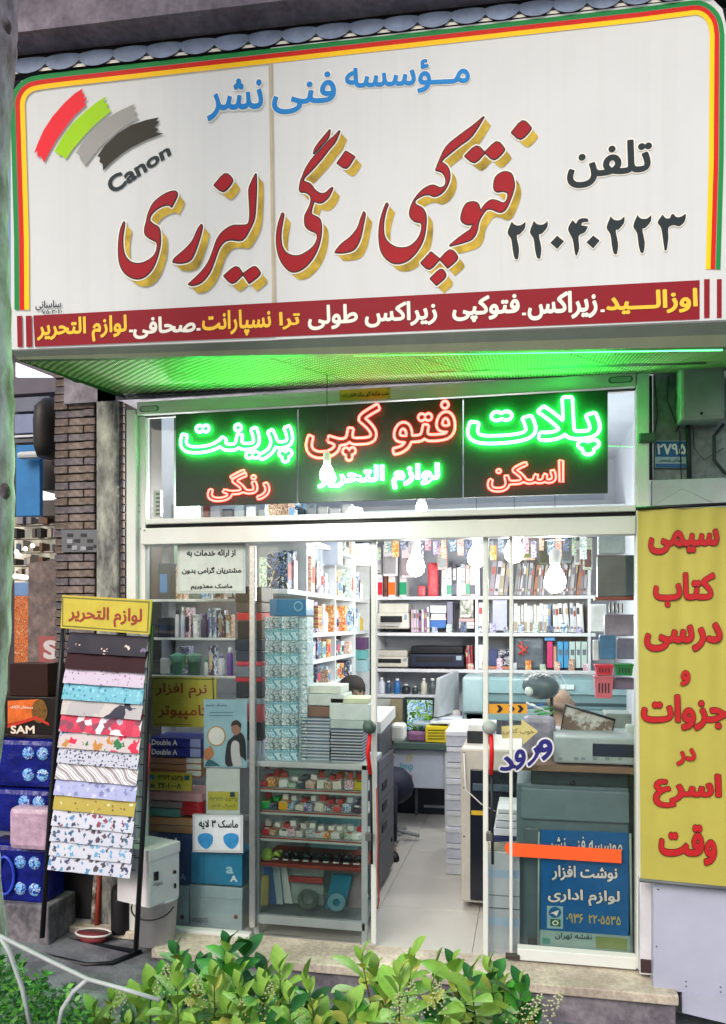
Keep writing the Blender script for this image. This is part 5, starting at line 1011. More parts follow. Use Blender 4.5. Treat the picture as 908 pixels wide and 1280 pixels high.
# window shelves behind the left pane (px 182..312)
wsf = thing('window_shelf', (V(245, 800, .3).x, .3, 1.4), 'glass and white shelves behind the left window pane', 'shelf'); WX0, WX1 = V(190, 800, .2).x, V(303, 800, .3).x
wz = [V(245, 750, .3).z, V(245, 797, .3).z, V(245, 843, .3).z]
for z in wz: MB().box(WX0 - .1, .2, z - .008, WX1, .5, z, .0).build('shelf_board', glass, wsf); MB().box(WX0 - .1, .195, z - .012, WX1, .2, z + .002, .001).build('shelf_edge', shw, wsf)
MB().box(V(187, 700, .2).x, .52, V(187, 748, .5).z, V(222, 700, .2).x, .56, 2.9).build('side_panel', M('#5f746c'), wsf)
lay = [(wz[0], [(208, 18, 48, 'box', '#1f3a4c', 'dark carton with a blue pen picture on the top window shelf', '#3a7cb8'), (227, 12, 44, 'box', '#b02030', 'narrow red carton on the top window shelf', '#e8e8e8'), (258, 10, 14, 'box', '#d8d8dc', 'small white box under the paper notice', '#6a9ad0'), (275, 12, 16, 'box', '#c8d4e0', 'pale box with a dark clip under the paper notice', '#303840'), (290, 10, 16, 'box', '#b8b8c8', 'small grey box at the right of the top window shelf', '#d0d0d8')]),
 (wz[1], [(207, 17, 26, 'box', '#232c40', 'dark blue box at left on the second window shelf', '#2f3c58'), (222, 6, 38, 'bottle', '#dcdce4', 'white correction pen tub on the second window shelf', '#50506c'), (229, 6, 40, 'bottle', '#c4c4d8', 'lavender white tub on the second window shelf', '#e0e0e0'), (237, 8, 39, 'box', '#e4e4ea', 'white pack with dark figure on the second window shelf', '#383c4c'), (247, 9, 30, 'box', '#7ab0d4', 'light blue carton on the second window shelf', '#e8e8f0'), (256, 9, 32, 'bottle', '#38385c', 'dark round tub on the second window shelf', '#4c4c80'), (264, 5, 38, 'box', '#dfe2ee', 'slim white carton on the second window shelf', '#7078b8'), (270, 5, 38, 'box', '#b8b8dc', 'slim violet striped carton on the second window shelf', '#6c68a8'), (278, 8, 36, 'box', '#d8d0c8', 'cream carton with pen on the second window shelf', '#988878'), (287, 7, 30, 'box', '#3c7ca8', 'blue green carton on the second window shelf', '#c0dce8')]),
 (wz[2], [(222, 17, 24, 'cup', '#7cb8a4', 'left pale green plastic cup on the lower window shelf', ''), (243, 19, 24, 'cup', '#88b4a0', 'larger pale green plastic cup on the lower window shelf', ''), (232, 14, 36, 'box', '#a8ac70', 'olive green carton behind the green cups', '#70985c'), (205, 12, 22, 'blister', '#b0b8bc', 'clear pack at the left of the lower window shelf', '#8cb878'), (258, 6, 22, 'bottle', '#dce4e0', 'white green glue stick on the lower window shelf', '#60a080'), (266, 7, 38, 'box', '#c86078', 'pink and yellow carton on the lower window shelf', '#e0c8a0'), (277, 8, 28, 'bottle', '#e0e0ea', 'white bottle on the lower window shelf', '#9090b0'), (288, 8, 36, 'bottle', '#6c4ca0', 'purple bottle on the lower window shelf', '#e8e8f0')])]
for z, its in lay:
    for px, wpx, hpx, kd, c, lab, c2 in its:
        Y = .24 if kd != 'box' or hpx < 30 else .27; 
        if lab.startswith('olive'): Y = .36
        w_ = wpx * .0044; h = hpx * .0044; X = V(px, 800, Y).x; b = MB(); b.use(M(c, .35)); cc = Vector((X, Y, z))
        if kd == 'box' and px > 225: b.use(PP(px))
        if kd == 'box': b.box(X - w_ / 2, Y - .02, z, X + w_ / 2, Y + .05, z + h, .003); b.use(M(c2, .3)); b.box(X - w_ * .36, Y - .022, z + h * .2, X + w_ * .2, Y - .019, z + h * .7)
        elif kd == 'bottle': b.smooth = True; b.lathe([(w_ * .45, 0), (w_ * .5, .01), (w_ * .5, h * .7), (w_ * .3, h * .8), (w_ * .3, h * .82)], cc, 12); b.use(M(c2, .3)); b.lathe([(w_ * .36, h * .8), (w_ * .3, h)], cc, 12)
        elif kd == 'cup': b.smooth = True; b.lathe([(w_ * .38, 0), (w_ * .5, h), (w_ * .55, h), (w_ * .5, h * .9), (w_ * .34, .006)], cc, 18); b.lathe([(w_ * .57, h), (w_ * .56, h + .006), (w_ * .1, h + .02)], cc, 18)
        else: b.box(X - w_ / 2, Y, z, X + w_ / 2, Y + .03, z + h, .012)
        T1(b.build({'box': 'product_box', 'bottle': 'tub', 'cup': 'plastic_cup'}.get(kd, 'clear_pack'), None), lab, {'box': 'box', 'bottle': 'bottle', 'cup': 'cup'}.get(kd, 'pack'))
# dark file box tower (px 296..326)
for k, (y0, y1, c, lab) in enumerate(((733, 752, '#26262c', 'topmost black box'), (753, 765, '#4c4448', 'grey brown box'), (766, 775, '#c02028', 'first bright red box'), (776, 798, '#181a22', 'black box below the first red one'), (799, 813, '#182438', 'navy box'), (814, 826, '#2c3448', 'slate blue box'), (827, 832, '#c4384c', 'thin rose red box'), (833, 846, '#6c7480', 'grey box'), (847, 852, '#b82838', 'second thin red box'), (853, 872, '#20242c', 'wide black box'), (873, 880, '#8c98a4', 'light grey box'), (881, 902, '#c85c60', 'faded red box'), (903, 925, '#2c3030', 'dark box near the foot'), (926, 948, '#b4bccc', 'pale blue white box at the foot'))):
    T1(pbox('file_box', 294 + (k * 5 % 4), y0, 327, y1 + .6, .12, .2, M(c), None, .004), lab + ' of the tower behind the window mullion', 'box')
# mask box tower : photo printed boxes, two by eleven
mk_a = pat('mask_print_a', ['#a4b8be', '#ccd8dc', '#7c949e', '#dfe6e8', '#b4c4ca'], 30, 'blots', rough=.3); mk_b = pat('mask_print_b', ['#68aabe', '#bcd6de', '#4a8ea8', '#dce8ec'], 20, 'blots', rough=.3)
proto_m = {}
for r_ in range(12):
    y0, y1 = 771 + r_ * 15.1, 771 + (r_ + 1) * 15.1 - .5; m = mk_a if r_ % 2 == 0 else mk_b
    for c_ in range(2):
        x0 = 331.5 + c_ * 20.5; o = thing('mask_box', V(x0 + 10, y1, .07), ('grey photo printed' if r_ % 2 == 0 else 'turquoise landscape printed') + ' box of the mask tower, %s from the top in its %s column' % (nth(r_), 'left' if c_ == 0 else 'middle'), 'box', 'boxes stacked in the mask tower')
        pbox('carton', x0, y0, x0 + 20, y1, .07, .13, m, o, .002)
        if r_ % 2 == 0: 
            for (dx, dy, rr) in ((13, 5.5, 4.2), (15, 9.5, 4), (8, 9, 3)): MB().tube([V(x0 + dx + rr * math.cos(t), y0 + dy + rr * math.sin(t), .066) for t in [k * .785 for k in range(8)]], .0013, 5, closed=True).build('ring_print', M('#3c505a'), o)
        else: MB().slab([V(*p, .068) for p in ((x0 + 1, y0 + 1.5), (x0 + 19, y0 + 1.5), (x0 + 19, y0 + 4), (x0 + 1, y0 + 4))], (0, .001, 0)).build('title_strip', M('#7aa8b4'), o)
    T1(pbox('mask_side_box', 373, y0, 384, y1, .10, .13, pat('mask_side_%d' % (r_ % 3), ['#c4d4d8', '#9cb4bc', '#e0e8e8', '#6f9cac'], 30 + 5 * (r_ % 3), 'blots', rough=.3), None, .002), 'narrow pale printed box, %s from the top of the right mask tower column' % nth(r_), 'box', 'pale boxes on the right of the mask tower')
bb = thing('blue_carton', V(360, 770, .08), 'bright blue carton with a pale ring on top of the mask tower', 'carton'); pbox('carton', 337, 749, 383, 770, .08, .15, M('#2f6c98', .3), bb, .003); MB().tube([V(373 + 5 * math.cos(t), 758 + 5.5 * math.sin(t), .077) for t in [k * .523 for k in range(12)]], .004, 6, closed=True).build('ring_print', M('#7cacc4'), bb)
# yellow stack right of the tower
for k in range(8): T1(pbox('card_pack', 384, 757 + k * 3.6, 398, 760 + k * 3.6, .9, .1, M('#c89a50' if k % 2 else '#b06a48')), 'thin %s card pack, %s from the top of the pile beside the blue carton' % ('yellow' if k % 2 else 'orange', nth(k)), 'card pack', 'card packs beside the blue carton')
# notebooks
def nbstack(x0, x1, ytop_, ybot_, n, Y, cols, lab, grp):
    for k in range(n):
        y1 = ybot_ - (ybot_ - ytop_) * k / n; y0 = ybot_ - (ybot_ - ytop_) * (k + 1) / n; X0, X1, z0, z1 = pb(x0, y0, x1, y1, Y); j = rnd.uniform(-.004, .004)
        b = MB(); h = z1 - z0; b.use(M(cols[k % len(cols)], .4)); b.box(X0 + j, Y, z0 + .0005, X1 + j, Y + .2, z0 + h * .25); b.box(X0 + j, Y, z0 + h * .72, X1 + j, Y + .2, z1 - .0005); b.use(M('#c9cdd2', .8)); b.box(X0 + j + .002, Y + .004, z0 + h * .25, X1 + j - .002, Y + .196, z0 + h * .72)
        T1(b.build('notebook', None), lab + ', %s from the bottom' % nth(k), 'notebook', grp)
nbstack(376, 412, 897, 951, 13, .1, ['#5c748c', '#7c90a4', '#4c6078'], 'blue grey notebook in the left stack on the display case', 'left stack of notebooks')
nbstack(413, 453, 912, 954, 11, .08, ['#30364c', '#54607c', '#3c3c54'], 'dark spined notebook in the right stack on the display case', 'right stack of notebooks')
for x0, y0, x1, y1, Y, c, lab in ((380, 868, 430, 882, .12, '#c4ccc8', 'upper white carton left of the head'), (380, 883, 413, 896, .12, '#7c5c4c', 'brown carton under the white one'), (380, 857, 426, 867, .14, '#d0d4cc', 'flat cream lid on the left white carton'), (412, 880, 462, 900, .11, '#c8d0d0', 'wide pale carton on the right notebook stack'), (413, 873, 460, 879.5, .12, '#c8ccb0', 'thin yellowish pad on the wide pale carton'), (413, 900.5, 455, 911, .1, '#aab8b4', 'grey green carton directly on the right notebook stack')):
    T1(pbox('carton', x0, y0, x1, y1, Y, .2, M(c)), lab, 'carton')
# display case
dc = thing('display_case', V(390, 1180, .0), 'aluminium glass display case full of small goods, by the doorway', 'display case')
dal = M('#a5adb0', .35)
def DB(name, x0, y0, x1, y1, Y, dy, m=dal, s=None): return slabY(name, x0, y0, x1, y1, Y, dy, m, dc, .003, s)
DB('post', 317, 956, 324, 1168, .03, .03); DB('post', 452, 956, 459, 1192, .02, .03); DB('post', 331, 956, 336, 1150, .42, .03, M('#7a3b34')); DB('post', 462, 958, 468, 1160, .4, .03)
DB('top_board', 316, 951, 459, 958, .02, .42); DB('bottom_rail', 318, 1143, 457, 1154, .02, .03); DB('bottom_board', 320, 1142, 457, 1146, .04, .38, M('#6d7578'))
case_z = []
for k, y in enumerate((985, 1013, 1046, 1078)):
    DB('shelf_board', 322, y, 455, y + 4.5, .05, .34, M('#c8ccca') if k != 3 else M('#8a3a34')); DB('red_edge', 322, y - .2, 455, y + 1.6, .046, .004, M('#a03830')); a_ = quad4(322, y, 455, y + 3.5); case_z.append((V(*a_[0], .05).z + V(*a_[1], .05).z) / 2)
case_z.append(V(388, 1141, .05).z)
DB('back_pane', 325, 960, 452, 1140, .41, .006, filmmat('frosted_pane', '#b8c8c8', .4, .4)); DB('glass_front', 324, 958, 452, 1142, .034, .004, glass)
gl = ['small striped eraser pack', 'boxed pen set', 'marker pack']
for s_, (z, cols, n_) in enumerate(((case_z[0], ['#c82c34', '#d8d8dc', '#3c4454', '#d8d4cc', '#e0dcd4', '#d8d0c8', '#c85450', '#c8b428'], 11), (case_z[1], ['#2fa84c', '#e0a428', '#e0b038', '#d0c8bc', '#d8d0c4', '#2c7ca8', '#c05048', '#d8dcdc', '#4a3c50'], 11), (case_z[2], ['#c02834', '#dcdcd8', '#d8d8d8', '#e0e0dc', '#d4ccc8', '#2c3038', '#c8c4c0'], 11), (case_z[3], ['#a8c858', '#20242a', '#262a30', '#1c2026', '#2a2e34', '#1e2228'], 10))):
    X0, X1 = V(326, 1000, .08).x, V(452, 1000, .08).x; w_ = (X1 - X0) / n_
    for k in range(n_):
        c = cols[min(k * len(cols) // n_, len(cols) - 1)] if s_ != 2 else cols[k % len(cols)]; h = rnd.uniform(.05, .085); x = X0 + w_ * (k + .5); b = MB()
        lab = 'small packed item on the %s shelf of the display case' % ('top', 'second', 'third', 'fourth')[s_]
        if s_ == 3 and k > 0:
            b.use(M(c, .3)); b.smooth = True; b.tube([(x - w_ * .3, .12, z + .02), (x, .09, z + .045), (x + w_ * .35, .12, z + .02)], .014, 8); b.tube([(x - w_ * .3, .15, z + .03), (x + w_ * .3, .15, z + .035)], .01, 6); b.use(M('#c8ccd0')).box(x - w_ * .25, .075, z + .012, x + w_ * .3, .085, z + .018); lab = 'tape dispenser in the row on the fourth shelf'; nm = 'tape_dispenser'
        elif s_ == 3: b.use(M(c, .3)); b.smooth = True; b.lathe([(.03, 0), (.035, .02), (.02, .05), (.006, .06)], (x, .12, z), 12); lab = 'rounded dispenser at the left of the fourth shelf'; nm = 'tape_dispenser'
        else:
            Mx = Matrix.Translation((x, .12, z + .002)) @ Matrix.Rotation(rnd.uniform(-.35, .35), 4, 'Z') @ Matrix.Rotation(rnd.uniform(-.15, .15), 4, 'Y'); b.use(PP(k * 5 + s_ * 3) if k % 2 else M(c, .3)).box(-w_ * .52, -.055, .003, w_ * .52, .05, h * .6, .006, Mx); b.use(M(rnd.choice(('#e4e0dc', '#c83c3c', '#2c3440', '#d8dce0')))).box(-w_ * .3, -.052, .008, w_ * .2, -.03, h * .62, .002, Mx)
            b.use(M(rnd.choice(('#e8e4e0', '#b83c3c', c)))).box(-w_ * .3, .0, h * .6, w_ * .35, .06, h * 1.0, .004, Mx); nm = 'stationery_pack'
        T1(b.build(nm, None), '%s %s, %s from the left' % (cname(c), lab, nth(k)), 'pack', lab)
zq = case_z[4]
def casebag(x0, y0, x1, y1, Y, m, lab, lean=0):
    X0, X1, z0, z1 = pb(x0, y0, x1, y1, Y); b = MB(); w_ = X1 - X0
    b.use(m).slab([(X0, Y, zq + .004), (X1, Y, zq + .004), (X1 + lean, Y + .02, zq + (z1 - z0) * .96), (X1 + lean - w_ * .2, Y + .02, zq + (z1 - z0)), (X0 + lean, Y + .02, zq + (z1 - z0) * .98)], (0, .022, 0)); return T1(b.build('file_sleeve', None), lab, 'folder')
casebag(326, 1105, 335, 1141, .1, M('#b8a85c'), 'yellowish sleeve at the lower left of the case', .0); casebag(334, 1092, 345, 1141, .12, M('#3c5c98', .25), 'blue ring folder leaning in the case', -.03); casebag(345, 1085, 354, 1141, .13, M('#a4b0b8', .25), 'grey clear folder leaning in the case', -.03); casebag(356, 1083, 366, 1141, .15, M('#c4c8ca', .25), 'white clear folder leaning left in the case', -.05)
casebag(364, 1090, 404, 1141, .16, mat('clear_sleeve', '#96a09c', .2, var=.3, vs=14, bump=.4, bs=12), 'clear sleeve with a red band, middle of the case bottom'); T1(pbox('red_band_pack', 361, 1097, 404, 1104, .13, .03, M('#a03438')), 'red strip across the clear sleeve in the case', 'pack')
casebag(406, 1098, 430, 1141, .12, M('#1f7490', .3), 'teal packaged roll at the right of the case bottom', .04); casebag(430, 1088, 452, 1141, .16, mat('pinkgrey_sleeve', '#8c7c80', .3, var=.3, vs=12), 'pinkish grey packs at the right end of the case bottom')
for px, py, r_, c, lab in ((385, 1124, 12, '#59635f', 'coiled dark cord in the clear sleeve'), (421, 1128, 10, '#6fa0b0', 'round pale blue tape reel in the case')):
    b = MB(); b.smooth = True
    for k, f in enumerate((1, .8, .62)): b.tube([V(px + r_ * f * math.cos(t), py + r_ * f * math.sin(t), .105 + .002 * k) for t in [j * .4488 for j in range(14)]], .006, 6, closed=True)
    T1(b.build('cord_coil', M(c, .3)), lab, 'coil')
X = [V(388, 1020, .38), V(450, 1020, .38)]; b = MB(); b.slab([V(386, 1020, .38), V(450, 1020, .38), V(450, 1052, .38), V(445, 1064, .38), (V(390, 1064, .38)), V(386, 1052, .38)], (0, .01, 0)); T1(b.build('blue_bag', mat('cyan_bag', '#8cc0cc', .25, var=.15, vs=10)), 'pale cyan plastic bag at the back of the display case', 'bag')
# papers, reams in left window bottom
def stk(nm, x0, y0, x1, y1, Y, m, lab, cat='box', par=None, dy=.22, bv=.003):
    o = slabY(nm, x0, y0, x1, y1, Y, dy, m, par, bv, .03)
    return T1(o, lab, cat) if par is None else o
dbl = M('#232a86', .3)
for k, (y0, y1) in enumerate(((922, 933), (934, 945))):
    r = thing('paper_ream', V(220, y1, .07), ('upper', 'lower')[k] + ' dark blue ream of copy paper in the left window', 'paper ream'); stk('wrapper', 187, y0, 252, y1, .07, dbl, None, par=r); letters(r, 'Double A', FP(.068), quad4(190, y0 + 2, 222, y1 - 2, .03), ltr_w, .02, .001, res=2)
    flat(r, [[(238, y0 + 1.5), (251, y0 + 2), (251, y1 + 1.5), (238, y1 + 1)]], FP(.068), M('#8c94c4'), .001, 'round_print')
for k in range(3):
    r = thing('paper_ream', V(220, 960, .08), ('top', 'middle', 'bottom')[k] + ' orange brown ream of the orange pile in the left window', 'paper ream'); stk('wrapper', 186, 947 + k * 8, 251, 954 + k * 8, .08, M('#b07c5c', .35), None, par=r); stk('end_flap', 233, 947.5 + k * 8, 251.5, 953.5 + k * 8, .078, M('#c4c8c4'), None, par=r, dy=.004)
yl = thing('phone_label', V(213, 990, .05), 'small yellow notice with two phone numbers on the reams', 'notice'); yp = FP(.05)
sheet(yl, quad4(186, 965, 240, 987, .04), yp, M('#b5a93c'), .0, 'label_face'); letters(yl, '۰۹۳۶۲۲۰۵۵۳۵', yp, quad4(196, 968, 229, 974.5, .04), ink_blk, .03, .003, res=2); letters(yl, '۲۲۰۱۰۰۰۸', yp, quad4(198, 978, 227, 985, .04), ink_blk, .03, .003, res=2)
for (x, y, c) in ((190.5, 971, '#3a7cb0'), (191, 982, '#55702c'), (234, 972, '#1f5070')): flat(yl, [[(x - 3, y - 2.6), (x + 3, y - 2.6), (x + 3, y + 3), (x - 3, y + 3)]], yp, M(c), .003, 'icon_print')
for k, (x0, y0, x1, y1, c, lab) in enumerate(((186, 990, 253, 1000, '#b88c90', 'pink paper ream under the yellow notice'), (184, 1001, 228, 1009, '#8c7c7c', 'greyish pink ream in the coloured pile'), (184, 1010, 226, 1020, '#5f8c88', 'teal ream in the coloured pile'), (225, 1000, 254, 1019, '#a81c24', 'deep red block at the right of the coloured pile'), (184, 1021, 243, 1030, '#b88458', 'orange brown ream below the teal one'), (183, 1031, 243, 1040, '#a87c58', 'lowest orange brown ream above the blue carton'))): stk('paper_ream', x0, y0, x1, y1, .07 + .004 * k, M(c, .35), lab, 'paper ream')
r = thing('blue_carton', V(215, 1100, .08), 'dark blue copy paper carton behind the white box', 'carton'); stk('carton', 180, 1041, 244, 1108, .08, M('#27406e', .4), None, par=r); letters(r, 'Double A', FP(.078), quad4(184, 1046, 224, 1055, .03), ltr_w, .02, .001); letters(r, 'A', FP(.078), quad4(225, 1092, 233, 1100, .03), M('#6f8cb8'), .03, .001)
r = thing('light_blue_carton', V(274, 1106, .06), 'bright blue copy paper carton under the mask notice', 'carton'); stk('carton', 239, 1066, 303, 1105, .06, mat('cyan_card', '#2a84b0', .35, var=.2, vs=8), None, par=r); letters(r, 'a', FP(.058), quad4(283, 1083, 292, 1092, .03), M('#a8ccdc'), .03, .001); letters(r, 'A', FP(.058), quad4(288, 1094, 297, 1102, .03), M('#e0e8ec'), .04, .001)
cw = M('#9fb2bb', .5)
for x0, x1, lab in ((216, 236, 'narrow white carton at the floor behind the bucket'), (238, 303, 'wide white paper carton at the floor of the left window')):
    r = thing('white_carton', V((x0 + x1) / 2, 1166, .07), lab, 'carton'); stk('carton', x0, 1121, x1, 1165, .07, cw, None, par=r); stk('lid', x0 - .4, 1107, x1 + .4, 1122, .064, cw, None, par=r)
    if x0 == 238: letters(r, 'HYGIENTS', FP(.068), quad4(240, 1147, 260, 1153, .03), M('#4c5860'), .015, .001, res=2)
    MB().lathe([(.012, 0), (.012, .002)], V(x1 - 8, 1146, .069), 10, Vector((0, -1, 0))).build('round_mark', M('#7a3438'), r)
# posters on the left window
gy = FP(.0)
ns = thing('paper_notice', V(264, 742, .0), 'white paper notice with three lines of black print taped inside the window', 'notice'); nq = quad4(222, 679, 307, 742, -.005)
sheet(ns, nq, gy, M('#a7b0ac', .5), .0, 'paper', .002); sheet(ns, quad4(225, 682, 304, 739, -.005), gy, M('#b4bdb9', .5), .002, 'paper_inner', .001)
for s, x0, y0, x1, y1 in (('از ارائه خدمات به', 234, 687, 295, 697), ('مشتریان گرامی بدون', 228, 709, 302, 718), ('ماسک معذوریم', 239, 730, 291, 738)): letters(ns, s, gy, quad4(x0, y0, x1, y1, -.005), ink_blk, .03, .004, res=3)
ys = thing('yellow_window_sign', V(230, 908, .03), 'yellow sign with dark red Persian words behind the left window pane', 'sign'); yp2 = FP(.03)
sheet(ys, quad4(191, 845, 271, 908, .02), yp2, M('#a39a38'), .0, 'board', .003); letters(ys, 'نرم افزار', yp2, quad4(195, 853, 259, 872, .02), M('#7c3418'), .02, .002); letters(ys, 'کامپیوتر', yp2, quad4(198, 880, 262, 899, .02), M('#7c3418'), .02, .002)
for a_ in (((192, 848), (268, 849)), ((266, 846), (268, 900)), ((192, 905), (240, 906))): MB().tube([V(a_[0][0], a_[0][1], .026), V(a_[1][0], a_[1][1], .026)], .0018, 4).build('border_line', ink_blk, ys)
ps = thing('blue_poster', V(282, 960, .02), 'light blue poster of two people and a round badge in the left window', 'poster'); p3_ = FP(.02)
sheet(ps, quad4(255, 874, 309, 959, .015), p3_, mat('poster_blue', '#8fb4c4', .3, var=.2, vs=5), .0, 'poster_sheet', .002)
def pf_(pts, c, off, nm): flat(ps, [ccw(smooth_loop(pts, 3, 80))], p3_, M(c, .3), off, nm)
pf_([(271 + 12 * math.cos(t), 920 + 13 * math.sin(t)) for t in [k * .52 for k in range(12)]], '#a08c6c', .002, 'badge_ring'); pf_([(271 + 10 * math.cos(t), 920 + 11 * math.sin(t)) for t in [k * .52 for k in range(12)]], '#c8ccc8', .0026, 'badge')
pf_([(282, 955), (284, 930), (290, 922), (300, 915), (307, 925), (308, 952), (300, 945), (292, 957)], '#22242c', .002, 'figure_jacket'); pf_([(290, 908), (295, 903), (301, 906), (301, 914), (296, 919), (291, 916)], '#8c6c5c', .0026, 'figure_face'); pf_([(289, 908), (291, 902), (297, 900), (302, 905), (301, 911), (297, 906)], '#2c2824', .0032, 'figure_hair'); pf_([(289, 936), (292, 926), (299, 928), (300, 940), (303, 957), (292, 957)], '#b0b4b8', .0028, 'figure_shirt')
pf_([(256, 938), (264, 932), (268, 942), (262, 950), (256, 948)], '#a8744c', .002, 'wedge'); pf_([(256, 958), (262, 949), (276, 957)], '#2c5c68', .0024, 'wedge'); letters(ps, 'ماسک بزنیم', p3_, quad4(258, 879, 284, 884, .02), M('#1f3c50'), .02, .002, res=2)
for k in range(2): flat(ps, [[(262, 890 + k * 4), (292, 890 + k * 4), (292, 891 + k * 4), (262, 891 + k * 4)]], p3_, M('#4c7488'), .002, 'print_line')
qs_ = thing('code_notice', V(278, 1017, .03), 'white framed notice with a yellow lower half above the mask sign', 'notice'); p4_ = FP(.03); sheet(qs_, quad4(258, 960, 300, 1017, .02), p4_, M('#b8c0c0'), .0, 'frame'); sheet(qs_, quad4(260, 989, 298, 1012, .02), p4_, M('#a8a43c'), .002, 'yellow_half', .001)
letters(qs_, '۰۹۳۶۲۲۰۵۵۳۵', p4_, quad4(261, 996, 297, 1001, .02), M('#5c6420'), .01, .003, res=2); letters(qs_, 'ارسال فایل', p4_, quad4(264, 1004, 294, 1009, .02), M('#5c6420'), .01, .003, res=2); flat(qs_, [[(288, 990), (294, 990), (294, 996), (288, 996)]], p4_, M('#20404c'), .003, 'icon_print')
ms = thing('mask_notice', V(277, 1066, .0), 'white notice with two blue face masks and Persian heading', 'notice'); p5_ = FP(.01); sheet(ms, quad4(241, 1018, 304, 1065, .02), p5_, M('#a8b0b4'), .0, 'board', .02); sheet(ms, quad4(244, 1020.5, 301, 1062, .02), p5_, M('#bcc6cc'), .002, 'paper', .001)
letters(ms, 'ماسک ۳ لایه'.replace('۳', '۳'), p5_, quad4(249, 1024, 298, 1036, .02), ink_blk, .03, .004, res=3)
for x in (248, 280): flat(ms, [ccw(smooth_loop([(x, 1045), (x + 9, 1041), (x + 18, 1044), (x + 18, 1053), (x + 11, 1061), (x + 2, 1055)], 3, 80))], p5_, mat('mask_blue', '#2c7ab0', .4, var=.2, vs=30), .004, 'mask_print')
# transom view: pale wall parts behind the boards
T1(pbox('vent_grille', 192, 613, 201, 645, .3, .03, M('#9caca4')), 'pale slotted grille in the left end of the transom', 'grille')
for k in range(6): T1(pbox('grille_slot', 195, 616 + k * 5, 200, 619 + k * 5, .297, .003, M('#2a3530')), 'dark slot of the pale transom grille, %s from the top' % nth(k), 'slot', 'slots of the grille')
T1(pbox('drawer_cabinet', 455, 634, 790, 662, 2.6, .3, M('#b4bcc0')), 'row of pale drawers seen under the neon boards', 'cabinet')
for k in range(16): T1(pbox('upper_stock', 203 + k * 15, 630 + (k % 3) * 3, 215 + k * 15, 662, 1.0, .1, M(('#8c98a0', '#c4c8cc', '#5c6468', '#a04848', '#d0d0d8', '#3c4a58')[k % 6 if k < 13 else 1])), 'packet seen below the neon boards, %s from the left' % nth(k), 'packet', 'packets below the neon boards')
# copier left, desk, monitor ...
cp = thing('grey_copier', V(480, 1065, .75), 'large dark grey office copier just inside the doorway', 'copier')
a0, c0 = V(470, 1000, .72), V(488, 1000, 1.35); XA, XB = -.62, V(489, 1000, 1.3).x
XA = V(464, 1000, .75).x; zt = G(480, 905, 0) ; ztc = V(480, 912, .8).z; XR_ = V(474, 1060, .75).x
MB().box(XR_ - .62, .75, .03, XR_, 1.30, ztc - .18, .015).build('body', M('#50545c', .5), cp); MB().box(XR_ - .62, .74, ztc - .18, XR_ + .0, 1.32, ztc - .02, .02).build('scanner_unit', M('#3c4046', .5), cp)
MB().slab([(XR_ - .58, .76, ztc - .02), (XR_ + .01, .76, ztc - .02), (XR_ + .01, 1.3, ztc + .02), (XR_ - .58, 1.3, ztc + .02)], (0, 0, .07)).build('feeder_lid', M('#b4b8b8', .4), cp)
for k in range(3): MB().box(XR_ - .002, .85, .35 + k * .13, XR_ + .006, 1.0, .40 + k * .13, .003).build('drawer_grip', M('#15171b'), cp)
for z in (.3, .43, .56, .74): MB().box(XR_ - .001, .755, z - .003, XR_ + .002, 1.295, z, 0).build('panel_joint', M('#2a2c31'), cp)
MB().lathe([(.018, 0), (.018, .006)], (XR_, 1.2, .22), 10, Vector((1, 0, 0))).build('round_port', M('#15171b'), cp)
T1(pbox('white_gadget', 487, 906, 505, 927, 1.2, .15, M('#b8bcb8'), None, .02), 'small white machine beside the copier top', 'machine')
dk_ = thing('desk', V(527, 1040, 2.3), 'desk with a dark top and white panelled front with faint print', 'desk')
def DK(nm, x0, y0, x1, y1, Y, dy, m, bv=.003): return pbox(nm, x0, y0, x1, y1, Y, dy, m, dk_, bv)
DK('desk_top', 486, 929, 567, 937, 2.27, .6, M('#3f524c')); DK('front_panel', 489, 937, 559, 985, 2.32, .02, mat('desk_front', '#aab2c2', .4, var=.1, vs=5)); DK('leg', 556, 937, 561, 1042, 2.3, .03, M('#b4babe')); DK('leg', 519, 985, 522, 1024, 2.8, .03, M('#5c6268')); DK('leg', 490, 985, 494, 1040, 2.32, .03, M('#5c6268')); DK('back_panel', 490, 985, 565, 1018, 2.86, .02, M('#1d222a'))
DK('rail', 530, 1007, 556, 1010, 2.7, .02, M('#6c7278')); letters(dk_, 'ijmp', FP(2.32), quad4(500, 953, 517, 965, 0), M('#5c98a4'), .03, .004); letters(dk_, 'o', FP(2.32), quad4(508, 942, 516, 952, 0), M('#b0a878'), .03, .004); flat(dk_, [[(504, 970), (516, 968), (516, 976), (504, 978)]], FP(2.32), M('#b86a70'), .004, 'faint_print')
mo = thing('desktop_monitor', V(526, 912, 2.6), 'monitor on the desk showing a bright green landscape', 'monitor'); _cs = pbox('casing', 506, 872, 542, 915, 2.62, .04, M('#1d2a28'), mo); pbox('screen', 509, 875, 541, 913, 2.61, .008, pat('landscape', ['#4a8c2c', '#a8d060', '#5a98c8', '#c8e0e8', '#386a28', '#88b858'], 14, 'blots', rough=.2), _cs)
pbox('stand', 520, 914, 530, 930, 2.64, .03, M('#1d2a28'), mo)
tm = thing('tilted_monitor', V(552, 898, 2.5), 'pale grey flat panel monitor turned sideways on the desk', 'monitor'); MB().slab([V(546, 848, 2.35), V(569, 838, 2.75), V(570, 888, 2.75), V(542, 896, 2.35)], (.03, -.02, 0)).build('panel', M('#a8b0b4', .35), tm); MB().slab([V(549, 853, 2.335), V(565, 845, 2.7), V(565, 884, 2.7), V(547, 889, 2.335)], (.004, -.004, 0)).build('screen', M('#bcc4c8', .2), tm); MB().tube([V(557, 890, 2.6), V(557, 906, 2.6)], .02, 8).build('stand', M('#7c8488'), tm)
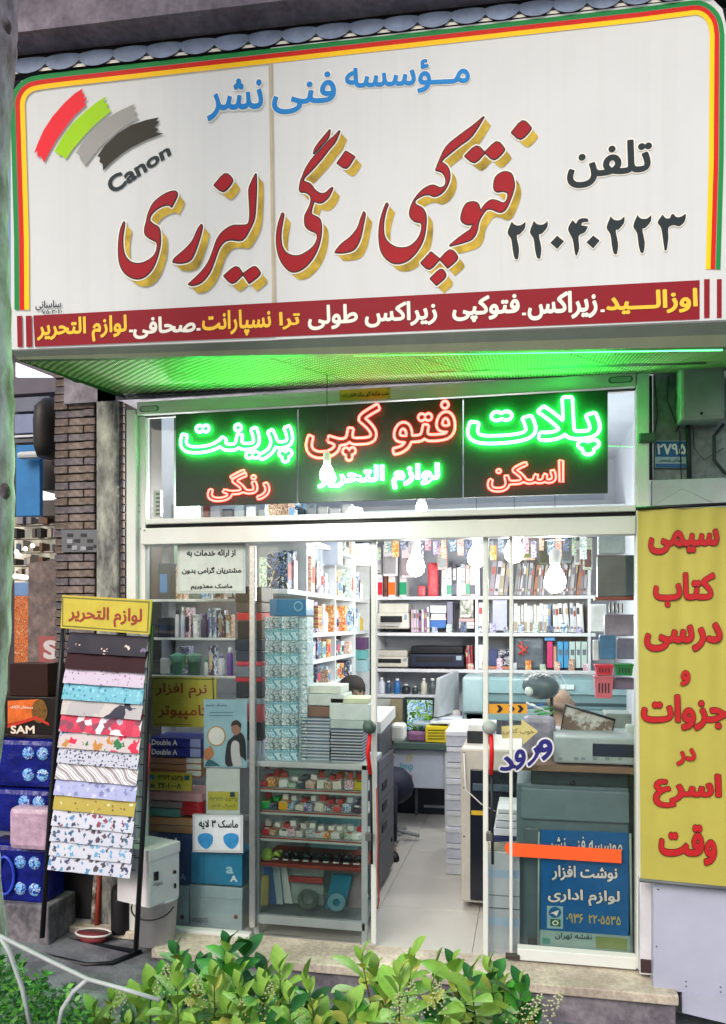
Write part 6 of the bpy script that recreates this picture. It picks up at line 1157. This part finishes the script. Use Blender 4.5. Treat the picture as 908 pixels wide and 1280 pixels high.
yb_ = thing('yellow_box', V(545, 928, 2.3), 'yellow box with printed lines on the desk', 'box'); pbox('box', 532, 908, 560, 928, 2.3, .2, M('#c4b020'), yb_); pbox('side', 560, 906, 572, 928, 2.3, .2, M('#b0a888'), yb_)
for k in range(4): flat(yb_, [[(535, 912 + k * 3.6), (556, 912 + k * 3.6), (556, 913.4 + k * 3.6), (535, 913.4 + k * 3.6)]], FP(2.298), M('#5c5c1c'), .001, 'print_line')
T1(pbox('purple_bag', 509, 915, 533, 928, 2.32, .1, mat('purple_bag', '#6c4a68', .4, var=.4, vs=25), None, .02), 'crumpled purple and white bag before the monitor', 'bag')
for k, (x0, x1, y, c) in enumerate(((538, 575, 905, '#c8d0d8'), (516, 550, 907, '#98a8b4'), (548, 578, 900, '#b4bcc4'))): T1(pbox('paper_sheets', x0, y - 3, x1, y, 2.32 + .05 * k, .2, M(c)), ('white', 'blue grey', 'pale grey')[k] + ' sheets of paper lying on the desk clutter', 'paper')
T1(pbox('white_cloth', 563, 888, 577, 903, 2.6, .1, mat('cloth_w', '#b4b0b0', .8, var=.2, vs=30, bump=.8), None, .03), 'crumpled white cloth by the tilted monitor', 'cloth')
T1(pbox('brown_curtain', 488, 874, 503, 906, 2.9, .05, mat('curtain', '#8c8468', .8, var=.3, vs=14)), 'olive brown bundle hanging left of the monitor', 'cloth'); T1(pbox('wall_cabinet', 466, 874, 489, 912, 3.0, .2, M('#aeb2ac')), 'pale cabinet behind the copier', 'cabinet')
# large teal plotter behind
plt_ = thing('plotter', V(690, 905, 2.4), 'wide pale teal plotter across the rear of the shop', 'plotter'); tl = M('#6a878c', .35)
for nm, x0, y0, x1, y1, Y, dy, m in (('body', 580, 847, 800, 888, 2.55, .45, tl), ('front_lip', 583, 888, 800, 902, 2.5, .5, M('#7c9698', .35)), ('left_end', 578, 846, 604, 892, 2.45, .5, M('#8aa4a8', .35)), ('slot', 590, 878, 790, 882, 2.545, .01, M('#31444a')), ('leg', 590, 902, 600, 960, 2.6, .3, tl), ('leg', 770, 902, 780, 960, 2.6, .3, tl), ('cover', 604, 850, 795, 868, 2.535, .02, mat('plot_cover', '#84a2a8', .15)), ('white_patch', 700, 856, 718, 862, 2.52, .02, M('#c8d8d8')), ('stand_panel', 580, 892, 604, 916, 2.5, .3, M('#90a8aa'))): pbox(nm, x0, y0, x1, y1, Y, dy, m, plt_, .02 if nm in ('body', 'left_end') else .004)
# paper stack and tall machine right of the aisle
for k in range(9):
    y1 = 1092 - k * 18.6; r = thing('white_carton_stack_box', V(575, y1, 1.0 + .0), 'white paper carton, %s from the floor in the stack left of the dark machine' % nth(k), 'carton', 'white cartons stacked by the dark machine'); xx = V(566 + (k % 2), 1000, 1.7).x
    zz0 = k * .105; MB().box(xx, 1.25 - .01 * (k % 3), zz0, xx + .3, 1.9, zz0 + .1, .004).build('carton', M('#b9bfd0' if k % 3 else '#c8ccd4', .5), r); MB().box(xx - .002, 1.24 - .01 * (k % 3), zz0 + .07, xx + .302, 1.9, zz0 + .101, .003).build('lid', M('#c4c8d6', .5), r)
tmc = thing('dark_machine', V(590, 1135, .55), 'tall beige machine with a dark glass front right of the doorway', 'machine'); xa, xb = V(576, 1130, .62).x, V(606, 1130, .62).x
Yq = .62; zt = V(590, 935, Yq).z
MB().box(xa, Yq, .04, xa + .35, Yq + .6, zt, .015).build('body', M('#a8a6a0', .45), tmc)
MB().box(xa + .055, Yq - .012, .06, xa + .34, Yq + .002, zt - .12, .02).build('dark_front', M('#1a1d28', .15), tmc); MB().box(xa + .07, Yq - .016, zt - .24, xa + .3, Yq - .01, zt - .2, .004).build('grip', M('#3c4c58', .3), tmc); MB().box(xa + .062, Yq - .016, .55, xa + .13, Yq - .011, .575).build('warning_label', M('#b89a28'), tmc)
for z in (.42, .7, .9): MB().lathe([(.006, 0), (.005, .004)], (xa + .02, Yq, z), 8, Vector((0, -1, 0))).build('screw', M('#45464a'), tmc)
MB().tube([(xa + .02, Yq - .01, .9), (xa + .03, Yq - .04, .7), (xa + .12, Yq - .04, .62), (xa + .2, Yq - .03, .58)], .004, 6).build('cable', M('#c8c8c8'), tmc)
T1(pbox('black_tray_unit', 584, 913, 612, 933, .8, .4, M('#20262a'), None, .008), 'black printer unit on top of the beige machine', 'printer'); T1(pbox('white_tray', 585, 906, 604, 914, .8, .3, M('#c4c8c8')), 'white paper tray on the black unit', 'tray')
# door stickers
stk_ = thing('arrow_sticker', V(635, 890, -.0), 'orange strip sticker with black chevrons on the right glass door', 'sticker'); gp = FP(-.002)
sheet(stk_, quad4(610, 880, 659, 892, 0), gp, M('#c48c2c'), .0, 'strip', .001)
for x in (621, 636, 647): flat(stk_, [[(x, 881.5), (x + 4, 881.5), (x + 8, 886), (x + 4, 890.5), (x, 890.5), (x + 3, 886)]], gp, ink_blk, .002, 'chevron')
ar = thing('arrow_label', V(650, 930, 0), 'pale yellow paper arrow with writing on the glass door', 'sticker'); flat(ar, [[(627, 908), (652, 906), (652, 899), (673, 914), (654, 931), (654, 923), (628, 923)]], gp, M('#b4ac74', .6), .0, 'arrow_paper'); letters(ar, 'چوب کتابی'.replace('چ', 'خ'), gp, quad4(629, 910, 668, 918, .02), M('#6c6840'), .01, .002, res=2)
en = thing('entrance_sticker', V(656, 962, 0), 'dark blue cut-out lettering with white edge reading entrance on the glass', 'sticker')
wE = M('#c8c8d0'); nv = M('#1c1f6a')
for s, q in (('و', [(669, 928), (688, 922), (693, 943), (679, 951)]), ('ر', [(660, 936), (675, 933), (672, 952), (660, 958)]), ('و', [(642, 938), (657, 936), (657, 958), (645, 963)]), ('د', [(622, 948), (641, 944), (643, 962), (626, 964)])):
    ref = glyphs(s, .02, 3); Q3 = [gp.at(*p, .003) for p in q]; lo = norm_loops(ref); W = lambda lps, o: [[(bil([Vector((a, b, 0)) for a, b in q], *p).x, bil([Vector((a, b, 0)) for a, b in q], *p).y) for p in lp] for lp in lps]
    pxl = W(lo, 0); pxl = [lp[::-1] for lp in pxl]; flat(en, [offset_loop(d, 2.6) for d in pxl], gp, wE, .001, 'white_edge', True); flat(en, [offset_loop(d, .5) for d in pxl], gp, nv, .003, 'blue_letter', True)
# cardboard carton & papers behind the right glass
bx = thing('open_carton', V(628, 1205, .1), 'open white cardboard carton with pale blue bands by the door post', 'carton'); slabY('carton', 604, 1064, 650, 1205, .06, .4, mat('carton_white', '#b4b8c0', .6, var=.08, vs=6), bx, .004, .05)
for y0, y1, c in ((1086, 1096, '#9cb4cc'), (1118, 1119, '#6c7480'), (1146, 1156, '#9cb4cc'), (1134, 1135, '#5c6470')): slabY('printed_band', 604.5, y0, 650, y1, .057, .004, M(c), bx, 0, .05)
for q in ([(604, 1063), (650, 1066), (646, 1052), (610, 1054)],): MB().slab([V(*q[0], .07), V(*q[1], .07), V(*q[2], .2), V(*q[3], .2)], (0, 0, .004)).build('open_flap', M('#8c8478'), bx)
for k, (y0, y1, c, lab) in enumerate(((1046, 1056, '#272c5c', 'dark blue ream'), (1036, 1045, '#c4c8d4', 'third white ream'), (1027, 1035, '#b8bcc8', 'second white ream'), (1018, 1026, '#ccd0d8', 'first white ream'), (1012, 1017, '#bcc0c4', 'topmost loose white pad'))): T1(pbox('paper_ream', 616 + k * 1.5, y0, 650, y1, .22, .3, M(c)), lab + ' standing above the open white carton', 'paper ream')
# teal grey cabinet right, control deck, sign
cb2 = thing('grey_machine', V(725, 1200, .15), 'big slate grey machine cabinet behind the right window pane', 'machine'); sg_m = M('#5a6e74', .4)
slabY('cabinet_body', 646, 978, 796, 1188, .12, .6, sg_m, cb2, .008, .05); slabY('upper_flap', 652, 985, 796, 1024, .10, .03, M('#64787e', .35), cb2, .006, .04); slabY('lower_door', 655, 1034, 676, 1180, .105, .02, M('#52646a', .4), cb2, .006, .05); slabY('black_recess', 664, 955, 786, 980, .11, .3, M('#1c3030'), cb2)
MB().lathe([(.012, 0), (.010, .01)], V(716, 979, .1), 8, Vector((0, -1, 0))).build('latch', M('#101414'), cb2); slabY('vent', 660, 1172, 672, 1192, .10, .02, M('#222a30'), cb2); slabY('side_column', 787, 958, 796, 1190, .08, .06, M('#1b2628'), cb2)
slabY('worktop', 652, 955, 796, 963, .06, .5, M('#7c6450', .5), cb2)
ct = thing('control_deck', V(745, 955, .0), 'pale grey control deck with a dark display on the wooden top', 'machine'); slabY('deck_body', 693, 921, 797, 954, .08, .4, M('#9aa6a8', .35), ct, .008, .02); slabY('display', 741, 930, 797, 946, .074, .01, M('#222c3c', .15), ct, .002, .01)
for x in (698, 718, 727, 742, 757, 773): slabY('key', x, 946.5, x + 5, 950, .073, .012, M('#76848a'), ct, .001, .01)
by_ = thing('blue_sign', V(730, 1170, .04), 'bright blue sign with white Persian words and a yellow phone number', 'sign'); pb5 = FP(.04)
bq = [(676, 1037), (786, 1041), (786, 1170), (676, 1162)]; sheet(by_, bq, pb5, M('#1c5c94', .3), .0, 'board', .004)
wo = dict(off=.003, halo=M('#14233c'), hb=.04)
letters(by_, 'موسسه فنی نشر', pb5, quad4(687, 1044, 778, 1068, .03), M('#c8ccd0'), .02, **wo); letters(by_, 'نوشت افزار', pb5, quad4(690, 1081, 772, 1100, .03), M('#d8d4d0'), .03, **wo); letters(by_, 'لوازم اداری', pb5, quad4(685, 1110, 775, 1130, .04), M('#d8d4d0'), .03, **wo)
letters(by_, '۰۹۳۶', pb5, quad4(708, 1141, 729, 1153, .06), M('#b8a848'), .015, .003, res=3); letters(by_, '۲۲۰۵۵۳۵', pb5, quad4(736, 1143, 776, 1154, .06), M('#b8a848'), .015, .003, res=3)
sheet(by_, quad4(684, 1132, 704, 1160, .04), pb5, M('#8cb0b4'), .003, 'icon_panel', .001); flat(by_, [[(694 + 8 * math.cos(t), 1140 + 7 * math.sin(t)) for t in [k * .52 for k in range(12)]]], pb5, M('#1f5c8c'), .005, 'messenger_icon'); flat(by_, [[(688, 1141), (699, 1137), (696, 1145), (693, 1142)]], pb5, ltr_w, .006, 'paper_plane'); flat(by_, [[(688, 1148), (701, 1149), (701, 1158), (688, 1157)]], pb5, M('#28603c'), .005, 'call_icon')
fl = [(694.5 + 4 * math.cos(t), 1153 + 3.2 * math.sin(t)) for t in [k * .52 for k in range(12)]]; flat(by_, [fl], pb5, ltr_w, .006, 'call_ring'); flat(by_, [[(x * .6 + 694.5 * .4, y * .6 + 1153 * .4) for x, y in fl]], pb5, M('#28603c'), .0065, 'call_centre')
tp_ = thing('orange_strip', V(705, 1070, -.0), 'plain orange strip added across the glass over the blue sign', 'tape'); flat(tp_, [[(634, 1053), (777, 1062), (777, 1079), (638, 1070), (632, 1064), (631, 1058)]], FP(.0), mat('orange_strip', '#dd5523', .5, var=.03), .002, 'orange_face')  # strip added for a flat orange stroke that looks drawn on
ms2 = thing('map_poster', V(715, 1198, .045), 'pale green map poster with Persian heading below the blue sign', 'poster'); pm = FP(.045); mq = [(673, 1162), (790, 1170), (790, 1200), (673, 1190)]; sheet(ms2, mq, pm, M('#8fa9a4', .4), .0, 'poster_sheet'); letters(ms2, 'نقشه تهران', pm, quad4(694, 1165, 740, 1174, .05), M('#28403c'), .02, .003, res=3); letters(ms2, 'گردشگری', pm, quad4(702, 1188, 728, 1195, .05), M('#28403c'), .01, .003, res=2)
flat(ms2, [[(745, 1170), (784, 1173), (784, 1188), (745, 1185)]], pm, M('#7c8c54'), .003, 'green_block'); flat(ms2, [[(678, 1172), (688, 1173), (688, 1180), (678, 1179)]], pm, M('#3c8c80'), .003, 'emblem')
MB().tube([V(674, 1040, .035), V(673, 1192, .035)], .005, 6).build('frame_edge', M('#8fa09c'), ms2); MB().tube([V(788, 1042, .035), V(790, 1200, .035)], .006, 6).build('frame_edge', M('#8fa09c'), ms2)
# grey helmet-like fan, tray, bags, baskets
fn = thing('desk_fan', V(675, 878, .6), 'grey rounded plastic desk appliance with cage, behind the glass', 'appliance'); b = MB(); b.smooth = True; c = V(676, 858, .6); b.lathe([(.03, -.06), (.085, -.045), (.1, 0), (.085, .04), (.04, .06), (.0001, .065)], c, 18, Vector((-.6, -.8, .3)), 1.15, .75); b.build('shell', M('#4c5c62', .3), fn)
b = MB(); b.lathe([(.018, 0), (.026, .01), (.018, .02)], c + Vector((-.06, -.09, -.02)), 12, Vector((-.4, -.9, -.1))); b.build('white_cap', M('#c8d0d0'), fn)
for k in range(5): MB().tube([c + Vector((-.1 + .03 * k, -.06, .06)), c + Vector((-.06 + .04 * k, -.02, .085)), c + Vector((.02 + .03 * k, .0, .055 - .01 * k)), c + Vector((.05 + .02 * k, -.05, -.02))], .003, 5).build('cage_wire', M('#c8ccd0'), fn)
MB().tube([c + Vector((.06, 0, -.05)), c + Vector((.06, 0, -.22))], .01, 6).build('stand', M('#2c3438'), fn)
tyq = [V(*p, .35) for p in ((707, 881), (769, 900), (764, 922), (700, 919))]; ty_ = thing('black_rim_tray', V(735, 922, .35), 'tilted tray with a black rim and brown white inside', 'tray'); MB().slab([p + Vector((0, .004, 0)) for p in tyq], (0, .01, 0)).build('tray_base', stained('brown_white', '#6a5648', '#b8b8b4', 5, .4, thr=(.45, .5), bump=.05), ty_); MB().tube(tyq, .007, 8, closed=True).build('rim', M('#15181a'), ty_)
T1(pbox('plastic_bag', 653, 896, 695, 948, .28, .1, mat('lavender_bag', '#8c8898', .3, var=.3, vs=14, bump=.7, bs=16), None, .03), 'crumpled lavender plastic bag behind the entrance sticker', 'bag')
for k, (a_, b_, c) in enumerate((((664, 880), (690, 892), '#d8dcdc'), ((668, 890), (692, 884), '#2f8c3c'), ((660, 885), (680, 880), '#3c6cb0'), ((672, 893), (694, 890), '#38a048'), ((658, 878), (676, 888), '#c8ccd0'))): T1(MB().tube([V(*a_, .5), V(*b_, .5)], .006, 6).build('pen', M(c)), ('white', 'dark green', 'blue', 'bright green', 'pale grey')[k] + ' pen lying under the grey appliance', 'pen')
T1(pbox('grey_device', 757, 892, 790, 918, .5, .2, M('#7c8884'), None, .008), 'grey boxy device behind the black rimmed tray', 'device'); T1(pbox('white_tape_reel', 783, 906, 796, 921, .3, .05, M('#b0bcb8'), None, .01), 'white tape holder at the right edge of the pane', 'tape holder')
def basket(x0, y0, x1, y1, c, lab):
    X0, X1, z0, z1 = pb(x0, y0, x1, y1, .4); r = thing('plastic_basket', ((X0 + X1) / 2, .45, z0), lab, 'basket'); w_ = X1 - X0; h = z1 - z0
    MB().slab([(X0 + w_ * .08, .36, z0), (X1 - w_ * .08, .36, z0), (X1, .36, z1), (X0, .36, z1)], (0, .1, 0)).build('tub', M(c, .3), r); MB().box(X0 - .004, .355, z1 - .008, X1 + .004, .465, z1 + .002, .003).build('rim', M(c, .3), r)
    for k in range(4): MB().box(X0 + w_ * (.2 + .17 * k), .356, z0 + h * .25, X0 + w_ * (.27 + .17 * k), .361, z0 + h * .7).build('slot', M('#20242a'), r)
basket(744, 831, 766, 843, '#c82838', 'bright red plastic basket at the right of the shop'); basket(768, 830, 791, 844, '#167c3c', 'green plastic basket beside the red one'); basket(743, 845, 766, 872, '#c4606c', 'rose red larger basket below the bright red one')
T1(pbox('purple_tray', 752, 847, 794, 862, .42, .1, mat('purple_clear', '#7c6c84', .3, var=.2, vs=10), None, .01), 'purplish clear tray beside the rose basket', 'tray')
for k, (x0, y0, x1, y1, Y, c, lab) in enumerate(((748, 663, 782, 692, .3, '#b4c4cc', 'white sheet of paper high behind the right pane'), (747, 694, 794, 746, .33, '#4a5a64', 'large framed dark picture behind the right pane'), (737, 755, 758, 790, 1.2, '#d0d4d4', 'white notebook bundle at the end of the second shelf'), (756, 768, 794, 795, .5, '#8c8494', 'lavender clear pouch over blue boxes at right'), (750, 794, 770, 824, .48, '#3f7098', 'blue box in the right side stock'), (772, 798, 794, 824, .5, '#6c6c84', 'greyish violet box in the right side stock'), (742, 800, 749, 826, .5, '#c4c8cc', 'narrow white box left of the blue one'))):
    T1(pbox('stock_item', x0, y0, x1, y1, Y, .06, mat('stk_%d' % k, c, .3, var=.25, vs=10, bump=.3, bs=14), None, .006), lab, 'stock')
T1(pbox('red_shelf_edge', 744, 746, 795, 750, .3, .1, M('#7c2c2c')), 'dark red strip shelf under the framed picture', 'shelf')
for k in range(4): T1(pbox('brush', 762 + k * 5, 754, 764 + k * 5, 766, .5, .02, M('#22262a')), 'thin dark brush hanging under the red strip, %s from the left' % nth(k), 'brush', 'brushes under the red strip')
# ================================================================ people
def person(lab, joints, edges, radii, mcl, loc, face_dir, hair_c, bald, skin='#86705f'):
    me = bpy.data.meshes.new('person'); me.from_pydata([tuple(Vector(j)) for j in joints], edges, []); o = bpy.data.objects.new('person', me); C.objects.link(o); o.location = loc; WL[o.name] = Vector(loc)
    sk_ = o.modifiers.new('skin', 'SKIN'); o.modifiers.new('sub', 'SUBSURF').render_levels = 2
    for i, r_ in enumerate(radii): me.skin_vertices[0].data[i].radius = r_ if isinstance(r_, tuple) else (r_, r_)
    me.skin_vertices[0].data[0].use_root = True; me.materials.append(M(skin, .6)); tag(o, lab, 'person')
    return o
def seated(lab, base, yaw, shirt, hair, bald):
    # joints: pelvis, belly, chest, neck, head low, head mid, head top, arms, legs; faces +X before yaw
    J = [(0, 0, .46), (0, 0, .62), (.02, 0, .85), (.03, 0, 1.0), (.05, 0, 1.08), (.06, 0, 1.17), (.05, 0, 1.25),
         (.02, .19, .93), (.14, .25, .72), (.38, .16, .74), (.46, .12, .75), (.02, -.19, .93), (.14, -.25, .72), (.38, -.16, .74), (.46, -.12, .75),
         (.12, .1, .46), (.46, .12, .47), (.48, .12, .12), (.6, .12, .05), (.12, -.1, .46), (.46, -.12, .47), (.48, -.12, .12), (.6, -.12, .05)]
    E = [(0, 1), (1, 2), (2, 3), (3, 4), (4, 5), (5, 6), (2, 7), (7, 8), (8, 9), (9, 10), (2, 11), (11, 12), (12, 13), (13, 14), (0, 15), (15, 16), (16, 17), (17, 18), (0, 19), (19, 20), (20, 21), (21, 22)]
    Rr = [(.15, .12), (.14, .11), (.16, .11), .06, .07, (.092, .085), .06, .065, .05, .038, .03, .065, .05, .038, .03, .09, .07, .05, .04, .09, .07, .05, .04]
    o = person(lab, J, E, Rr, None, base, 0, hair, bald); o.rotation_euler = (0, 0, yaw)
    def part(b, nm, m): p = b.build(nm, m, base=(0, 0, 0)); p.parent = o; p.location = (0, 0, 0); return p
    b = MB(); b.smooth = True; b.lathe([(.17, .5), (.155, .62), (.175, .85), (.14, .95), (.07, 1.0)], (0.01, 0, 0), 18, sx=.82, sy=1.12); part(b, 'shirt', M(shirt, .8))
    for s_ in (1, -1): b = MB(); b.tube([(.0, s_ * .17, .93), (.13, s_ * .25, .73), (.22, s_ * .22, .73)], [.075, .06, .055], 12); part(b, 'sleeve', M(shirt, .8)); b = MB(); b.tube([(.0, s_ * .1, .47), (.46, s_ * .12, .49), (.49, s_ * .12, .14)], [.11, .085, .065], 12); part(b, 'trouser_leg', M('#1c2233', .8)); b = MB(); b.smooth = True; b.ball((.56, s_ * .12, .05), .06, 10, (1.8, .8, .8)); part(b, 'shoe', M('#15161a'))
    for s_ in (1, -1):
        for f in range(4): b = MB(); b.tube([(.46, s_ * (.10 + .02 * f), .75), (.5, s_ * (.10 + .02 * f), .752), (.53 + .004 * (f % 3), s_ * (.10 + .018 * f), .742)], [.009, .008, .006], 6); part(b, 'finger', M('#86705f', .6))
        b = MB(); b.tube([(.44, s_ * .095, .75), (.47, s_ * .075, .745), (.495, s_ * .07, .742)], [.01, .009, .007], 6); part(b, 'thumb', M('#86705f', .6))
    b = MB(); b.smooth = True; b.ball((.155, 0, 1.15), .015, 8, (1, .8, 1.4)); part(b, 'nose', M('#86705f', .6))
    for s_ in (1, -1): b = MB(); b.smooth = True; b.ball((.138, s_ * .032, 1.172), .01, 8); part(b, 'eye', M('#15161a', .3)); b = MB(); b.box(.135, s_ * .018, 1.19, .148, s_ * .05, 1.196); part(b, 'eyebrow', M('#241c18')); b = MB(); b.smooth = True; b.ball((.05, s_ * .088, 1.16), .022, 8, (.8, .4, 1.3)); part(b, 'ear', M('#86705f', .6))
    b = MB(); b.box(.136, -.024, 1.112, .146, .024, 1.118, .002); part(b, 'mouth', M('#7c4a44'))
    b = MB(); b.smooth = True
    if not bald: b.lathe([(.1, -.03), (.104, .02), (.085, .07), (.05, .095), (.0001, .105)], (.035, 0, 1.185), 18, Vector((-.35, 0, 1)), .98, .94)
    else: b.lathe([(.094, -.02), (.098, .0), (.094, .02)], (.035, 0, 1.15), 18, Vector((-.45, 0, 1)), .95, .95)
    part(b, 'hair', M(hair, .9)); return o
hd_ = V(447, 858, 1.95)
seated('man with short dark hair sitting low behind the notebook stacks, only his head in view', (hd_.x - .05, 1.95, hd_.z - 1.2), R(-60), '#23262c', '#2a2523', False)
hd2 = V(706, 872, 1.6)
seated('seated person with a nearly bald head seen behind the plotter and tray', (hd2.x, 1.6, hd2.z - 1.19), R(125), '#8c9498', '#6c5a50', True)
ch = thing('office_chair', V(505, 1010, 1.9), 'dark navy office chair by the desk, partly behind the copier', 'chair')
b = MB(); b.smooth = True; c = V(500, 990, 2.0); b.ball(c + Vector((-.05, 0, .05)), .16, 14, (1, 1, .9)); b.build('seat_cushion', M('#1d2334', .7), ch); MB().tube([c + Vector((-.05, 0, -.08)), (c.x - .05, c.y, .08)], .025, 8).build('column', M('#15171c'), ch)
for k in range(5): a_ = k * 1.257; MB().tube([(c.x - .05, c.y, .08), (c.x - .05 + .2 * math.cos(a_), c.y + .2 * math.sin(a_), .04)], .016, 6).build('foot', M('#8c9094'), ch)
